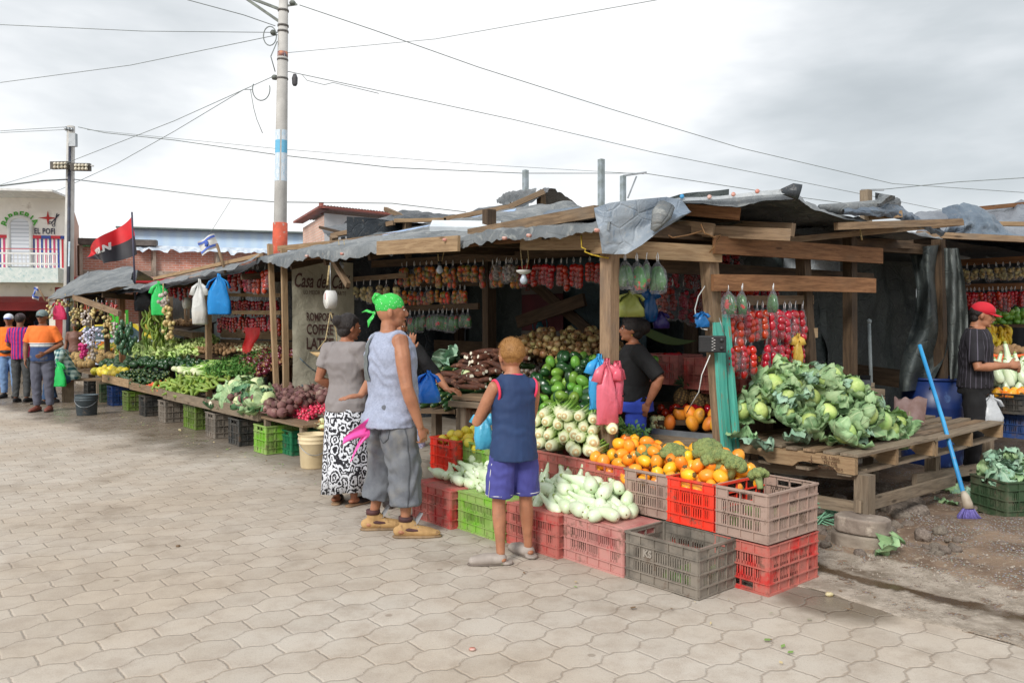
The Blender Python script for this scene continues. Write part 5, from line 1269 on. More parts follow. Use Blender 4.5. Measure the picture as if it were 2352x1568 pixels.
crate(4.1,4.05,0,'redd','dusty red crate hidden low under the celery stack',inv=True);crate(4.09,4.04,.283,'redd','wide red crate under the celery, behind the pale squash');
crate(4.62,4.03,0,'black','black crate low behind the boy');crate(4.60,4.06,.283,'grey','dark grey crate under the left end of the celery stack')
crate(4.98,4.02,0,'dgreen','dark green crate on the ground under the small lime crate',long_u=False,inv=True);crate(4.90,3.98,.285,'lime','lime green crate of citrus directly left of the boy',long_u=False,rot=-.03)
crate(5.36,4.02,0,'red','red crate on the ground under the bright red citrus crate',long_u=False,inv=True);crate(5.27,3.92,.285,'redb','bright red crate full of yellow citrus left of the boy',long_u=False,rot=.02)
for k,u in enumerate((4.62,5.13)):
 crate(u,4.62,.148,'redd','low red crate hidden behind the celery, %s'%('right one' if k==0 else 'left one'),inv=True)
 crate(u,4.60,.43,'orange','orange-red crate under the chayote pile, %s of two'%('right' if k==0 else 'left'),rot=.03)
LETG=None
Mk=Matrix.Translation(gc.location)@Matrix.Rotation(ANG_U+.02,4,'Z')
SQP=Pile('squash',SQ,'pale green squash heaped on the upturned crates of the front row','squash','pale squash on the front crates')
def squash_pile(u0,u1,n0,n1,h,mx):
 P=heap(u0,u1,n0,n1,lambda u,n:.285,lambda u,n:.285+.045+h*max(0,min(1,(n-n0)/.22))*min(1,6*(u-u0+.03),6*(u1+.03-u)),.0385,mx,aspect=1.55,dirn=(.6,.8))
 for u,n,z in P:
  SQP.put(UN(u,n,z),along(V(rnd(-.75,.6),rnd(.5,1),rnd(-.05,.38)),rnd(0,6)),rnd(.9,1.15))
squash_pile(4.30,5.12,3.46,3.76,.10,48);squash_pile(3.33,4.12,3.50,3.84,.13,60)
for px,py,a in((1370,1165,0),(1392,1160,1),(1340,1150,2)):
 p=PZ(px,py+12,.32);SQP.put(p,along(N+U*(.1-.2*a)+V(0,0,.12),a),1.1)
for px,py in((1252,1098),(1288,1112),(1302,1108),(1330,1106),(1240,1110)):SQP.put(PN(px,py,3.84),along(V(.2,.3,1),R.random()*6),1.0)
OP=Pile('orange_fruit',OF,'round orange fruit heaped in the crates along the front','fruit','orange fruit in the front crates')
for u,n,z in heap(2.79,3.83,3.87,4.33,lambda u,n:.45 if n<3.9 else.47,lambda u,n:.545+.12*min(1,(n-3.86)/.25)-.09*max(0,(3.0-u)/.3),.042,170,90):OP.put(UN(u,n,z),rot_any(),rnd(.9,1.12))
BP=Pile('broccoli',BRO,'greenish broccoli head lying on top of the orange fruit','broccoli','broccoli on the orange fruit')
for px,py,n,s_ in((1487,1050,4.12,1),(1510,1054,4.1,.8),(1545,1048,4.15,1.05),(1565,1052,4.12,.9),(1625,1046,4.2,1.25),(1660,1062,4.1,1.15),(1605,1060,4.2,1),(1640,1068,4.1,1),(1684,1078,4.1,1)):BP.put(PN(px,py-4,n),(rnd(-.5,.3),rnd(-.4,.4),rnd(0,6)),s_*1.25)
BP.put(PN(1742,1098,4.0),(-.3,.3,1),1.0,'single broccoli head on the rim beside the open pinkish crate')
CP_=Pile('chayote',CHL,'pale green chayote at the bottom of the open crates','chayote','chayotes inside the two open crates')
for k in range(26):CP_.put(UN(2.60+rnd(-.12,.12),4.09+rnd(-.2,.2),.345+rnd(0,.06)),rot_any(),.85)
for k in range(16):CP_.put(UN(2.80+rnd(-.12,.1),3.67+rnd(-.12,.12),.065),rot_any(),.85)
CT=Pile('citrus_fruit',CIT,'yellow citrus fruit in the small crates left of the boy','citrus','yellow citrus left of the boy')
for u,n,z in heap(4.78,5.40,3.74,4.15,lambda u,n:.47,lambda u,n:.565+.05*min(1,(n-3.74)/.15),.043,60):CT.put(UN(u,n,z),rot_any(),rnd(.85,1.05))
CE=Pile('celery_bunch',CEL,'celery bunch stacked with its white butt facing the street beside the post','celery','celery stack beside the corner post')
row=0;z=.60
while z<.88:
 u0,u1=3.90+.01*row,4.86-.06*row;nn=int((u1-u0)/.094)
 for k in range(nn):
  u=u0+(k+.5*(row%2)+.2)*.094+rnd(-.02,.02);n0=3.93+(z-.58)*.6+rnd(-.05,.04)
  d=V(rnd(-.05,.6),1,rnd(-.1,.2));CE.put(UN(u,n0+.12,z+rnd(-.016,.016)),along(d,rnd(0,6)),rnd(1.05,1.35))
 z+=.072;row+=1
HB=Pile('herb_bunch',PAR,'leafy green herb bunch behind the foot of the corner post','herbs','herb bunches at the corner post')
for k in range(22):
 f_=k/21;HB.put(W(1402+42*R.random(),985+80*f_,5.75+rnd(0,.25)),along(V(.5,-.6,rnd(-1.0,-.2)),rnd(0,6)),1.05)
def cone(cu,cn,r,z0,h,p=1.1):return lambda u,n:z0+.05+h*max(0,1-(math.hypot((u-cu),(n-cn))/r)**p)
CD=Pile('chayote',CHA,'green chayote in the tall heap behind the celery','chayote','chayote heap behind the celery')
for u,n,z in heap(ux(1392,4.6),ux(1190,4.6),4.42,5.3,lambda u,n:.68+.42*max(0,min(1,(n-4.5)/.65)),lambda u,n:.80+.44*max(0,min(1,(n-4.45)/.65)),.046,150,aspect=1.15):CD.put(UN(u,n,z),rot_any(),rnd(.92,1.12))
part_=MB();part_.beam(UN(5.5,4.95,.66),UN(4.42,4.95,.66),.9,.04);bed=thing('display_table','plank table carrying the chayote and onion heaps behind the post','table',UN(4.6,5,KZ));part_.build('tabletop',WOODD,bed)
for u,n in((5.4,4.9),(4.5,4.9),(5.4,5.9),(4.5,5.9)):mm=MB();post(mm,u,n,KZ,.62);mm.build('leg',WOODD,bed)
mm=MB();mm.beam(UN(6.6,5.75,.92),UN(4.9,5.75,.92),.95,.04);mm.build('tabletop',WOODD,bed)
PD=Pile('herb_bunch',PARD,'dark parsley bunch between the chayotes and the onions','herbs','dark parsley by the onions')
for k in range(14):PD.put(W(1325+60*R.random(),850+45*R.random(),6.95),along(V(rnd(-.5,.5),-1,rnd(-.4,.4))),1.0)
OPI=Pile('onion',ON,'brown onion in the tall heap under the hanging tomato bags','onion','onion heap inside the main stall')
oc=PN(1305,735,5.7);ou,on_=oc.dot(U),oc.dot(N)
for u,n,z in heap(ou-.62,ou+.72,on_-.50,on_+.25,lambda u,n:.98+.62*max(0,1-math.hypot((u-ou)*.95,(n-on_)*1.1)/.8),lambda u,n:1.10+.66*max(0,1-math.hypot((u-ou)*.95,(n-on_)*1.1)/.8),.036,230,50):OPI.put(UN(u,n,z),rot_any(),rnd(.85,1.2))
GA=Pile('garlic',GAR,'garlic bulb in the pale heap left of the onions','garlic','garlic heap left of the onions')
gc_=PN(1210,800,5.6);gu,gn=gc_.dot(U),gc_.dot(N)
for u,n,z in heap(gu-.33,gu+.3,gn-.3,gn+.25,lambda u,n:.9+.26*max(0,1-math.hypot(u-gu,n-gn)/.4),lambda u,n:1.0+.26*max(0,1-math.hypot(u-gu,n-gn)/.4),.025,110,40):GA.put(UN(u,n,z),rot_any(),1)
def table(name,label,corners,z,legs,th=.04,mat=WOOD,lm=WOODG):
 c=sum((Vector(p)for p in corners),Vector())/4;t=thing(name,label,'table',V(c.x,c.y,legs[0][1]if legs else 0));
 m=MB();a,b,c_,d=[V(p[0],p[1],z)for p in corners];nb=5
 for k in range(nb):
  p,q=a.lerp(d,(k+.5)/nb),b.lerp(c_,(k+.5)/nb);m.beam(p,q,(a-d).length/nb*.94,th,jit=.002)
 m.build('tabletop',mat,t)
 for p,z0 in legs:mm=MB();mm.beam(V(p[0],p[1],z0),V(p[0],p[1],z-.02),.075,.075,up=N);mm.build('leg',lm,t)
 return t
ta,tb_=PZ(952,945,.66),PZ(1034,945,.66);ln=UN(0,0,0)
table('display_table','low plank table with the cucumber heap behind the man in the green bandana',[ta+U*.1,tb_,tb_+N*.8,ta+U*.1+N*.8],.66,[(W(1003,950,7.75),KZ),(W(940,950,8.5),KZ),(W(1003,950,7.75)+N*.7,KZ)])
CU=Pile('cucumber',CUC,'dark green cucumber in the heap right of the blue carrier bag','cucumber','cucumber heap on the low table')
cu0=PZ(1000,945,.66);cuu,cun=cu0.dot(U),cu0.dot(N)
for u,n,z in heap(cuu-.38,cuu+.62,cun+.02,cun+.85,lambda u,n:.68+.36*max(0,min(1,(n-cun)/.65)),lambda u,n:.75+.40*max(0,min(1,(n-cun)/.6))-.1*max(0,abs(u-cuu-.1)-.3)/.3,.028,170,aspect=2.4,dirn=(.15,1)):CU.put(UN(u,n,z),along(N+U*rnd(-.3,.5)+V(0,0,rnd(-.1,.45)),rnd(0,6)),rnd(.9,1.1))
ta,tb_=PZ(1034,912,.83),PZ(1140,918,.83)
table('display_table','higher plank table with brown cassava roots left of the boy',[ta,tb_,tb_+N*.7,ta+N*.7],.83,[(W(1071,915,7.1),KZ),(W(1135,915,6.6),KZ),(W(1071,915,7.1)+N*.6,KZ),(W(1040,915,7.4)+N*.1,KZ)])
mm=MB();mm.beam(ta+V(0,0,-.055)-N*.01,tb_+V(0,0,-.055)-N*.01,.04,.05);mm.build('board',WOODG,bpy.data.objects['display_table.002'])
CA=Pile('cassava_root',CAS,'brown cassava root in the pile on the higher table left of the boy','cassava','cassava pile')
c0=PZ(1090,912,.83);cu_,cn_=c0.dot(U),c0.dot(N)
for u,n,z in heap(ux(1140,cn_+.3),ux(1058,cn_+.3),cn_+.03,cn_+.6,lambda u,n:.86+.28*max(0,min(1,(n-cn_)/.5)),lambda u,n:.92+.30*max(0,min(1,(n-cn_)/.45)),.030,80,aspect=2.6,dirn=(1,.4)):CA.put(UN(u,n,z),along(U*1+N*rnd(-.5,.5)+V(0,0,rnd(-.15,.15)),rnd(0,6)),rnd(.85,1.1))
for k in range(16):
 CA.put(PN(1088+48*R.random(),815+42*R.random(),cn_+.35),along(N+V(rnd(-.3,.3),0,rnd(-.3,.2))),1.0)
CL=Pile('loose_leaf',LEAVES,'loose cabbage leaf lying behind the cucumber heap','leaf','leaves behind the cucumbers')
CL.put(W(1025,825,8.2),(-.9,.2,.3),1.5);CL.put(W(1045,822,8.2),(-1.1,.4,1.8),1.3)
CAP_=Pile('cabbage',CABP,'pale cabbage between the cucumbers and the cassava','cabbage',None);CAP_.put(W(1078,862,7.55),(.2,.3,0),.75)
m=MB();m.tube([W(1040,1010,7.1),W(1040,988,7.1)],.02,8);m.build('metal_bar',METAL,label='short steel tube sticking up behind the bright red citrus crate',cat='bar')
pp=thing('pallet_table','platform of two wooden pallets on legs at the right, half covered with cabbages','pallet table',UN(3.2,6.5,0))
PT=.60
def deck(n0,n1,tilt,seed):
 rs=random.Random(seed);c=(n0+n1)/2
 def zz(n):return PT+tilt*(n-c)
 for k in range(8):
  u=2.67+k*.139+rs.uniform(-.006,.006);w_=rs.choice((.088,.1,.125))
  m=MB();m.beam(UN(u,n0-rs.uniform(0,.03),zz(n0)+rs.uniform(-.002,.004)),UN(u+rs.uniform(-.01,.01),n1+rs.uniform(-.03,.02),zz(n1)+rs.uniform(-.003,.006)),w_,.018,jit=.002,seg=3);m.build('deck_board',rs.choice((WOODG,WOODG,WOOD)),pp)
 for k in range(4):
  u=2.70+k*.31;m=MB();m.beam(UN(u,n0,zz(n0)-.135),UN(u,n1,zz(n1)-.135),.1,.018);m.build('bottom_board',WOODG,pp)
 return zz
z1_=deck(5.19,6.45,.00,3);z2_=deck(6.42,7.85,.015,5)
def stringer(n,z,full=False):
 L=1.1;H=.115;pr=[(0,0),(.12,0),(.16,.035),(.20,.045),(.38,.045),(.42,.035),(.46,0),(.66,0),(.70,.035),(.74,.045),(.92,.045),(.96,.035),(.99,0),(L,0),(L,H),(0,H)]
 m=MB();Mx=plane_M(UN(2.62,n,z-.127),U,(0,0,1));m.prism(pr,Mx@Matrix.Translation((0,0,-.02)),.042);return m.build('stringer',WOODL,pp)
for n,zf_ in((5.20,z1_),(5.80,z1_),(6.41,z1_),(6.47,z2_),(7.15,z2_),(7.82,z2_)):stringer(n,zf_(n)+.0)
for s_,dz,sz in(('CR-13866',.035,.032),('MT DB',.0,.032),('MC-41 DC 2014',-.033,.026)):
 text_mesh(s_,sz,plane_M(UN(2.78,5.153,.535+dz),-U),mt('stamp_ink',(92,66,46)),pp,'stamp')
m=MB();m.tube([UN(2.92,5.152,.51),UN(2.92,5.152,.57)],.003,4);m.tube([UN(2.90,5.152,.53),UN(2.94,5.152,.53)],.003,4);m.build('stamp',mt('stamp_ink',(92,66,46)),pp)
def leg(px,y0,Y,z0,w_=.1):
 p=W(px,y0,Y);m=MB();m.beam(V(p.x,p.y,z0),V(p.x,p.y,.47),w_,w_,up=N);m.build('leg',WOODG,pp)
leg(1986,1100,5.38,.205);leg(2142,1050,6.55,.10,.09);leg(2265,1050,7.5,.0);leg(1720,1100,6.25,.1);leg(2000,1050,7.1,.0)
for a,b in(((W(1875,1150,5.75)),(W(2006,1172,5.37))),(W(1972,1163,5.33),W(2190,1102,6.5)),(W(2100,1100,6.2),W(2266,1072,7.4)),(W(1700,1065,6.2),W(1990,1090,5.5)),(W(1690,1045,6.15),W(1720,1050,6.1))):
 m=MB();m.beam(a,b,.035,.085);m.build('brace',WOODG,pp)
CB=Pile('cabbage',CAB,'green cabbage with loose outer leaves in the big heap on the pallets','cabbage','cabbage heap on the pallets')
hu,hn=3.30,5.70
def chill(u,n):return 1-(abs((u-hu)/.62)**2.2+abs((n-hn)/(.66 if n>hn else.6))**1.6)
for u,n,z in heap(2.80,3.76,5.28,6.4,lambda u,n:PT+.36*max(0,chill(u,n)),lambda u,n:PT+.11+.44*max(0,chill(u,n))**.8,.080,130,90):CB.put(UN(u,n,z),(rnd(-1.3,-.2),rnd(-.6,.6),rnd(-.8,.8)+ANG_U+1.4),rnd(.74,.98))
LP=Pile('loose_leaf',LEAVES,'loose cabbage leaf tucked between the heads of the big heap','leaf','loose leaves on the cabbage heap')
for k in range(60):
 u,n=rnd(2.78,3.8),rnd(5.26,6.45)
 c_=chill(u,n)
 if c_<-.15:continue
 LP.put(UN(u,n,PT+.03+.48*max(0,c_)**.8+rnd(-.03,.02)),(rnd(-1.1,.3),rnd(-.5,.5),rnd(0,6.28)),rnd(.6,1.0))
for px,py,Y in((1735,1025,5.75),(1990,1000,6.2),(1960,1020,5.8),(1830,1018,5.7),(1900,1022,5.75),(1700,1010,5.9),(2020,985,6.4),(1965,1008,5.75),(1975,985,6.1),(1940,1015,5.7)):LP.put(W(px,py,Y),(rnd(-.5,0),rnd(.1,.5),rnd(0,6)),1.1)
BN=Pile('banana',BNN,'ripe yellow banana in the heap behind the cabbages','banana','bananas behind the cabbages')
mm=MB();mm.beam(UN(4.0,6.0,.60),UN(4.0,7.2,.60),.5,.5);mm.build('banana_stand',WOODD,label='dark wooden block shelf under the yellow bananas',cat='shelf')
for u,n,z in heap(3.8,4.25,5.95,7.1,lambda u,n:.86+.32*min(1,max(0,(n-5.9)/.8)),lambda u,n:.96+.40*min(1,max(0,(n-5.9)/.7)),.02,150,aspect=3,dirn=(1,.5)):BN.put(UN(u,n,z),along(V(rnd(-.5,.5),-1,rnd(-.8,.3)),rnd(-.6,.6)),1)
for px,py in((1680,905),(1655,895)):crate(0,0,0,'red','red crate behind the teal post, %s'%('right one' if px>1660 else 'left one'),loc=W(px,py,6.9))
m=MB()
def scoop(a,b):
 x=(a-.5)*2;e=abs(x)**4;c=W(2083,966,6.6);return c+V(.125*x*(1+.1*b),.05-.09*e-.02*b,.22*b-.02+(.0 if b<1 else.012*math.cos(x*9)-.015*(1-x*x))+.02*(1-abs(x))*(b<.1)-.03*(b<.1)*(1-x*x))
m.grid(scoop,20,10);sd=thing('dustpan','rusty mauve dustpan scoop lying on the pallets','dustpan',W(2083,970,6.6));m.build('scoop',mt('rusty_mauve',(150,128,126),(130,104,98),8,.7,.2,c3=(110,70,56),s3=6,t3=(.55,.7)),sd)
m=MB();m.tube([W(2078,962,6.55),W(2020,980,6.2),W(1990,992,5.95)],.013,8);m.build('handle',WOODG,sd);m=MB();m.tube([W(2088,962,6.57),W(2089,945,6.6)],.012,8);m.build('rivet_fold',WOODG,sd)
bm=thing('broom','blue-handled broom with violet bristles leaning through the pallet','broom',W(2230,1195,6.05))
m=MB();m.tube([W(2112,792,6.75),W(2167,968,6.45),W(2215,1140,5.92)],.016,10);m.build('handle',mt('broom_blue',(60,160,216),(50,140,200),6,.45,c3=(150,140,120),s3=9,t3=(.66,.75)),bm)
m=MB();m.tube([W(2213,1130,5.93),W(2217,1140,5.9),W(2222,1156,5.88),W(2224,1168,5.87)],[.02,.03,.036,.038],12);m.build('collar',mt('broom_collar',(190,180,164),(160,146,128),8),bm)
m=MB()
for k in range(420):
 a=rnd(0,6.28);q=math.sqrt(R.random());d=V(math.cos(a)*q,math.sin(a)*q*.6,0);p=W(2224,1166,5.87);e=V(p.x,p.y,.012+.03*R.random()**2)+d*.1+V(.02,0,0)
 m.tube([p+d*.036,p+d*.08+V(0,0,-.06),e],[.0034,.003,.0018],3)
m.build('bristles',mt('bristle_violet',(126,116,186),(104,96,160),60,.7,rnd=0),bm)
RK=mt('rock',(150,138,126),(120,108,98),5,.9,.8,14,rnd=.12,hue=.01,c3=(172,160,146),s3=12,dist=.02)
rks=[mesh_of(lambda m,s=s:m.ball((0,0,0),(1,.75,.6),16,11,0,lambda d:1+.3*fbm(d*1.6+Vector((s*5,)*3),1,4)),'rock',RK)for s in range(4)]
RP=Pile('rock',rks,'grey brown rock in the rubble under the pallet platform','rock','rocks under the pallet platform')
for px,py,s_ in((2070,1195,.075),(2045,1175,.07),(2095,1165,.09),(2030,1205,.06),(2058,1212,.05),(2108,1185,.06),(2040,1225,.05),(2085,1210,.045),(2120,1235,.06),(2150,1262,.04),(2170,1268,.04),(2190,1262,.03),(2160,1225,.05),(1905,1200,.07),(1885,1225,.05),(1915,1232,.05),(1895,1255,.035),(1880,1180,.06),(2012,1215,.05),(2100,1140,.08),(1925,1160,.08),(1990,1150,.1),(2190,1205,.04),(2240,1175,.05),(2250,1130,.07),(2280,1140,.08),(2020,1140,.11),(2230,1100,.1)):p=PZ(px,py,.02);RP.put(p+V(0,0,s_*.35),(rnd(-.3,.3),rnd(-.3,.3),rnd(0,6)),s_*1.2)
for k in range(34):
 p=PZ(rnd(1880,2200),rnd(1150,1275),.02);RP.put(p+V(0,0,.008),(rnd(-.4,.4),rnd(-.4,.4),rnd(0,6)),rnd(.018,.05))
RB=Pile('stone_block',[mesh_of(lambda m:m.ball((0,0,0),(1,.8,.62),20,14,0,lambda d:min(1.25,1/max(abs(d.x)*1.0,abs(d.y)*1.05,abs(d.z)*1.1)**.75)*(1+.10*fbm(d*2,1,4))),'stone_block',RK)],'large rough stone block supporting the middle leg of the pallet platform','stone',None)
RB.put(W(2085,1158,6.1)+V(0,0,-.08),(0,0,.4),.15,'large rough stone behind the small rocks under the pallets');RB.put(W(2142,1165,6.5),(0,0,-.3),.13)
hexp=[(-.17,-.05),(-.12,-.11),(-.05,-.12),(.05,-.12),(.12,-.10),(.17,-.04),(.17,.05),(.12,.11),(-.12,.12),(-.17,.06)]
for k,(z,r_,lab)in enumerate(((.0,.25,'lower concrete paver of the two stacked under the front pallet leg'),(.108,.1,'upper concrete paver of the two stacked under the front pallet leg'))):
 p=PZ(1964,1252,.0)+V(0,-.06,0);m=MB();m.prism(hexp,Matrix.Translation((p.x+.0+.02*k,p.y,z))@Matrix.Rotation(ANG_U+PI+r_,4,'Z'),.104);o=m.build('concrete_paver',RK,label=lab,cat='paver');bv=o.modifiers.new('b','BEVEL');bv.width=.014;bv.segments=3
crate(0,0,0,'dgreen','dark green crate overflowing with cabbage leaves at the right edge',loc=W(2335,1168,6.1)*1+V(0,0,-.03),long_u=False,rot=-.5)
LR=Pile('loose_leaf',LEAVES,'cabbage leaf stuffed in the dark green crate at the right edge','leaf','leaves in the right edge crate')
for k in range(34):LR.put(W(2335,1085,6.1)+V(rnd(-.2,.24),rnd(-.15,.15),rnd(-.06,.10)+(.02 if k%2 else 0)),(rnd(-1.2,.4),rnd(-.7,.7),rnd(0,6)),rnd(.6,.95))
LG=Pile('loose_leaf',LEAVES,'discarded cabbage leaf lying on the dirt','leaf','leaves dropped on the dirt')
LG.put(PZ(2052,1270,.05),(-.7,.2,.3),1.05,'pale folded cabbage leaf on the rubble beside the stacked pavers')
for px,py,s_ in((2180,1160,.7),(2210,1140,.8),(2250,1150,.9),(2285,1158,1.1),(2195,1135,.8),(2165,1155,.6),(2275,1140,.9)):LG.put(PZ(px,py,.03),(rnd(-.3,.3),rnd(-.2,.3),rnd(0,6)),s_)
m=MB()
for k in range(1500):
 u,n=rnd(1.0,3.4),4.6+abs(R.gauss(0,.9));s_=.003+.011*R.random()**3;p=UN(u,n,gz(u,n)+s_*.3)
 vs=[p+V(math.cos(q),math.sin(q),0)*s_*rnd(.7,1.2)+V(0,0,-s_*.6)for q in(0,1.3,2.5,3.8,5)]+[p+V(0,0,s_*.6)]
 m.add(vs,[(0,1,5),(1,2,5),(2,3,5),(3,4,5),(4,0,5)],0,False)
m.build('gravel',mt('gravel_stones',(170,160,148),(116,104,94),30,.9),kind='stuff')
m=MB()
for k in range(260):
 u=rnd(1.6,14);n=3.5-abs(R.gauss(0,.22))if u>5 else rnd(3.0,4.3);p=UN(u,n,.012);s_=rnd(.006,.022);q=rnd(0,6);d1=V(math.cos(q),math.sin(q),rnd(0,.3))*s_;d2=V(-math.sin(q),math.cos(q),rnd(-.3,.3))*s_*rnd(.3,.8)
 m.add([p-d1,p-d2,p+d1,p+d2],[(0,1,2,3)],k%3,False)
m.build('leaf_scraps',[mt('scrap_green',(120,150,80)),mt('scrap_straw',(190,172,130)),mt('scrap_brown',(120,96,70))],kind='stuff')
on2=Pile('spring_onion',[mesh_of(lambda m:[m.tube([V(-.14,0,0),V(0,.01,.02),V(.13,0,.03+.02*k)],[.003,.006,.001],5)for k in range(2)],'spring_onion',mt('scallion',(120,170,140),(90,140,110)))],'green onion stalk hanging in the rubble behind the red crate','onion stalk','onion stalks behind the red crate')
for k in range(12):on2.put(W(1880+30*R.random(),1165+50*R.random(),5.7),along(V(1,rnd(-.5,.5),rnd(-.7,.9))),1.1)
def barrel(c,r,h,label,mat,rim=True,seg=28):
 t=thing('barrel',label,'barrel',c);m=MB();c=Vector(c)
 m.rings([(c.x,c.y,c.z+z,r*k,r*k)for z,k in((0,.94),(.04*h,.98),(.3*h,1),(.32*h,1.02),(.34*h,1),(.64*h,1),(.66*h,1.02),(.68*h,1),(.96*h,.99))],seg,caps=True);m.build('drum',mat,t)
 m=MB();m.tube([c+V(r*math.cos(q),r*math.sin(q),h*.97)for q in[2*PI*k/24 for k in range(25)]],.016,6);m.build('rim',mat,t);return t
BLUEP=mt('barrel_blue',(26,50,108),(20,40,88),3,.4,.05,c3=(70,100,150),s3=6)
bc=W(2143,862,8.4);barrel(V(bc.x,bc.y,.0),.3,.94,'large dark blue plastic barrel behind the pallet platform',BLUEP)
bc=W(378,790,17.6);barrel(V(bc.x,bc.y,KZ),.28,.9,'blue plastic barrel in the shade of the far left stall',BLUEP)
ta_,tb2=W(1497,992,6.55),W(1643,992,6.2)
tr_=table('display_table','rough grey plank table holding the steel tray of round papayas',[ta_+V(-.06,0,0),tb2+V(.02,0,0),tb2+N*.55,ta_+N*.55],W(1500,1003,6.5).z,[(W(1515,1010,6.5),KZ),(W(1630,1010,6.25),KZ),(W(1580,1010,6.9),KZ)],mat=WOODG)
mm=MB();mm.beam(W(1500,1018,6.5),W(1640,1022,6.18),.05,.08);mm.build('apron',WOODG,tr_)
t=thing('steel_tray','shallow steel tray of round papayas beside the teal post','tray',ta_);m=MB();zz=W(1500,992,6.5).z;a,b=V(ta_.x,ta_.y,zz),V(tb2.x,tb2.y,zz)
for p,q in((a,b),(b,b+N*.5),(b+N*.5,a+N*.5),(a+N*.5,a)):m.beam(p,q,.006,.05)
m.add([a+V(0,0,-.02),b+V(0,0,-.02),b+N*.5+V(0,0,-.02),a+N*.5+V(0,0,-.02)],[(0,1,2,3)]);m.build('pan',METAL,t)
PAo=Pile('round_papaya',RP_,'round orange papaya in the steel tray','papaya','papayas in the steel tray')
for px,py in((1538,970),(1590,972),(1630,972),(1562,952),(1605,955),(1585,948),(1640,955),(1645,972)):PAo.put(W(px,py,6.55-(px-1540)*.003+(.12 if py<960 else 0)),rot_any(),.8)
PI_=Pile('pineapple',PINE,'pineapple behind the papayas in the shade','pineapple','pineapples behind the papayas')
for px,py,Y in((1590,895,7.1),(1565,912,7.0),(1600,918,6.95),(1625,912,7.0),(1640,900,7.1)):PI_.put(W(px,py,Y),(rnd(-.4,1.2),rnd(-.3,.3),rnd(0,6)),1.05)
TMh=Pile('tomato',[mesh_of(lambda m:m.ball((0,0,0),(.034,.034,.029),12,9),'tomato',M_TOM)],'loose red tomato between the papayas and the pineapples','tomato','loose tomatoes behind the steel tray')
for k in range(44):TMh.put(W(1515+130*R.random(),934+20*R.random(),6.85+rnd(-.1,.15)),rot_any(),rnd(.9,1.15))
wo=Pile('white_onion',WON,'white onion at the left end of the steel tray','onion','white onions on the steel tray')
for k in range(14):wo.put(W(1500+30*R.random(),962+16*R.random(),6.6),rot_any(),1)
mm=MB();mm.beam(W(1500,962,6.8),W(1660,962,6.8),.5,.04);mm.beam(W(1500,935,7.2),W(1665,935,7.2),.5,.05);mm.build('board',WOODD,tr_)
crate(0,0,0,'redd','dusty red crate at the back behind the woman in black',loc=W(1535,880,7.6),long_u=True);TMh.label='loose red tomato on the crate behind the woman in black';TMh.group='tomatoes on the back crate'
for k in range(12):TMh.put(W(1500+60*R.random(),815+8*R.random(),7.55),rot_any(),1)
def wbox(p,sx,sy,sz,rz,label,mat=WOODG,name='wooden_crate'):
 t=thing(name,label,'wooden crate',p);p=Vector(p)
 for k in range(3):
  z=p.z+sz*(k+.5)/3
  for s_ in(-1,1):
   for ax in(0,1):
    M3=Matrix.Rotation(rz,3,'Z');m=MB();off=M3@(V(0,s_*sy/2,0)if ax==0 else V(s_*sx/2,0,0));m.box(V(p.x,p.y,z)+off,(sx+.012,.012,sz/3*.86)if ax==0 else(.012,sy-.012,sz/3*.86),M=M3);m.build('slat',mat,t)
 m=MB();m.box(V(p.x,p.y,p.z+.01),(sx,sy,.015),rz);m.build('bottom',mat,t);return t
wbox(W(1950,940,7.3),.5,.3,.2,ANG_U,'grey slatted wooden box behind the cabbage heap on the right');wbox(W(1930,905,7.6),.5,.3,.12,ANG_U,'small upper wooden box behind the cabbages')
sc_=thing('scale','dark steel scale pan behind the cabbage heap','scale',W(1930,890,7.3));m=MB();m.add([W(1886,858,7.2),W(2000,862,7.0),W(1998,885,7.1),W(1888,880,7.3),W(1960,872,7.05)],[(0,1,2,3)]);m.beam(W(1890,875,7.1),W(2000,879,7.0),.05,.05);m.build('pan',mt('dark_steel',(70,74,80),(50,54,60),5,.4),sc_)
rd=thing('radio','small black radio with lit dial behind the cabbages','radio',W(1890,880,7.0));m=MB();m.box(W(1878,863,7.0),(.17,.1,.17),-.3);m.build('case',BLACKP,rd);m=MB();m.tube([W(1862,838,7.0),W(1866,831,7.0),W(1890,831,7.0),W(1896,838,7.0)],.008,6);m.build('handle',BLACKP,rd)
m=MB();m.box(W(1892,860,6.9),(.06,.03,.11),-.3);m.build('dial',mt('dial_glass',(120,140,150),(90,110,120),20,.3),rd)
pv=thing('pipe','thin upright white pipe against the dark passage tarpaulin','pipe',W(2002,940,8.0));m=MB();m.tube([W(2003,940,8.0),W(1996,740,8.0)],.018,8);m.ball(W(1996,738,8.0),.028,8,6);m.build('tube',mt('pipe_white',(170,180,182),(140,150,152)),pv)
part_beam('board',W(1955,855,9.0),W(2110,875,8.8),.04,.2,WOODD,ms)
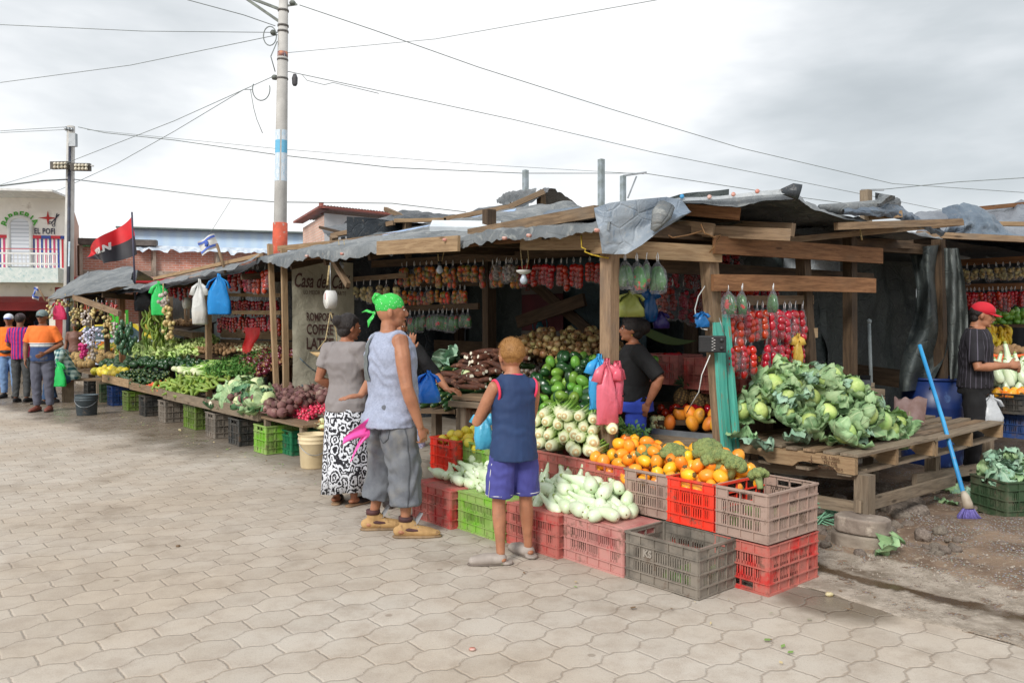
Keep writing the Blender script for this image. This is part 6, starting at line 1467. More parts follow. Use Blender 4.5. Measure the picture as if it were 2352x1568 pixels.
def tray(px0,px1,z,label,n=3.62,h=.07,dep=.5,mat=WOOD,legs=False,brd=True):
 0
 a,b=PN(px0,900,n).dot(U),PN(px1,900,n).dot(U)
 t=thing('produce_table',label,'table',UN((a+b)/2,n+dep/2,0))
 for k in range(3):m=MB();m.beam(UN(a,n+dep*(k+.5)/3,z-.02),UN(b,n+dep*(k+.5)/3,z-.02),dep/3-.01,.025,up=V(0,0,1));m.build('tabletop',mat,t)
 if brd:
  m=MB();m.beam(UN(a,n-.012,z+h/2-.02),UN(b,n-.012,z+h/2-.02),.022,h+.04,jit=.003);m.build('front_board',mat,t)
  m=MB();m.beam(UN(b,n,z+h/2),UN(b,n+dep,z+h/2),.022,h+.04);m.build('side_board',mat,t)
 if legs:
  for u in(a-.08,b+.08):
   for q in(n+.05,n+dep):m=MB();post(m,u,q,0,z-.03,.06,.06);m.build('leg',WOODG,t)
 return b,a
def bed(nm,px0,px1,n0,n1,z0,z1,cat,P,r,mx,asp=1,dirn=(0,1),face=None,th=.07,yaw=None,sc_=(.9,1.12),K=40,edge=.0):
 0
 ua,ub=PN(px1,900,(n0+n1)/2).dot(U),PN(px0,900,(n0+n1)/2).dot(U)
 zb=lambda u,n:z0+(z1-z0)*(n-n0)/(n1-n0)
 for u,n,z in heap(ua,ub,n0,n1,zb,lambda u,n:zb(u,n)+th+r*.7+.04*math.sin(PI*(u-ua)/(ub-ua)),r,mx,K,aspect=asp,dirn=dirn):
  P.put(UN(u,n,z),rot_any()if face is None else along(face+V(rnd(-.35,.35),rnd(-.35,.35),rnd(-.25,.25)),rnd(0,6)),rnd(*sc_))
def blk(px0,px1,n0,n1,z0,z1,label,mat=WOODD):
 0
 ua,ub=PN(px1,900,(n0+n1)/2).dot(U),PN(px0,900,(n0+n1)/2).dot(U)
 t=thing('shelf',label,'shelf',UN((ua+ub)/2,n0,KZ));m=MB();m.beam(UN((ua+ub)/2,n0,z0-.02),UN((ua+ub)/2,n1,z1-.02),ub-ua,.03);m.build('shelf_board',mat,t)
 for u in(ua+.1,ub-.1):m=MB();post(m,u,n1-.06,KZ,z1-.04,.06,.06);post(m,u,n0+.1,KZ,z0-.04,.06,.06);m.build('leg',mat,t)
tray(598,694,.43,'low table without sides, heaped with beetroot',brd=False,legs=True);tray(490,596,.40,'pale plank tray of cauliflowers and cabbages',h=.10,mat=WOODG)
tray(378,489,.40,'long grey tray of carrots and plantains',h=.09,mat=WOODG);tray(300,377,.42,'plank tray of dark cucumbers and avocados',h=.08);tray(238,299,.44,'plank tray with yellow melons, carrots and watermelons',h=.10,mat=WOODL)
tray(150,234,.46,'far left low bench of netted melons',brd=False,legs=True,n=3.8)
for px,z_,lab,mt_ in((640,0,'lime green crate standing under the beetroot table','lime'),(578,0,'brown black crate under the right end of the cauliflower tray','black'),(522,0,'grey crate under the left end of the cauliflower tray','grey'),(459,0,'olive crate under the plantains with a blue tie','lgrn'),(407,0,'grey crate under the carrots','grey'),(360,0,'black crate under the right end of the cucumber tray','black'),(320,0,'yellow-green crate under the left end of the cucumber tray','lgrn'),(283,0,'dark blue crate under the yellow melon tray','blue'),(256,0,'grey green crate at the left under the yellow melon tray','dgreen'),(226,0,'black crate between the melon bench and the yellow melon tray','black')):
 crate(0,0,0,mt_,lab,loc=UN(PN(px,900,3.83).dot(U),3.86,0),long_u=(px in(459,)),sc_=(1,1,1.16 if px>300 else 1.25))
crate(0,0,0,'green','dark green crate behind the beige bucket on its left',loc=UN(PN(693,900,4.0).dot(U),4.05,0),long_u=False);crate(0,0,0,'green','bright green crate just right of the beige bucket',loc=UN(PN(757,900,3.95).dot(U),4.0,0),long_u=False)
mk=lambda nm,ms,lab,cat:Pile(nm,ms,lab,cat,lab)
BE=mk('beetroot',BEET,'dusty beetroot in the heap beside the beige bucket','beetroot');bed('b',601,722,3.64,4.5,.44,.66,'',BE,.046,170,sc_=(1.15,1.5),th=.10)
RA=mk('radish',RAD,'pink radish in the bunch pile behind the beige bucket','radish');bed('r',704,764,3.86,4.45,.40,.66,'',RA,.021,150,sc_=(1.1,1.35),th=.05)
WO=mk('white_onion',WON,'white bulb onion between the radishes and the patterned skirt','onion');bed('w',748,800,3.82,4.1,.36,.46,'',WO,.034,24)
CF=mk('cauliflower',CAU,'white cauliflower at the back of the plank tray','cauliflower');WC=mk('white_cabbage',CABP,'big whitish cabbage at the back of the plank tray','cabbage');CG=mk('cabbage',CABP+CAB[:2],'green cabbage in the cauliflower tray','cabbage')
for px,py,n,P_i in((540,893,4.0,0),(562,884,4.15,0),(590,888,4.1,0),(520,902,3.95,0),(508,922,3.75,0),(498,934,3.68,0),(535,915,3.85,1),(552,905,3.95,1),(580,905,3.9,1),(606,908,3.85,1),(528,935,3.7,1),(556,930,3.72,1),(583,925,3.75,1),(600,930,3.68,1),(572,895,4.05,1),(612,925,3.72,1)):((CF if px%4 else WC)if px<535 else WC,CG)[P_i].put(PN(px,py,n)+V(0,0,.03),(rnd(-.8,-.2),rnd(-.4,.4),rnd(0,6)),rnd(1.1,1.3))
DL=mk('cauliflower_leaf',[mesh_of(lambda m,k=k:leaf(m,(-.1,0,0),(1,0,0),(0,0,1),.22,.13,.9,0,9,8,.2,k,.2),'leaf',M_LEAFD)for k in range(3)],'dark cauliflower leaf drooping over the tray edge','leaf')
for k in range(9):DL.put(PN(rnd(515,612),rnd(895,948),3.62+.3*R.random()*(k%2)),(rnd(-.5,.5),rnd(.4,1.5),rnd(-2.6,-.6)),rnd(.8,1.2))
PL=mk('plantain',PLA,'green plantain in the piled hands on the long tray','plantain');bed('p',408,496,3.64,4.4,.42,.70,'',PL,.036,110,2.4,(1,.3),U*1.0+N*.2,th=.06,sc_=(1.3,1.65))
CA_=mk('carrot',CARR,'orange carrot at the left end of the long tray','carrot');bed('c',378,412,3.63,4.2,.42,.60,'',CA_,.022,60,3,(1,.2),U,th=.05)
C2=Pile('carrot',CARR,'orange carrot beside the yellow melons','carrot','carrots beside the yellow melons');bed('c',258,300,3.63,3.85,.46,.52,'',C2,.022,30,3,(1,.2),U)
CU2=mk('cucumber',CUC,'green cucumber on the plank tray left of the carrots','cucumber');bed('c',303,380,3.64,4.35,.44,.70,'',CU2,.034,110,2.3,(1,.4),U+N*.3,th=.05,sc_=(1.1,1.35))
AV=mk('avocado',CHD,'dark round avocado behind the cucumbers','avocado');bed('a',345,420,4.2,4.75,.68,.80,'',AV,.046,45)
WA=mk('watermelon',WM,'dark green watermelon on the left table','watermelon');bed('m',285,345,3.95,4.9,.54,.80,'',WA,.10,26,1.2,(1,0),U,th=.06,sc_=(.85,1.1))
YM=mk('yellow_melon',CIT,'yellow melon on the tray at the left','melon');bed('y',238,284,3.68,4.0,.46,.56,'',YM,.08,16,sc_=(1.6,1.9))
ML=mk('netted_melon',MEL,'brown netted melon on the far left bench','melon');bed('n',176,258,3.85,4.9,.48,.80,'',ML,.088,60,1.15,(0,1),-N,sc_=(.95,1.15))
PY=mk('papaya',PAP,'yellow green papaya behind the netted melons','papaya');bed('q',215,300,4.7,5.4,.80,.98,'',PY,.07,34,1.9,(.5,1),N+U*.4,sc_=(1,1.25))
LE=mk('lettuce',LET,'pale green lettuce in the heap in front of the blue barrel','lettuce');bed('l',322,450,4.5,5.4,.72,.98,'',LE,.10,70,sc_=(1.1,1.5),th=.08)
PB=mk('bagged_eggplant',CHD,'dark bagged vegetable between the lettuce and the celery','vegetable');bed('e',400,480,4.3,4.9,.72,.86,'',PB,.05,40)
C3=Pile('celery_bunch',CEL,'pale celery bunch lying flat behind the plantains','celery','celery behind the plantains');bed('s',442,525,4.2,4.8,.66,.80,'',C3,.045,34,2.4,(1,.3),-U+N*.3,sc_=(1.1,1.4))
H2=mk('herb_bunch',PARL,'bright green herb bunch left of the red onions','herbs');bed('h',520,592,4.2,4.9,.70,.88,'',H2,.06,40,1.8,(1,.4),-U+N*.3)
RO=mk('red_onion',RON,'dark red onion in the steep heap left of the plank post','onion');bed('o',574,652,4.5,5.15,.72,1.08,'',RO,.039,170,th=.09,sc_=(1.05,1.25))
W2=Pile('white_onion',WON,'white onion in the row above the red onions','onion','white onions above the red onions');bed('i',556,640,5.2,5.6,.98,1.10,'',W2,.04,60,sc_=(1.1,1.3))
PO=mk('potato',POT,'brown potato on the low shelf in the middle stall','potato');bed('t',484,558,5.0,5.6,.92,1.12,'',PO,.035,110,1.2,sc_=(1,1.2));P2=Pile('potato',POT,'brown potato in the high wooden bin under the hanging dial scale','potato','potatoes in the high bin');bed('u',402,466,5.5,5.9,1.42,1.58,'',P2,.035,70,sc_=(1,1.2))
C4=Pile('cassava_root',CAS,'cassava root with white cut end stacked on the shelf by the blue barrel','cassava','cassava by the blue barrel')
for k in range(70):C4.put(PN(rnd(412,474),786+38*R.random(),5.3),along(N+V(rnd(-.15,.15),0,rnd(-.1,.1)),rnd(0,6)),1.1)
BNG=Pile('plantain',PLA,'green plantain hanging in a dense bunch behind the blue barrel','plantain','plantains behind the blue barrel')
for k in range(60):BNG.put(W(rnd(330,385),rnd(700,800),15.4+rnd(-.2,.2)),along(V(rnd(-.4,.4),rnd(-.2,.2),1),rnd(0,6)),1.3)
for a in((598,650,4.45,5.2,.70,1.02,'steep board under the red onions'),(490,592,4.15,4.95,.66,.88,'sloping board under the herbs and celery'),(556,645,5.2,5.7,.96,1.06,'board under the white onions'),(484,556,4.95,5.7,.88,1.08,'board under the potatoes'),(322,455,4.4,5.5,.68,.96,'board under the lettuces'),(400,480,5.15,5.5,.96,1.0,'shelf board under the stacked cassava'),(210,305,4.65,5.5,.76,.94,'board under the papayas'),(402,468,5.4,5.95,1.36,1.52,'high wooden bin board with potatoes'),(600,720,3.9,4.55,.44,.62,'board under the back of the beetroot heap')):blk(*a)
m=MB();m.beam(PN(402,760,5.35),PN(455,770,5.3),.2,.1,taper=1.2);m.build('wooden_trough',WOOD,label='shallow wooden trough below the high potato bin',cat='trough')
def bucket(c,r,h,label,mat,name='bucket'):
 c=Vector(c);t=thing(name,label,'bucket',c);m=MB()
 m.rings([(c.x,c.y,c.z+z*h,r*k,r*k)for z,k in((0,.84),(.03,.87),(.72,.97),(.74,1.04),(.76,1.0),(.84,1.0),(.86,1.05),(.88,1.01),(.97,1.01),(.985,1.06),(1,1.05),(.99,.98),(.2,.84))],32,caps=True);m.build('pail',mat,t)
 m=MB();d=V(.3,-.95,0).normalized();s_=V(.95,.3,0);m.tube([c+s_*(r*1.03*math.cos(q))+d*(r*1.04*math.sin(q))+V(0,0,h*(.84-.42*math.sin(q)**1.2 if 0<q<PI else.84))for q in[PI*k/16 for k in range(17)]],.004,5);m.build('wire_handle',METAL,t);return t
bucket(PZ(714,1078,0)+V(0,.14,0),.158,.35,'dirty beige plastic bucket with a wire handle in front of the radishes',mt('bucket_beige',(226,208,170),(206,186,148),4,.5,.1,30,c3=(150,124,90),s3=6,t3=(.6,.75)))
bucket(PZ(188,955,0)+V(0,.15,0),.17,.33,'dark grey bucket standing on the wet paving at the left',mt('bucket_dark',(72,84,90),(58,66,72),4,.5,.1,30,c3=(150,130,110),s3=4,t3=(.6,.75)))
T='clear bag of red tomatoes '
bag_row(PN(524,613,4.3),PN(628,604,4.2),8,BG_RED,T+'in the top row left of the coffee banner','top row, middle stall',s=1.18)
bag_row(PN(384,646,4.5),PN(460,640,4.5),6,BG_RED,T+'between the green and white carrier bags','top left row, middle stall',s=1.05)
bag_row(PN(502,681,5.4),PN(644,681,5.0),17,BG_RED,T+'in the second row left of the coffee banner','second row, middle stall',s=.95)
bag_row(PN(500,720,5.2),PN(644,718,4.9),18,BG_RED,T+'in the lowest row left of the coffee banner','third row, middle stall',s=1.0)
bag_row(PN(195,688,5.6),PN(285,690,5.0),9,BG_RED,T+'under the far left tent roof','tomato bags, far left stall',s=1.1)
bag_row(PN(728,664,5.4),PN(790,662,5.2),5,BG_RED,T+'beside the round scale by the coffee banner','tomato bags by the scale',s=.95)
bag_row(PN(738,720,5.5),PN(790,718,5.3),5,BG_RED,T+'below the round scale behind the woman','tomato bags below the scale',s=1.0)
bag_row(PN(792,645,5.2),PN(920,640,5.0),7,BG_ONI,'clear bag of pale onions behind the green bandana','onion bags by the bandana',name='onion_bag',s=1.05)
part_beam('rail',PN(785,644,5.25),PN(935,632,5.05),.03,.06,WOOD,ms);part_beam('rail',PN(725,662,5.45),PN(800,658,5.25),.03,.05,WOOD,ms);part_beam('rail',PN(725,716,5.55),PN(800,713,5.3),.03,.05,WOODD,ms)
ra,rb_=PN(915,600,5.25),PN(1196,592,5.25);part_beam('rail',PN(855,607,5.27),PN(1375,576,5.27),.03,.09,WOODD,ms)
bag_row(ra,rb_,17,BG_MIX,'clear bag of orange and green tomatoes in the top row','mixed tomato bags, top row',s=1.05)
bag_row(PN(1135,590,5.0),PN(1185,590,5.0),3,BG_GAR,'bunch of garlic heads among the top row of bags','garlic bunches, top row',name='garlic_bunch',s=1.15)
bag_row(PN(1190,594,5.1),PN(1362,588,5.1),11,BG_RED,T+'in the top row left of the front post','red tomato bags, top row',s=.88);bag_row(PN(1372,590,5.1),PN(1398,590,5.1),2,BG_RED,T+'touching the front post on its left','red bags touching the post',s=.85)
bag_row(PN(926,657,5.45),PN(1076,652,5.45),12,BG_MIX,'clear bag of orange and green tomatoes in the second row','mixed tomato bags, second row',s=.95);part_beam('rail',PN(905,655,5.47),PN(1100,649,5.47),.03,.07,WOODD,ms)
bag_row(PN(928,712,5.4),PN(1080,706,5.4),14,BG_PEP,'clear bag of green peppers in the lowest row','pepper bags, lowest row',name='pepper_bag',s=1.0);part_beam('rail',PN(905,709,5.42),PN(1100,703,5.42),.03,.07,WOODD,ms)
for px in(1435,1462,1485,1510):hang_bag(W(px,582,5.72),BG_PEP if px in(1510,1435)else BG_PEP,{1435:'leftmost bag of mixed peppers right of the front post',1462:'second bag of red and green peppers right of the front post',1485:'third bag of peppers, with a red one low, by the corner',1510:'widest bag of dark green peppers nearest the teal post'}[px],None,name='pepper_bag',s=.95)
bag_row(W(1540,590,7.0),W(1700,560,7.4),7,BG_PLUM,T+'high in the dark behind the side rails','bags high in the dark',s=1);bag_row(W(1510,640,6.9),W(1640,640,7.3),6,BG_PLUM,T+'in the dark left of the teal post','bags left of the teal post',s=1.1)
bag_row(W(1655,640,6.6),W(1790,634,7.0),6,BG_RED,T+'half hidden behind the second side rail','bags behind the second rail',s=.9)
bag_row(W(1664,692,6.14),W(1850,690,6.66),12,BG_RED,T+'in the upper row right of the teal post','upper row right of teal post',s=1.08)
bag_row(W(1668,774,6.1),W(1730,772,6.3),5,BG_RED,T+'lower row right by the radio','lower row by the radio',s=1.0);bag_row(W(1755,770,6.35),W(1840,767,6.6),6,BG_RED,T+'in the lower row at its right end','lower row right end',s=1.0)
for px,l_ in((1671,'pepper bag hanging right beside the teal post'),(1705,'pepper bag with one green pepper on the second rail'),(1776,'red and green pepper bag, rightmost on the second rail')):hang_bag(W(px,652,6.05),BG_PEP,l_,None,name='pepper_bag',s=.9)
bag_row(W(2200,606,10.0),W(2360,598,9.6),10,BG_ONI,'bag of pale onions high in the right-hand stall','onion bags, right stall',name='onion_bag',s=.95);bag_row(W(2195,660,10),W(2360,656,9.7),16,BG_RED,T+'behind the man in the red cap','tomato bags, right stall',s=.9)
def carrier(p,w,h,col,label,name='carrier_bag',fill=None,rz=0,full=0):
 p=Vector(p);t=thing(name,label,'bag',p);fm=mat_film('carrier_'+name+'%d_%d_%d'%col,col,.72,.3,col)
 M3=Matrix.Rotation(rz,3,'Z')
 def f(q,a,k):d=q-p;d=M3@d;return p+d+M3@V(.012*math.sin(k*9+a*2),.012*math.sin(a*5+k*6),0)
 m=MB();m.rings([(p.x,p.y,p.z-h,w*.46,.02+full*.5),(p.x,p.y,p.z-h*.97,w*.5,.03+full),(p.x,p.y,p.z-h*.7,w*.5,.035+full),(p.x,p.y,p.z-h*.42,w*.40,.035+full*.4),(p.x+w*.05,p.y,p.z-h*.22,w*.26,.03),(p.x,p.y,p.z-h*.08,w*.08,.02),(p.x,p.y,p.z,w*.05,.012)],18,caps=True,fn=f);m.build('bag_body',fm,t)
 m=MB()
 for s_ in(-1,1):m.tube([p+M3@V(s_*w*.1,0,-h*.1),p+M3@V(s_*w*.38,-.01,-h*.2),p+M3@V(s_*w*.5,-.01,-h*.36)],[.012,.03,.04],8,flat=(1,.4))
 m.build('handle',fm,t)
 if fill:m=MB();m.rings([(p.x,p.y,p.z-h*.98,w*.42,.02+full*.6),(p.x,p.y,p.z-h*.7,w*.44,.03+full*.8)],14);m.build('contents',fill,t)
 return t
carrier(PN(364,645,3.9),.26,.56,(60,214,110),'bright green empty carrier bag hanging from the middle stall roof');carrier(PN(502,628,3.9),.32,.56,(40,150,226),'bright blue carrier bags hanging below the white flag')
carrier(PN(458,640,3.9),.22,.66,(226,228,226),'white bag with yellow liquid hanging between green and blue bags',fill=mt('yellow_juice',(240,190,40),(226,170,30),5,.3),full=.05)
carrier(PN(331,655,4.4),.40,.5,(34,40,48),'black carrier bags hanging in shade left of the green one');carrier(W(136,688,16.6),.28,.42,(236,70,120),'pink carrier bag hanging at the far left tent edge');
carrier(W(1448,668,6.1),.20,.20,(170,178,96),'yellowish translucent bag hanging above the woman in black',full=.05);carrier(W(1495,655,6.5),.1,.30,(30,90,150),'narrow blue bag above the woman in black',full=.02);carrier(W(1517,715,6.5),.13,.14,(60,50,120),'small violet bag behind the blue one',full=.03)
pk=carrier(W(1393,822,5.62),.16,.47,(240,120,140),'pink carrier bags tied to the front corner post',rz=.3,full=.02);m=MB();c=W(1408,905,5.7);m.tube([c+V(.085*math.cos(q),.08*math.sin(q),.01*math.sin(q*3))for q in[2*PI*k/20 for k in range(21)]],.005,5);m.build('black_tie',BLACKP,pk)
carrier(W(1418,828,5.66),.11,.38,(238,110,132),'pink carrier bag on the right side of the front post',rz=1.2);carrier(W(1375,812,5.72),.15,.40,(70,180,240),'light blue carrier bag hanging left of the front post',rz=.2)
carrier(W(1612,715,6.0),.1,.12,(40,120,190),'small blue bag knotted left of the teal post');carrier(W(1832,765,6.5),.07,.27,(226,190,90),'narrow yellow bag hanging at the right end of the lower rail')
m=MB();m.grid(lambda a,b:PN(560+38*a*(1-b*.5)+4*math.sin(b*6),752+62*b,4.9)+V(0,.05*math.sin(a*6),0),10,10);m.build('net_bag',mat_film('red_net',(200,40,44),.55,.5,(210,60,60)),label='red net sack hanging below the tomato rows',cat='net bag')
m=MB();m.grid(lambda a,b:W(380+0*a,0,1)if 0 else PN(238+58*a,712+62*b,5.4)+V(0,.03*math.sin(a*5),0),8,8);m.build('plastic_sheet',mat_film('green_sheet',(70,220,60),.6,.3,(90,220,70)),label='bright green plastic sheet behind the hanging peppers',cat='sheet')
def cluster(px,py,Y,r,h,mesh,name,label,n=34,s=1,sz=(1,1)):
 c=W(px,py,Y);t=thing(name,label,'bunch',c);mm=MB()
 for k in range(n):
  a,q=rnd(0,6.28),math.sqrt(R.random());z=-h*R.random();w_=r*(.4+.6*math.sin(PI*min(1,-z/h*.9+.1)));s2_=s*.8;mm.ball(c+V(math.cos(a)*q*w_*.8,math.sin(a)*q*w_*.8,z),(.035*s2_*sz[0],.035*s2_,.038*s2_*sz[1]),7,5)
 mm.tube([c+V(0,0,.14),c+V(0,0,-h*.3)],.008,5,1);mm.build(name+'_heads',[mesh,ROPE],t);return t
ONM=mt('bag_onions',(206,196,140));DKG=mt('dark_peppers',(44,84,56),(70,110,80),9,.25,coat=.5);PRP=mt('lilac_bags',(196,196,224),(226,226,240),12,.4);PKB=mt('pink_bags',(214,50,130),(190,40,110),6,.4);GARM=mt('garlic',(206,198,188))
for a in((288,740,13.0,.2,.5,DKG,'pepper_bunch','bunch of bagged dark green peppers hanging from the tent post',60,1.2,(1,1.6)),(210,752,14.6,.24,.38,PRP,'packet_bunch','bunch of lilac and white packets hanging at the far left stall',70,.9),(191,790,14.2,.12,.24,PKB,'packet_bunch','small bunch of bright pink packets hanging low at the left',24,1.1),(112,702,16.5,.1,.25,ONM,'onion_string','short onion string at the tip of the tent roof',14),(150,690,16.4,.3,.12,ONM,'onion_string','onion string along the tent edge right of the pink bag',20),(178,700,15.8,.18,.4,ONM,'onion_string','brown onion string under the tent corner',40),(200,712,15.4,.15,.3,GARM,'garlic_string','pale garlic string under the left tent edge',34),(222,700,15.2,.15,.3,ONM,'onion_string','white onion string right of the garlic',34),(248,724,15,.14,.42,ONM,'onion_string','onion string hanging in front of the green sheet',40),(212,790,14.6,.1,.3,GARM,'garlic_string','garlic string below the lilac packets',20),(264,738,15,.1,.3,GARM,'garlic_string','pale garlic string beside the dark peppers',22),(384,700,11.7,.09,.2,ONM,'onion_string','upper onion string left of the round dial scale',18),(388,738,11.7,.11,.25,ONM,'onion_string','lower white onion string left of the potato bin',22),(375,672,11.7,.1,.2,GARM,'garlic_string','garlic heads hanging beneath the green bag',16)):cluster(*a[:4],a[4],a[5],a[6],a[7],*a[8:])
def dial(p,r,label,face,rz):
 t=thing('hanging_scale',label,'scale',p);p=Vector(p);M3=Matrix.Rotation(rz,3,'Z');d=M3@V(0,1,0);m=MB();m.tube([p-d*.05,p-d*.045,p+d*.045,p+d*.05],[r*.93,r,r,r*.93],28);m.build('case',WHITEP,t)
 m=MB();m.tube([p-d*.051,p-d*.055],[r*.86,r*.84],28);m.build('face',face,t);m=MB();m.beam(p-d*.058,p-d*.058+V(0,0,r*.7),.006,.004);m.build('needle',cols['r'],t)
 m=MB();m.tube([p+V(0,0,r),p+V(0,0,r+.3)],.006,5);m.tube([p-V(0,0,r),p-V(0,0,r+.12)],.006,5);m.build('hook',METAL,t);return t
FACE=mt('dial_face',(236,236,230),(210,210,206),20,.4,c3=(140,110,110),s3=24,t3=(.62,.68));dial(PN(429,695,4.6),.11,'round white dial scale hanging in the middle stall',FACE,ANG_U+PI)
s9=dial(W(759,688,8.6),.10,'round white hanging scale beside the coffee banner',FACE,-1.05);m=MB();q=W(759,716,8.6);m.tube([q,W(748,780,8.5),W(730,803,8.4)],.006,5);m.tube([q,W(772,760,8.6),W(776,808,8.5)],.006,5);m.tube([W(752,655,8.6),W(757,610,8.6)],.012,5);m.build('rope',ROPE,s9)
m=MB();c=W(742,808,8.4);m.tube([c+V(-.13,0,.03),c+V(0,0,0),c+V(.24,.1,-.06)],[.09,.10,.10],20,flat=(1,.35),up=(0,0,1))if 0 else m.rings([(c.x+.04,c.y,c.z-.06,.09,.06),(c.x,c.y,c.z,.14,.10),(c.x,c.y,c.z-.01,.12,.085),(c.x+.03,c.y,c.z-.05,.08,.05)],20);m.build('pan',mt('wooden_pan',(206,178,132),(180,150,104),6,.6),s9)
BULB=mt('bulb_glass',(206,214,224),(180,190,204),4,.15)
for px,py,Y,lab,cap in((1203,635,6.6,'white light bulb under a round ceramic holder, hanging from two wires',1),(1010,613,7.6,'light bulb in a black socket above the orange bags',0),(784,604,9.0,'dim light bulb high beside the coffee banner',0),(1622,700,6.2,'black plug socket hanging on a cord right of the front post',2)):
 p=W(px,py,Y);t=thing('light_bulb',lab,'light bulb',p)
 if cap!=2:m=MB();m.rings([(p.x,p.y,p.z-.065,.012,.012),(p.x,p.y,p.z-.05,.028,.028),(p.x,p.y,p.z-.03,.034,.034),(p.x,p.y,p.z,.02,.02),(p.x,p.y,p.z+.02,.014,.014)],14);m.build('bulb',BULB,t)
 m=MB();m.rings([(p.x,p.y,p.z+.015,.02,.02),(p.x,p.y,p.z+.05,.018,.018)],12)if cap!=1 else m.rings([(p.x,p.y,p.z+.02,.03,.03),(p.x,p.y,p.z+.04,.062,.062),(p.x,p.y,p.z+.052,.062,.062)],18);m.build('socket',WHITEP if cap==1 else BLACKP,t)
 m=MB();m.tube([p+V(-.01,0,.05),p+V(-.02,0,.15),p+V(-.03,0,.26)],.004,4);m.tube([p+V(.02,0,.05),p+V(.04,0,.14),p+V(.03,0,.26)],.004,4);m.build('cord',ROPE,t)
rd=thing('radio','black portable radio strapped to the teal post','radio',W(1636,790,5.9));c=W(1636,790,5.92);M3=Matrix.Rotation(-.18,3,'Z');m=MB();m.box(c,(.20,.05,.125),M=M3);o=m.build('case',BLACKP,rd);bv=o.modifiers.new('b','BEVEL');bv.width=.008;bv.segments=2
m=MB();m.tube([c+M3@V(.09,0,.06),W(1652,730,5.9)],.003,5);m.build('antenna',METAL,rd)
for z in(.03,-.03):m=MB();m.tube([c+M3@V(.065,-.025,z),c+M3@V(.065,-.034,z)],.016,14);m.build('knob',mt('knob_grey',(60,60,62),(44,44,46),5,.3),rd)
m=MB()
for k in range(9):m.box(c+M3@V(.0+.014*(k%2),-.0262,-.045+.011*k),(.012,.002,.004),M=M3)
m.build('dial_marks',WHITEP,rd)
m=MB()
for k in range(8):m.box(c+M3@V(-.055,-.026,-.04+.011*k),(.07,.002,.004),M=M3)
m.build('grille',mt('grille',(40,40,42)),rd)
wire([(1619,657,6.0),(1604,680,6.0),(1596,710,6.0),(1600,740,6.0),(1612,755,6.0),(1625,757,5.98)],.007,'white cable looping beside the teal post above the radio',mat=WHITEP);wire([(1631,815,5.9),(1612,860,5.9),(1605,900,5.92),(1590,925,6.1),(1577,948,6.3)],.006,'white charging cable falling from the radio to the papayas',mat=WHITEP)
ph=thing('phone','thin dark phone lying on the tomatoes behind the papayas','phone',W(1570,938,6.6));m=MB();m.box(W(1568,937,6.6),(.12,.06,.008),.3);m.build('case',BLACKP,ph)
hm=thing('hammock','faded green striped hammock slung in the dark stall','hammock',W(1520,760,7.4));HM=NT('hammock_cloth');vx=HM.n('ShaderNodeSeparateXYZ',Vector=HM.coord('UV'));HM.bsdf(HM.mix(HM.ramp(HM.math('SINE',HM.math('MULTIPLY',vx.outputs[1],44)),-.5,.5),lin((96,110,48)),lin((60,90,66))),.8)
m=MB();m.grid(lambda a,b:W(1440+190*a,735+50*math.sin(a*2.3)+(b-.5)*22*math.sin(PI*min(1,a+.15)),7.4),20,6);m.build('cloth',HM.m,hm)
ck=thing('water_cooler','red and white drink cooler in the dark behind the woman in black','cooler',W(1546,850,7.5));bw=W(1546,850,7.5);m=MB();m.rings([(bw.x,bw.y,bw.z+z,.07,.07)for z in(-.1,.12)],18);m.build('drum',WHITEP,ck);m=MB();m.rings([(bw.x,bw.y,bw.z+z,k,k)for z,k in((.12,.075),(.16,.07))],18);m.build('lid',cols['r'],ck)
FR=mt('flag_red',(214,40,48),(196,34,42),3,.6);FB=mt('flag_black',(44,44,50),(58,58,64),3,.6);FW=WHITEP
fg=thing('flag','large red and black flag flying over the left stall roof','flag',W(308,640,15));m=MB();m.tube([W(311,690,15),W(303,487,15)],.018,6);m.build('flagpole',mt('pole_dark',(60,60,80)),fg)
ftop=[W(303,497,15),W(262,524,15.1),W(232,548,14.9),W(204,567,15.1),W(196,592,15)];fbot=[W(309,583,15),W(270,600,15.1),W(244,606,14.9),W(222,595,15.05),W(196,593,15)]
def flg(a,b):return lerp_list(ftop,a).lerp(lerp_list(fbot,a),b)+V(0,.12*math.sin(a*9+b),0)
m=MB();m.grid(lambda a,b:flg(a,b*.5),30,8);m.build('red_half',FR,fg);m=MB();m.grid(lambda a,b:flg(a,.5+b*.5),30,8);m.build('black_half',FB,fg)
text_mesh('FSLN',.34,Matrix.Identity(4),FW,fg,mod=lambda p:flg(.5-p.x/2.0,.5-p.y*.9)+V(0,-.03,0),depth=0,bold=.02,width=1.0)
def wflag(P,label,pole):
 t=thing('flag',label,'flag',pole[0]);m=MB();m.tube(pole,.02,6);m.build('flagpole',WOOD,t);A_,B_,C_,D_=P
 f=lambda a,b:A_.lerp(B_,a).lerp(D_.lerp(C_,a),b)+V(0,.04*math.sin(a*6+b*2),0)
 m=MB();m.grid(f,12,8);m.build('cloth',FW,t);BLU=mt('flag_blue',(70,100,190),(80,110,196),4,.6)
 for b0 in(.12,.72):m=MB();m.grid(lambda a,b:f(a,b0+.15*b)+V(0,-.012,0),12,2);m.build('stripe',BLU,t)
 m=MB();
 for s_ in(0,PI):m.tube([f(.5+.12*math.sin(q+s_),.49+.19*math.cos(q+s_))+V(0,-.014,0)for q in[2*PI*k/3 for k in range(4)]],.012,4)
 m.build('star',BLU,t)
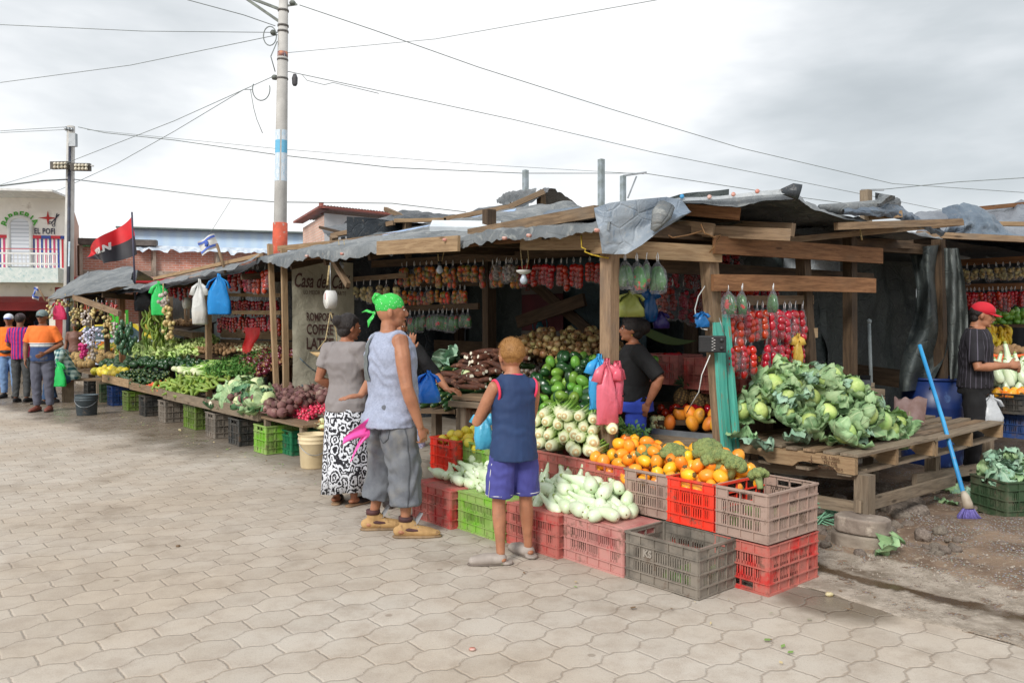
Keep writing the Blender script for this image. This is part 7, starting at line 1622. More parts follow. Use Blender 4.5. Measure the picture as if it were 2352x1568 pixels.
wflag((W(453,555,11),W(492,536,11),W(500,566,11),W(462,587,11)),'white flag with blue stripes and star on a stick above the blue bags',[W(498,560,11),W(520,632,11)]);wflag((W(79,657,16.5),W(92,660,16.5),W(86,690,16.5),W(71,682,16.5)),'small white and blue flag hanging at the tip of the far left tent',[W(86,657,16.5),W(104,690,16.4)])
table('display_table','table in the shaded right-hand stall covered with vegetables',[W(2250,905,8.2),W(2420,905,7.6),W(2420,905,9.2),W(2250,905,9.6)],.80,[(W(2260,950,8.6),0),(W(2400,950,8.2),0)],mat=WOODD)
rs1=Pile('squash',SQ,'pale squash in the right-hand stall','squash','squash in the right stall')
for k in range(34):rs1.put(W(rnd(2285,2352),rnd(840,898),8.3+rnd(-.2,.2)),along(V(rnd(-.4,.4),rnd(-.3,.3),1),0),rnd(1,1.3))
rs1.put(W(2310,838,8.4),along(V(0,0,1),0),1.6,'biggest pale squash standing up beside the hands of the man')
rs2=Pile('carrot',CARR,'orange carrot behind the man in the red cap','carrot','carrots in the right stall')
for k in range(50):rs2.put(W(rnd(2262,2345),rnd(818,842),8.9+rnd(-.1,.2)),along(V(1,rnd(-.5,.5),rnd(-.2,.2)),0),1.3)
rs3=Pile('potato',POT,'brown root vegetable behind the man in the red cap','potato','potatoes in the right stall')
for k in range(60):rs3.put(W(rnd(2255,2352),rnd(798,818),9.3+rnd(-.1,.1)),rot_any(),1.3)
rs4=Pile('chayote',CHL,'pale green chayote high on the back shelf of the right stall','chayote','chayotes in the right stall')
for k in range(60):rs4.put(W(rnd(2275,2352),rnd(715,745),9.9+rnd(-.1,.1)),rot_any(),.95)
rs5=Pile('banana',BNN,'yellow banana on the back shelf of the right stall','banana','bananas in the right stall')
for k in range(110):rs5.put(W(rnd(2268,2318),rnd(752,795),9.8+rnd(-.1,.1)),along(V(rnd(-.6,.6),-.3,-1),rnd(-1,1)),1.2)
rs6=Pile('orange_fruit',OF,'orange fruit in the dark basket crate of the right stall','fruit','orange fruit in the right stall')
for k in range(26):rs6.put(W(rnd(2285,2352),rnd(898,910),7.9+rnd(-.1,.1)),rot_any(),1)
m=MB();m.beam(W(2250,822,9.2),W(2400,826,8.8),.5,.04);m.beam(W(2260,748,10.0),W(2400,748,9.7),.4,.04);m.beam(W(2250,800,10.1),W(2400,800,9.8),.5,.04);m.build('shelf',WOODD,label='dark shelves at the back of the right-hand stall',cat='shelf')
crate(0,0,0,'black','wide dark basket crate of orange fruit beside the man',loc=W(2330,945,7.9),long_u=False,sc_=(1.1,1,.7));crate(0,0,0,'blue','blue crate low at the right edge under the basket crate',loc=W(2335,1000,7.95),long_u=False)
nb_=carrier(W(2275,905,7.4),.2,.3,(214,218,222),'white net sack hanging behind the man in the red cap',full=.05)
fdt=Pile('fruit_scrap',[OF[0]],'x','scrap',None)
for px,py,P_i,lab in((409,1253,0,'small brown crumpled scrap on the paving'),(1085,1490,1,'tiny pinkish bottle cap on the near paving')):
 m=MB();p=PZ(px,py,.006);m.rings([(p.x,p.y,.004,.016,.014),(p.x,p.y,.012,.014,.012)],10);m.build('litter',[mt('litter_brown',(120,96,72)),CAPR][P_i],label=lab,cat='litter')
for px,py,lab in((1905,1360,'pale crushed onion on the wet ground right of the red crates'),(2340,1330,'yellowish fruit scrap on the dirt at the right edge'),(413,985,'crumpled white plastic near the olive crate')):
 m=MB();p=PZ(px,py,.02);m.ball(p-V(0,0,.01),(.024,.018,.012),10,7,0,lumpy(.3,3,px));m.build('litter',mt('litter_pale',(206,196,160),(180,160,110),20,.6),label=lab,cat='litter')
car=thing('parked_car','white taxi with a yellow stripe parked behind the far left stall','car',W(250,740,19)-V(0,0,1.5))
cM=Matrix.Translation((W(235,740,24.2).x,24.2,0))@Matrix.Rotation(-.12,4,'Z')
def cb(prof,w,mat,name,par=car,y0=0):
 n=len(prof);m=MB();vs=[]
 for k,(yy,ins)in enumerate(((-w,.06),(-w*.96,0),(w*.96,0),(w,.06))):
  for x,z in prof:vs.append(cM@V(x,yy+y0,z))
 fs=[(k*n+i,k*n+(i+1)%n,(k+1)*n+(i+1)%n,(k+1)*n+i)for k in range(3)for i in range(n)]+[tuple(range(n-1,-1,-1)),tuple(range(3*n,4*n))]
 m.add(vs,fs,0,False);o=m.build(name,mat,par);return o
CARW=mt('car_paint',(196,206,226),(186,198,220),2,.2,coat=.6);CARY=mt('car_yellow',(232,206,60),(220,196,50),2,.25,coat=.6);CG_=mt('car_glass',(60,80,90),(90,110,116),2,.08)
body=[(-1.5,.3),(-1.05,.26),(1.9,.26),(2.5,.4),(2.5,.95),(1.9,1.0),(-.6,.98),(-1.35,.86),(-1.55,.7)];cb(body,.82,CARW,'body');cb([(-.62,.98),(-.05,1.42),(1.5,1.46),(2.1,1.02)],.70,CARY,'roof');cb([(-.5,1.0),(-.02,1.37),(.62,1.4),(.62,1.0)],.725,CG_,'window');cb([(.7,1.0),(.7,1.4),(1.4,1.4),(1.9,1.02)],.725,CG_,'window');cb([(-1.4,.87),(-.6,.985),(-.62,1.0),(-1.4,.90)],.83,CARY,'bonnet_stripe')
for x in(-.85,1.65):
 c=cM@V(x,-.80,.33);d=(cM.to_3x3()@V(0,1,0));m=MB();m.tube([c-d*.06,c+d*.12],.33,24);o=m.build('wheel',BLACKP,car);m=MB();m.tube([c-d*.075,c-d*.05],[.15,.2],14);m.build('rim',METAL,o)
def skin_mat(name,c1,c2):return mt(name,c1,c2,7,.5,.15,60,c3=tuple(int(x*.88)for x in c1),s3=14,t3=(.5,.75),sss=.06)
SK1=skin_mat('skin_tan',(176,122,92),(160,106,78));SK2=skin_mat('skin_brown',(140,92,66),(122,78,56));SK3=skin_mat('skin_warm',(164,108,80),(148,94,68))
def hair_mat(name,c1,c2,big=1):
 t=NT(name);o=t.coord('Object');n_=t.noise(t.coord('Object',(1,1,.3 if big>.5 else.6)),90 if big>.5 else 300,5,.7)
 t.bsdf(t.mix(t.ramp(n_,.35,.65),lin(c1),lin(c2)),.55,t.bump(t.math('ADD',n_,t.math('MULTIPLY',t.noise(o,18,4),big)),.9 if big>.5 else.22,.01),.4);return t.m
HB_=hair_mat('hair_black',(24,20,20),(46,38,36));HBL=hair_mat('hair_bleached',(176,128,68),(112,76,42),.05);HG=hair_mat('hair_greyish',(90,76,66),(130,112,100))
EYEW=mt('eye_white',(220,214,206));EYED=mt('eye_dark',(40,26,20),rough=.2);LIP=mt('lips',(140,76,68));SOLE=mt('sole_dark',(60,50,44))
def L3(a,b,t):return Vector(a).lerp(Vector(b),t)
def cloth_w(amp,seed,zs=1.0):
 return lambda p:amp*(fbm((p.x*9,p.y*9,p.z*5*zs+seed),1,3)+.55*math.sin(p.z*46*zs+7*fbm((p.x*6,p.y*6,p.z*3+seed),1,2)))
def hand(m,wr,d,nrm,curl=.5,s=1,grip=0,th=1):
 0
 d=Vector(d).normalized();nrm=Vector(nrm);nrm=(nrm-d*nrm.dot(d)).normalized();sd=d.cross(nrm)*th
 k=wr+d*.085*s
 m.tube([wr-d*.02,wr+d*.02,wr+d*.05,k],[.027*s,.032*s,.040*s,.036*s],10,flat=(1,.48),up=sd)
 for i,(L,o)in enumerate(((.070,-1.5),(.080,-.5),(.075,.5),(.058,1.5))):
  b=k+sd*o*-.019*s;dd=(d+sd*o*-.10).normalized();q=curl*(1+.1*i)
  d1=(dd*math.cos(q*.6)-nrm*math.sin(q*.6));d2=(dd*math.cos(q*1.5)-nrm*math.sin(q*1.5))
  p1=b+d1*L*.5*s;m.tube([b-dd*.01,p1,p1+d2*L*.5*s],[.0098*s,.0088*s,.0075*s],7,round_caps=True)
 b=wr+d*.03*s+sd*.028*s;p1=b+(d*.7+sd*.8).normalized()*.035*s;m.tube([b,p1,p1+(d*1.0+sd*.25-nrm*curl*.5).normalized()*.03*s],[.013*s,.011*s,.009*s],7,round_caps=True)
def person(label,loc,head,H=1.7,skin=SK1,J=None,fat=1.0,wid=1.0,hy=0,hp=0,hroll=0,hands=(.5,.5),vox=.007,parts=(),face=True,bald=False,lean=0,hn=None,female=False,hs=1):
 0
 t=thing('person',label,'person',loc,None,(0,0,math.atan2(head[1],head[0])-PI/2));s=H/1.72;t.scale=(s,s,s)
 j=dict(ls=(-.175*wid,-.01,1.39),rs=(.175*wid,-.01,1.39),le=(-.235,-.03,1.12),re=(.235,-.03,1.12),lw=(-.26,.05,.87),rw=(.26,.05,.87),lh=(-.09,0,.88),rh=(.09,0,.88),lk=(-.10,.02,.48),rk=(.10,.02,.48),la=(-.10,-.02,.09),ra=(.10,-.02,.09),lt=(-.12,.15,.03),rt=(.12,.15,.03),hip=(0,0),hd=(0,.0,1.60))
 j.update(J or{});j={k:Vector(v)if len(v)==3 else v for k,v in j.items()}
 m=MB();hx,hyy=j['hip']
 def tor(e=0,z0=.84,z1=1.47,nz=None,sh=0):
  R_=[(.84,.150,.115),(.92,.165,.125),(1.00,.155,.118),(1.08,.152,.115),(1.18,.160,.118),(1.28,.172,.118),(1.36,.172,.106),(1.41,.140,.088),(1.45,.085,.068),(1.48,.062,.06)]
  if female:R_=[(.84,.165,.13),(.92,.175,.135),(1.00,.155,.118),(1.08,.138,.108),(1.18,.150,.115),(1.28,.158,.130),(1.36,.155,.100),(1.41,.13,.082),(1.45,.075,.06),(1.48,.052,.052)]
  o=[]
  for z,a,b in R_:
   k=max(0,min(1,(z-.9)/.5));belly=(fat-1)*math.exp(-((z-1.02)/.16)**2)
   o.append((hx*(1-k)+j['hd'].x*k*.3,hyy*(1-k)+belly*.12+(j['hd'].y+lean)*k*.55,z,(a*(1+(fat-1)*.6)*(wid if z>1.1 else 1)+e),b*fat+e))
  a0=[r for r in o if z0<=r[2]<=z1]
  for p,q in zip(o,o[1:]):
   for z in(z0,z1):
    if p[2]<z<q[2]:k=(z-p[2])/(q[2]-p[2]);a0.append(tuple(x+(y-x)*k for x,y in zip(p,q)))
  a0.sort(key=lambda r:r[2])
  return a0
 m.rings(tor(),20)
 for S_ in 'lr':
  sh,el,wr=j[S_+'s'],j[S_+'e'],j[S_+'w'];q=.5+.5*fat
  m.tube([L3(sh,(0,sh.y,sh.z-.02),.35),sh,L3(sh,el,.35),L3(sh,el,.8),el,L3(el,wr,.3),L3(el,wr,.75),wr],[.062*q,.056*q,.051*q,.042*q,.040*q,.042*q,.031*q,.026],12,round_caps=True)
  d=(wr-el).normalized();sgn=1 if S_=='l' else-1
  n_=(hn or{}).get(S_,(sgn*-1.0,.2,.2));hand(m,wr,(hn or{}).get(S_+'d',d),n_,hands[0 if S_=='l' else 1],1,th=sgn if S_+'d' not in(hn or{})else 1)
  h_,kn,an,to=j[S_+'h'],j[S_+'k'],j[S_+'a'],j[S_+'t']
  m.tube([h_+V(0,0,.02),L3(h_,kn,.3),L3(h_,kn,.8),kn,L3(kn,an,.3),L3(kn,an,.75),an],[.078*q,.080*q,.058*q,.053,.055,.038,.034],12,round_caps=True)
  m.tube([an+V(0,-.035,-.045),an+V(0,0,-.045),L3(an,to,.6)+V(0,0,-.01),to],[.028,.036,.034,.018],10,flat=(1.1,.75),round_caps=True)
 hc=j['hd'];Rm=Euler((hp,hroll,hy)).to_matrix();pv=V(0,hc.y-.01,hc.z-.10)
 def hpnt(x,y,z):return pv+Rm@((V(x,y,z)+V(0,.01,.10))*hs)
 def hb(c,r,*a,**k):m.ball(c,tuple(x*hs for x in r),*a,**k)
 m.tube([V(j['hd'].x*.3,(j['hd'].y+lean)*.5-.01,1.42),hpnt(0,-.02,-.085),hpnt(0,-.005,-.03)],[.066 if not female else.05,.056 if not female else.045,.055],14)
 hb(hpnt(0,-.008,.022),(.074,.094,.098),22,16,M=Rm);hb(hpnt(0,.026,-.052),(.052,.060,.052),16,12,M=Rm);hb(hpnt(0,.045,-.01),(.055,.048,.06),14,10,M=Rm)
 m.tube([hpnt(0,.088,.022),hpnt(0,.106,-.008),hpnt(0,.100,-.018)],[.009,.014,.013],8,round_caps=True);m.ball(hpnt(0,.086,-.046),(.024,.012,.009),10,6,M=Rm);m.ball(hpnt(0,.08,-.082),(.02,.016,.014),8,6,M=Rm)
 for x in(-1,1):
  hb(hpnt(x*.079,-.008,-.005),(.011,.019,.031),10,8,M=Rm);m.ball(hpnt(x*.03,.080,.035),(.022,.010,.007),8,5,M=Rm)
 me=remesh(m,vox,3,skin,name='body');mesh_obj('body',me,t)
 if face:
  f=MB();g=MB();h=MB();l_=MB()
  for x in(-1,1):
   f.ball(hpnt(x*.031,.084,.016),(.013,.006,.0065),10,6,M=Rm);g.ball(hpnt(x*.031,.089,.016),.0052,8,6);h.tube([hpnt(x*.015,.093,.033),hpnt(x*.032,.092,.039),hpnt(x*.048,.083,.034)],.004,5)
  l_.tube([hpnt(-.02,.094,-.046),hpnt(0,.099,-.044),hpnt(.02,.094,-.046)],.0045,6)
  f.build('eyes',EYEW,t,local=True);g.build('pupils',EYED,t,local=True);h.build('eyebrows',HB_,t,local=True);l_.build('mouth',LIP,t,local=True)
 for fn in parts:fn(t,j,hpnt,Rm,tor,fat)
 return t
def shirt(mat,sleeve=.55,z0=.84,e=.016,name='shirt',wr=.005,sl_e=.014,vox=.009,collar=None,loose=0):
 def fn(t,j,hp_,Rm,tor,fat):
  m=MB();rr=tor(e,max(.84,z0)-.001,1.46);r0=rr[0]
  if z0<.84:rr=[(r0[0],r0[1],z0,r0[3]+loose+.012,r0[4]+loose+.012),(r0[0],r0[1],.845,r0[3]+loose+.008,r0[4]+loose+.008)]+rr[1:]
  m.rings(rr,24)
  for S_ in 'lr':
   sh,el,w_=j[S_+'s'],j[S_+'e'],j[S_+'w'];q=.5+.5*fat
   pts=[L3(sh,(0,sh.y,sh.z-.01),.4),sh];rd=[.07*q+sl_e*.4,.062*q+sl_e]
   if sleeve<=.01:pts=[L3(sh,(0,sh.y,sh.z-.01),.5),L3(sh,(0,sh.y,sh.z),.06)];rd=[.072*q,.072*q]
   elif sleeve<=1:pts.append(L3(sh,el,sleeve));rd.append(.052*q+sl_e*1.0)
   else:pts+=[el,L3(el,w_,sleeve-1)];rd+=[.044*q+sl_e*.7,.034+sl_e*.6]
   m.tube(pts,rd,14)
  mesh_obj(name,remesh(m,vox,2,mat,cloth_w(wr,hash(name)%7+j['lw'].x*5),name),t)
  if collar:m=MB();c=V(rr[-1][0],rr[-1][1],1.455);m.tube([c+V(.068*math.cos(q),.062*math.sin(q),-.02*math.sin(q))for q in[2*PI*k/20 for k in range(21)]],.010 if collar!=SK1 else.004,6);m.build('collar',collar,t,local=True)
 return fn
def pants(mat,f=1.8,e=.014,name='trousers',wr=.005,flare=0,z1=1.0,vox=.009):
 0
 def fn(t,j,hp_,Rm,tor,fat):
  m=MB();m.rings(tor(.009+e*.25,.84,z1),22)
  for S_ in 'lr':
   h_,kn,an=j[S_+'h'],j[S_+'k'],j[S_+'a'];q=.5+.5*fat
   pts=[h_+V(0,0,.04),L3(h_,kn,.35)];rd=[.080*q+e*.4,.082*q+e*.9+flare*.3]
   if f<=1:pts.append(L3(h_,kn,f));rd.append(.06*q+e+flare)
   else:pts+=[kn,L3(kn,an,f-1)];rd+=[.062+e+flare*.6,.044+e+flare]
   m.tube(pts,rd,16)
  mesh_obj(name,remesh(m,vox,2,mat,cloth_w(wr,3),name),t)
 return fn
def shoes(mat,kind='shoe',sole=SOLE):
 def fn(t,j,*_):
  for S_ in 'lr':
   an,to=j[S_+'a'],j[S_+'t'];m=MB();d=V(to.x-an.x,to.y-an.y,0).normalized();hl=V(an.x,an.y,an.z-.055)-d*.045;z=an.z-.09
   if kind=='shoe' or kind=='boot':
    b=.012 if kind=='boot' else 0;top=.06 if kind=='boot' else.0
    sd_=d.cross(V(0,0,1));o_=V(an.x,an.y,z)-d*.045
    m.tube([o_+d*x+V(0,0,q)for x,q,_ in((-.012,.045,0),(.03,.052,0),(.09,.052,0),(.15,.042,0),(.21,.036,0),(.265,.030,0))],[.034,.043,.043,.048,.049,.030],16,flat=[(1,1.1),(1,1.15),(1,1.1),(1,.85),(1,.72),(1,.7)],up=sd_,round_caps=True);m.tube([an+V(0,0,-.05),an+V(0,0,top-.01)],[.043,.048 if b else.04],14)
    if b:m.tube([an+d*.01+V(0,0,.02),an+d*.07+V(0,0,-.025)],[.043,.034],12,round_caps=True)
   else:
    cl=.012 if kind=='clog' else 0;m.tube([hl+d*(.10-cl*4)+V(0,0,cl),hl+d*.18+V(0,0,-.006+cl),hl+d*.25+V(0,0,-.014+cl)],[.045+cl,.047+cl,.032+cl],14,flat=(1.08,.8),round_caps=True)
    if cl:m.tube([hl+V(0,0,-.03),hl+V(0,0,-.008)],[.05,.052],12)
   o=mesh_obj('shoe',remesh(m,.007,2,mat,None,'shoe'),t)
   m=MB();m.tube([V(hl.x,hl.y,z+.008)-d*.01,V(hl.x,hl.y,z+.008)+d*.08,V(hl.x,hl.y,z+.008)+d*.19,V(hl.x,hl.y,z+.008)+d*.27],[.042,.046,.052,.034],14,flat=(1.05,.34),up=d.cross(V(0,0,1)),round_caps=True)
   b2=m.build('sole',sole,o,local=True)
   if kind=='boot':
    m=MB();m.tube([an+V(0,0,.028),an+V(0,0,.06)],[.053,.052],14);m.tube([an+d*.02+V(0,0,-.028),an+d*.085+V(0,0,-.036)],[.046,.044],14,flat=(1.06,.5),up=d.cross(V(0,0,1)),round_caps=True);m.build('padded_cuff',mt('boot_maroon',(84,50,50),(66,40,42),20,.7),o,local=True)
    m=MB()
    for k in range(5):c=an+d*(.045+.022*k)+V(0,0,.018-.016*k);s_=d.cross(V(0,0,1));m.tube([c-s_*.032,c+V(0,0,.012),c+s_*.032],.004,5)
    m.build('laces',mt('lace_grey',(150,140,130)),o,local=True);m=MB();c=an+d*.062;m.add([c+V(-.03,0,0),c+V(.03,0,0),c+d*.05+V(.026,0,.085),c+d*.05+V(-.026,0,.085)],[(0,1,2,3)]);m.build('tongue',mt('tongue_grey',(150,152,156)),o,local=True)
 return fn
def hair(mat,bun=None,short=True,low=0,puff=0,name='hair',fuzz=0):
 def fn(t,j,hp_,Rm,tor,fat):
  m=MB();e=.010+puff
  def f(d):
   k=1.0+.02*fbm(d*6,1,2)
   a,b=max(0,min(1,(d.y+.05)/.35)),max(0,min(1,(.62-d.z)/.3));k-=.17*a*a*(3-2*a)*b*b*(3-2*b)
   if d.z<-.30-low and d.y>-.9:k*=.90
   return k
  m.ball(hp_(0,-.014,.026),(.076+e,.096+e,.098+e),30,24,0,f,M=Rm)
  if low:m.ball(hp_(0,-.05,-.03),(.068+puff,.05+puff,.06),16,12,M=Rm)
  if bun:m.ball(hp_(*bun[:3]),bun[3],16,12,0,lambda d:1+.12*fbm(d*4,1,3));
  mesh_obj(name,remesh(m,.007,1,mat,lambda p:(.001 if fuzz else.004)*fbm((p.x*30,p.y*30,p.z*14),1,3),name),t)
  if fuzz:
   m=MB();rs=random.Random(4)
   for k in range(2600):
    d=V(rs.gauss(0,1),rs.gauss(0,1),rs.gauss(0,1)).normalized()
    if d.z<-.25 or(d.y>.3 and d.z<.4):continue
    p=hp_(0,-.014,.026)+Rm@V(d.x*(.076+e),d.y*(.096+e),d.z*(.098+e));q=(Rm@(d+V(0,0,.5))).normalized()*fuzz;s_=q.cross(V(.3,.5,.2)).normalized()*.0013
    m.add([p-s_-q*.5,p+s_-q*.5,p+q],[(0,1,2)],0,False)
   m.build('hair_tips',mat,t,local=True)
 return fn
def cap(mat,brim=None,mark=None,markm=None):
 def fn(t,j,hp_,Rm,tor,fat):
  m=MB();m.ball(hp_(0,-.006,.052),(.088,.106,.082),24,16,0,lambda d:1 if d.z>-.25 else.93,M=Rm);o=m.build('cap',mat,t,local=True)
  m=MB();m.grid(lambda a,b:hp_((a-.5)*.15*(1-.25*b*b),.080+.085*b-.05*abs(a-.5)**2*4*(1),.046-.014*b-.05*(a-.5)**2),12,6);so_=m.build('visor',brim or mat,o,local=True);so_.modifiers.new('s','SOLIDIFY').thickness=.004
  if mark:
   Mx=Matrix.Identity(4);text_mesh(mark,.032,Mx,markm or WHITEP,None,'emblem',0,mod=lambda p:hp_(p.x+.0,.0965-(p.x*p.x)*5-max(0,p.y)*.45,.078+p.y)).parent=o
 return fn
def acc(fn_):return lambda t,j,hp_,Rm,tor,fat:fn_(t,j,hp_,Rm)
def pat(name,fn,rough=.8):
 t=NT(name);g=t.n('ShaderNodeSeparateXYZ',Vector=t.coord('Object'));t.bsdf(fn(t,g.outputs[0],g.outputs[1],g.outputs[2]),rough,t.bump(t.noise(t.coord('Object'),200,2),.15,.003),.3);return t.m
LX=lambda*c:lin(c)
def gt(t,a,b):return t.math('GREATER_THAN',a,b)
SHG=mt('shirt_heather',(164,172,194),(152,160,182),60,.9,.25,160,c3=(138,146,168),s3=90);DENG=mt('denim_grey',(118,122,128),(98,102,110),8,.9,.4,160,c3=(140,136,128),s3=3.5,t3=(.5,.75));BOOT=mt('boot_tan',(190,154,104),(170,134,88),14,.8,.3,80,c3=(140,108,76),s3=20)
GRN=pat('scarf_green',lambda t,x,y,z:t.mix(t.math('MULTIPLY',t.math('MULTIPLY',t.ramp(t.vor(t.coord('Object'),62),.22,.16),t.math('SUBTRACT',1,t.ramp(t.vor(t.coord('Object'),62),.10,.06))),1.0),LX(66,190,84),LX(206,240,210)))
def scarf(t,j,hp_,Rm):
 m=MB();m.ball(hp_(0,-.012,.044),(.087,.105,.092),30,22,0,lambda d:(1 if d.z>-.42-.35*(d.y<0)*-d.y+.28*max(0,d.y)else.86)+.012*math.sin(d.x*14+d.z*9),M=Rm)
 m.tube([hp_(0,-.08,.11),hp_(0,-.105,.115),hp_(0,-.12,.09),hp_(0,-.115,.06)],[.03,.03,.022,.012],10,flat=(1.2,.7));me=remesh(m,.007,1,GRN,lambda p:.003*fbm((p.x*24,p.y*24,p.z*24),1,2),'headscarf');o=mesh_obj('headscarf',me,t)
 m=MB();m.ball(hp_(0,-.115,-.005),.014,10,8);
 for a,b,c in(((-.02,-.135,.0),(-.05,-.165,.012),(-.06,-.20,.0)),((0,-.125,-.03),(-.01,-.15,-.06),(.0,-.155,-.10))):m.tube([hp_(0,-.115,-.005),hp_(*a),hp_(*b),hp_(*c)],[.008,.022,.026,.004],10,flat=(1,.35))
 m.build('knot',GRN,o,local=True)
PINKB=mat_film('pink_plastic',(250,90,180),.85,.3,(250,90,180))
from mathutils.bvhtree import BVHTree
def onto(t,nm,pts,d=V(0,1,0),off=.004):
 0
 o=[c for c in bpy.data.objects if c.parent==t and c.name.startswith(nm)][0];b=BVHTree.FromPolygons([v.co.copy()for v in o.data.vertices],[tuple(p.vertices)for p in o.data.polygons]);out=[]
 for p in pts:
  h=b.ray_cast(Vector(p)-d*.8,d);out.append((h[0]if h[0]is not None else Vector(p))-d*off)
 return out
def mextra(t,j,hp_,Rm):
 g=onto(t,'sleeveless_shirt',[V(-.025+(x-.5)*(.014+.085*(1-y))-.01*(1-y),0,1.12+.34*y)for x in(0,.33,.67,1)for y in[k/12 for k in range(13)]]);m=MB();m.grid(lambda a,b:g[round(a*3)*13+round(b*12)]-V(0,.008,0),3,12);m.build('shirt_print',mt('print_grey',(112,118,118),(100,106,108),30,.9),t,local=True)
 sm=mt('seam',(80,84,90));dl=lambda P,n=5:[L3(P[i],P[i+1],k/n)for i in range(len(P)-1)for k in range(n)]+[V(*P[-1])]
 m=MB();m.tube(onto(t,'denim_shorts',dl([V(.11+x,0,.80+z)for x,z in[(-.06,.055),(.06,.055),(.06,-.08),(0,-.115),(-.06,-.08),(-.06,.055)]])),.0035,4);m.build('pocket_seam',sm,t,local=True)
 m=MB();m.tube(onto(t,'denim_shorts',dl([V(0,.0,.84),V(0,.03,.5),V(0,.01,.24)],10),V(-1,0,0)),.004,4);m.build('side_seam',sm,t,local=True)
 m=MB();m.tube(onto(t,'denim_shorts',dl([V(.11+x,0,.79+z)for x,z in[(-.055,-.0),(0,.012),(.055,-.004)]])),.003,4);m.build('pocket_stitch',mt('stitch_white',(190,194,198)),t,local=True)
 m=MB()
 def f(a,b,k):return V(.03+.015*math.sin(a*9+b*4)-.02*b,-.15-(.20-.07*k)*b-.03*a*(1+b),.875-(.09+.12*k)*b-.15*a*(1-.35*b)-.05*b*b)
 for k in(0,1):m.grid(lambda a,b:f(a*(1-b*.4),b,k),8,10)
 m.build('pink_bag_tail',PINKB,t,local=True)
 m=MB();m.tube([hp_(.05*math.cos(q),-.01+.055*math.sin(q),-.135+.02*math.sin(q))for q in[2*PI*k/20 for k in range(21)]],.002,4);m.build('neck_chain',METAL,t,local=True)
 m=MB()
 for x in(-.012,.012):m.tube([hp_(x*.2,.101,-.033),hp_(x*1.6,.094,-.038)],.004,5)
 m.build('moustache',HB_,t,local=True)
person('man in a green bandana, light grey sleeveless shirt and grey denim shorts, tan boots',W(893,740,5.62)*1-V(0,0,1.5),(.80,.60),1.68,SK1,dict(hip=(0,0),rs=(.185,-.01,1.40),re=(.26,.0,1.08),rw=(.27,.10,.80),le=(-.27,.02,1.12),lw=(-.21,-.12,1.0),lk=(-.15,.03,.46),la=(-.18,-.04,.09),rk=(.13,.06,.46),ra=(.15,.05,.09),lt=(-.10,.11,.03),rt=(.25,.20,.03),hd=(0,.02,1.60)),fat=1.26,wid=1.06,hy=-.5,hs=1.07,hands=(.15,.9),hn=dict(l=(0,-.2,1),ld=(-.1,-1,-.1)),vox=.006,parts=(pants(DENG,1.62,.03,'denim_shorts',.009,.045),shirt(SHG,0,.785,.026,'sleeveless_shirt',.008,.02,loose=.022),shoes(BOOT,'boot',mt('boot_sole',(150,124,92),(120,98,74),20)),acc(scarf),acc(mextra)))
PAIS=pat('skirt_paisley',lambda t,x,y,z:t.mix(t.math('GREATER_THAN',t.math('SINE',t.math('ADD',t.math('MULTIPLY',t.vor(t.coord('Object',(1,1,.8)),11,rnd=.9),22),t.math('MULTIPLY',t.noise(t.coord('Object'),26,3),14))),.0),LX(40,40,46),LX(222,226,234)))
def skirt(t,j,hp_,Rm):
 m=MB();rr=[(0,0,z,a,b)for z,a,b in((.12,.225,.19),(.35,.215,.18),(.6,.2,.168),(.8,.195,.16),(.93,.178,.14),(1.0,.16,.125))]
 m.rings(rr,48,caps=False,fn=lambda p,q,k:p+V(math.cos(q),math.sin(q),0)*(.014*(1-k)*math.sin(q*7+3*k)+.008*(1-k)*math.sin(q*13))+V(0,0,-.02*math.sin(q*2)*(1-k)));o=m.build('skirt',PAIS,t,local=True);o.modifiers.new('s','SOLIDIFY').thickness=.004
GT=mt('tee_grey',(146,140,140),(132,126,126),4,.9,.2,120)
person('woman with a black hair bun, grey T-shirt and black and white patterned long skirt',W(793,740,6.55)-V(0,0,1.5),(.42,.9),1.58,SK3,dict(le=(-.25,-.06,1.12),lw=(-.16,.12,1.02),re=(.24,.06,1.14),rw=(.12,.24,1.1),la=(-.09,-.02,.09),lt=(-.16,.10,.03),hd=(.0,.03,1.58)),fat=1.12,hy=-.5,hp=-.15,female=True,vox=.007,parts=(shirt(GT,.62,.84,.018,'t_shirt',.005,loose=.01),acc(skirt),hair(HB_,(.0,-.12,.05,.052),low=.01,puff=.006),shoes(mt('slipper',(40,34,34)),'slipper',mt('slipper_sole',(160,130,100),(130,104,80),10))))
NAVYJ=mt('jersey_navy',(36,62,104),(30,52,92),4,.75,.12,200);BLUS=mt('shorts_blue',(74,76,150),(64,66,136),4,.8,.12,200);CLOG=mt('clog_grey',(170,160,152),(150,140,132),9,.7,.15);PNK=mt('jersey_trim',(232,60,96),(220,52,84),5,.7)
def boyx(t,j,hp_,Rm):
 m=MB();c=V(j['hd'].x*.3,.02,1.44)
 m.tube([c+V(.075*math.cos(q),.07*math.sin(q),.004-.012*math.sin(q))for q in[2*PI*k/24 for k in range(25)]],.011,6)
 for S_,s_ in(('l',-1),('r',1)):
  sh=j[S_+'s']+V(-s_*.018,0,-.02);m.tube([sh+V(s_*.01*math.sin(q),.075*math.cos(q),.078*math.sin(q))for q in[2*PI*k/20 for k in range(21)]],.011,6)
 m.build('trim',PNK,t,local=True)
 m=MB()
 for S_,s_ in(('l',-1),('r',1)):
  kn,h_=j[S_+'k'],j[S_+'h'];a=L3(h_,kn,.84);m.tube([a+V(.108*math.cos(q),.107*math.sin(q),.01)for q in[2*PI*k/24 for k in range(25)]],.0035,5);m.tube([V(s_*.195,-.02,.78),V(s_*.208,-.02,.7),V(s_*.222,-.02,a.z)],.0035,5)
 m.build('piping',WHITEP,t,local=True)
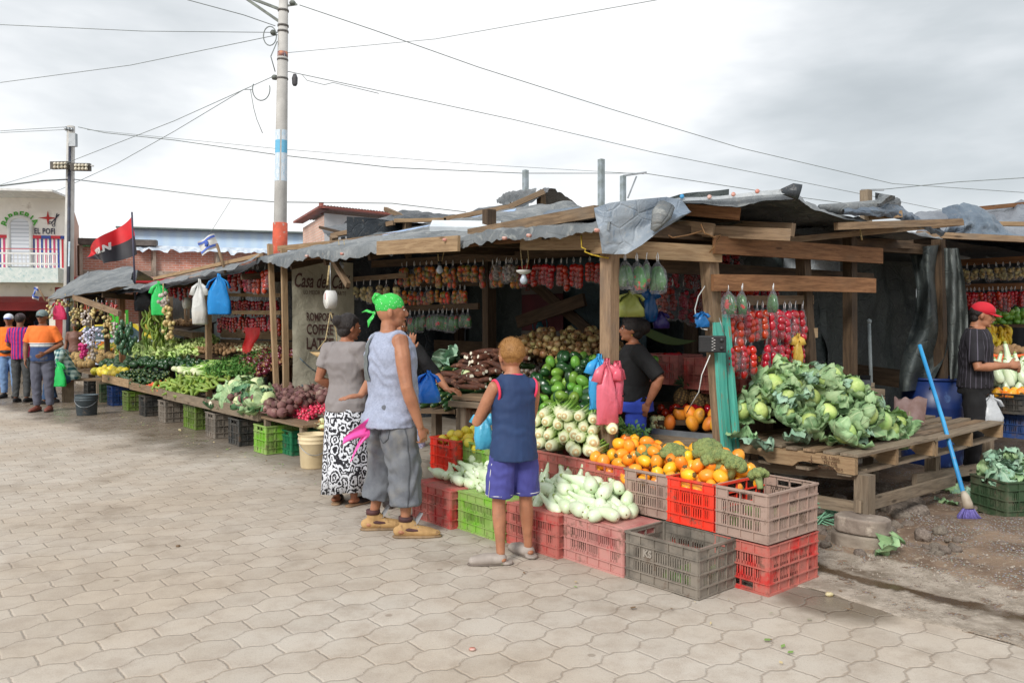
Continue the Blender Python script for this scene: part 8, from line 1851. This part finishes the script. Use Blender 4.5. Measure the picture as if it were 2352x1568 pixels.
person('boy with bleached short hair, navy sleeveless jersey, violet-blue shorts and grey clogs',W(1180,740,4.98)-V(0,0,1.5),(-.42,.9),1.385,SK1,dict(ls=(-.175,-.01,1.36),rs=(.175,-.01,1.36),le=(-.28,.08,1.09),lw=(-.06,.25,1.22),re=(.22,.12,1.10),rw=(.08,.28,1.2),lh=(-.095,0,.86),rh=(.095,0,.86),lk=(-.12,.02,.46),rk=(.12,.03,.46),la=(-.13,-.04,.09),ra=(.15,.05,.09),lt=(-.31,.03,.03),rt=(.12,.24,.03),hd=(.0,.04,1.57)),fat=.95,wid=.98,hy=.1,hp=-.1,hs=1.2,vox=.007,parts=(pants(BLUS,.86,.024,'shorts',.005,.028),shirt(NAVYJ,0,.80,.026,'jersey',.004,.015,loose=.016),hair(HBL,None,low=0,puff=.017,fuzz=.011),acc(boyx),shoes(CLOG,'clog',mt('clog_sole',(120,108,100),(96,86,78),12))))
bagp=carrier(W(1112,940,5.25),.13,.26,(90,190,226),'light blue carrier bag held in front of the boy',full=.04)
BLK=mt('cloth_black',(15,15,17),(24,23,26),4,.85,.15,120);LACE=mt('apron_lace',(206,210,224),(120,130,170),60,.9,.4,120)
def apron(t,j,hp_,Rm):
 m=MB();m.grid(lambda a,b:V((a-.5)*(.34+.12*b),.150+.05*b-.35*(a-.5)**2+.012*math.sin(a*22),1.02-.5*b+.012*math.sin(a*40)*b),24,12);m.build('apron',LACE,t,local=True)
person('vendor in black top and white lace apron, mostly hidden behind the man, hands out',W(914,740,6.6)-V(0,0,1.5),(.35,-.95),1.56,SK1,dict(le=(-.33,.10,1.17),lw=(-.37,.33,1.06),re=(.22,.18,1.2),rw=(-.04,.32,1.40)),fat=1.1,female=True,hands=(.5,.25),hn=dict(l=(.0,.3,1),r=(0,1,-.2),ld=(-.6,.6,-.1),rd=(-.1,.1,1)),vox=.007,parts=(shirt(BLK,1.15,.84,.016,'blouse',.005),pants(mt('skirt_dark',(60,60,80)),1.6,.02,'trousers'),acc(apron),hair(HB_,None,low=.02,puff=.004),shoes(mt('slipper',(40,34,34)),'shoe')))
_v=bpy.data.objects['person.003'];
carrier(W(984,850,6.15),.17,.25,(46,130,232),'knotted bright blue carrier bag held out by the vendor',full=.075)
JB=mt('jeans_blue',(58,84,196),(48,72,176),5,.85,.2,150)
def belt(t,j,hp_,Rm):m=MB();m.rings([(0,0,.955,.176,.141),(0,0,1.0,.170,.136)],24);m.build('belt',BLACKP,t,local=True);m=MB();m.tube([hp_(-.082,0,-.04),hp_(-.084,0,-.055)],.004,5);m.tube([hp_(.082,0,-.04),hp_(.084,0,-.055)],.004,5);m.build('earring',mt('gold',(220,180,80),(200,160,60),5,.3,metal=.8),t,local=True)
person('woman in black blouse and bright blue jeans seen sideways behind the front post',W(1462,740,6.45)-V(0,0,1.45),(-.93,.12),1.50,SK3,dict(le=(-.24,-.20,1.16),lw=(-.20,-.10,.93),re=(.2,.1,1.15),rw=(.15,.25,1.0),hd=(0,.05,1.59)),fat=1.26,hy=.1,female=True,vox=.008,parts=(shirt(BLK,.95,.94,.014,'blouse',.004),pants(JB,1.85,.008,'jeans',.003,z1=.99),acc(belt),hair(HB_,(0,-.11,.03,.075),low=.03,puff=.012),shoes(BLK)))
STR=pat('striped_shirt',lambda t,x,y,z:t.mix(gt(t,t.math('SINE',t.math('MULTIPLY',t.math('ARCTAN2',x,y),26)),.93),LX(40,38,44),LX(92,88,100)));REDC=mt('cap_red',(206,30,50),(190,26,44),5,.8)
def mou(t,j,hp_,Rm):m=MB();m.tube([hp_(-.022,.096,-.036),hp_(0,.103,-.032),hp_(.022,.096,-.036)],.005,5);m.build('moustache',mt('grey_hair',(110,100,94)),t,local=True);m=MB();m.box((.0,.148,.965),(.05,.012,.04));m.build('buckle',mt('gold',(220,180,80)),t,local=True)
person('man in a red cap and dark striped short-sleeved shirt behind the pallets at right',W(2238,740,7.5)-V(0,0,1.5),(.86,-.45),1.70,SK1,dict(re=(.26,.02,1.10),rw=(.14,.27,1.12),le=(-.24,.06,1.12),lw=(-.02,.30,1.10),hd=(0,.04,1.585)),fat=1.1,hy=.05,hp=-.25,hands=(.9,.9),vox=.007,parts=(pants(BLK,1.9,.014),shirt(STR,.85,.90,.018,'shirt',.005,collar=BLK),hair(HB_,None,low=.005,puff=-.004),cap(REDC,None,'CAROL',WHITEP),acc(mou),shoes(BLK)))
def PG(px,Y):p=W(px,740,Y);return V(p.x,p.y,0)
POLO=pat('polo_orange',lambda t,x,y,z:t.mix(gt(t,z,1.17),t.mix(gt(t,z,1.10),LX(58,78,118),t.mix(gt(t,t.math('SINE',t.math('MULTIPLY',z,160)),.2),LX(220,222,222),LX(120,124,130))),LX(238,122,56)))
BAR=pat('jersey_striped',lambda t,x,y,z:t.mix(gt(t,t.math('SINE',t.math('MULTIPLY',x,105)),.0),LX(196,40,96),LX(70,50,130)));ORT=mt('tee_orange',(244,124,34),(234,110,30),4,.85);JNS=mt('jeans_light',(120,150,190),(100,130,172),6,.9);PNTG=mt('trouser_grey',(96,98,112),(82,84,98),6,.9);PNTD=mt('trouser_dark',(78,80,80),(62,64,66),6,.9);CAPG=mt('cap_greygreen',(120,136,136),(104,120,120),6,.8)
def glasses(t,j,hp_,Rm):
 m=MB()
 for x in(-1,1):m.ball(hp_(x*.032,.098,.014),(.026,.008,.018),10,6)
 m.tube([hp_(-.05,.09,.018),hp_(.05,.09,.018)],.004,5);m.build('sunglasses',BLACKP,t,local=True);m=MB();w=j['rw'];m.tube([w+V(.0,-.02,.01),w+V(.0,0,.0)],.034,10);m.build('watch',METAL,t,local=True)
person('man in an orange and blue polo shirt and sunglasses, hand on belly',PG(97,13.4),(.12,-1),1.70,SK2,dict(le=(-.29,-.03,1.14),lw=(-.12,.19,1.0),re=(.27,.0,1.12),rw=(.25,.06,.88)),fat=1.16,vox=.011,parts=(pants(PNTG,1.95,.018),shirt(POLO,.8,.86,.016,'polo_shirt',.004,vox=.012,collar=ORT),cap(CAPG,None,'o',ORT),hair(HB_),acc(glasses),shoes(mt('shoe_brown',(120,66,54)))))
person('man seen from behind in a crimson and purple striped jersey and dark cap',PG(47,14.9),(-.1,1),1.66,SK2,dict(le=(-.26,.06,1.12),lw=(-.14,.22,1.02),re=(.26,.06,1.12),rw=(.14,.22,1.02)),vox=.012,parts=(pants(PNTD,1.95,.012),shirt(BAR,.8,.84,.018,'jersey',.004,vox=.012),cap(mt('cap_dark',(70,56,60))),hair(HB_),shoes(BLK)))
def pouch(t,j,hp_,Rm):m=MB();m.tube([V(-.1,.15,.96),V(0,.17,.95),V(.1,.15,.96)],[.05,.07,.05],10,flat=(1,.6));m.build('belt_pouch',BLACKP,t,local=True)
person('man in an orange T-shirt and white cap at the left edge',PG(20,15.8),(.25,-1),1.66,SK2,fat=1.05,vox=.012,parts=(pants(JNS,1.95,.015),shirt(ORT,.7,.86,.018,'t_shirt',.004,vox=.012),cap(mt('cap_white',(216,222,232)),mt('cap_blue2',(70,100,190))),hair(HB_),acc(pouch),shoes(BLK)))
person('person in a pale grey T-shirt standing far back before the dark store',PG(46,19.5),(.3,-1),1.62,SK3,vox=.014,parts=(pants(PNTD,1.95,.012),shirt(mt('tee_pale',(190,196,196)),.7,.86,.016,'t_shirt',.004,vox=.014),hair(HB_),shoes(BLK)))
person('person with curly brown hair standing beside the white car',PG(172,20.0),(.3,-1),1.5,SK2,female=True,vox=.014,parts=(pants(PNTD,1.9,.012),shirt(mt('top_brown',(120,84,72)),.7,.86,.016,'top',.004,vox=.014),hair(HG,None,low=.03,puff=.03),shoes(BLK)))
PLAID=pat('plaid_teal',lambda t,x,y,z:t.mix(t.math('MULTIPLY',t.math('ADD',gt(t,t.math('SINE',t.math('MULTIPLY',t.math('ADD',x,y),60)),.0),gt(t,t.math('SINE',t.math('MULTIPLY',z,70)),.0)),.5),LX(40,92,100),LX(186,206,200)))
person('seated man in a teal plaid shirt and mustard cap bending forward at the left',PG(166,14.9)-V(0,0,.38),(-.93,-.36),1.66,SK2,dict(lh=(-.09,.02,.86),rh=(.09,.02,.86),lk=(-.13,.42,.82),rk=(.14,.40,.80),la=(-.14,.46,.46),ra=(.15,.34,.46),lt=(-.15,.62,.42),rt=(.17,.5,.42),le=(-.24,.32,1.02),lw=(-.10,.48,.90),re=(.24,.30,1.04),rw=(.12,.5,.92),ls=(-.185,.16,1.36),rs=(.185,.16,1.36),hd=(0,.30,1.52)),lean=.14,hp=-.45,vox=.012,parts=(pants(mt('jeans_mid',(60,86,120),(50,74,106),6,.9),1.95,.016),shirt(PLAID,1.6,.84,.02,'shirt',.004,vox=.012),cap(mt('cap_mustard',(196,140,50))),hair(HB_),shoes(BLK)))
m=MB();b0_=PG(172,15.0);m.beam(b0_+V(-.2,0,.42),b0_+V(.55,.1,.42),.28,.04);st=thing('bench','small wooden bench under the seated man at the left','bench',b0_);m.build('seat',WOOD,st)
for x in(-.15,.5):m=MB();m.beam(b0_+V(x,0,0),b0_+V(x,0,.4),.05,.2);m.build('leg',WOODG,st)
carrier(PG(130,14.6)+V(0,0,.82),.3,.5,(60,226,120),'bright green bag hanging between the polo man and the seated man')
person('person outside the right edge of whom only a bare foot shows on the dirt',V(W(2400,1290,4.9).x+.40,4.95,0),(-.9,.3),1.6,SK3,dict(rk=(.1,.2,.5),ra=(.10,.28,.12),rt=(.08,.42,.05)),vox=.012,parts=(pants(PNTD,1.5,.02),shirt(GT,.7,.86,.016,'t_shirt',.004,vox=.012),hair(HB_)))
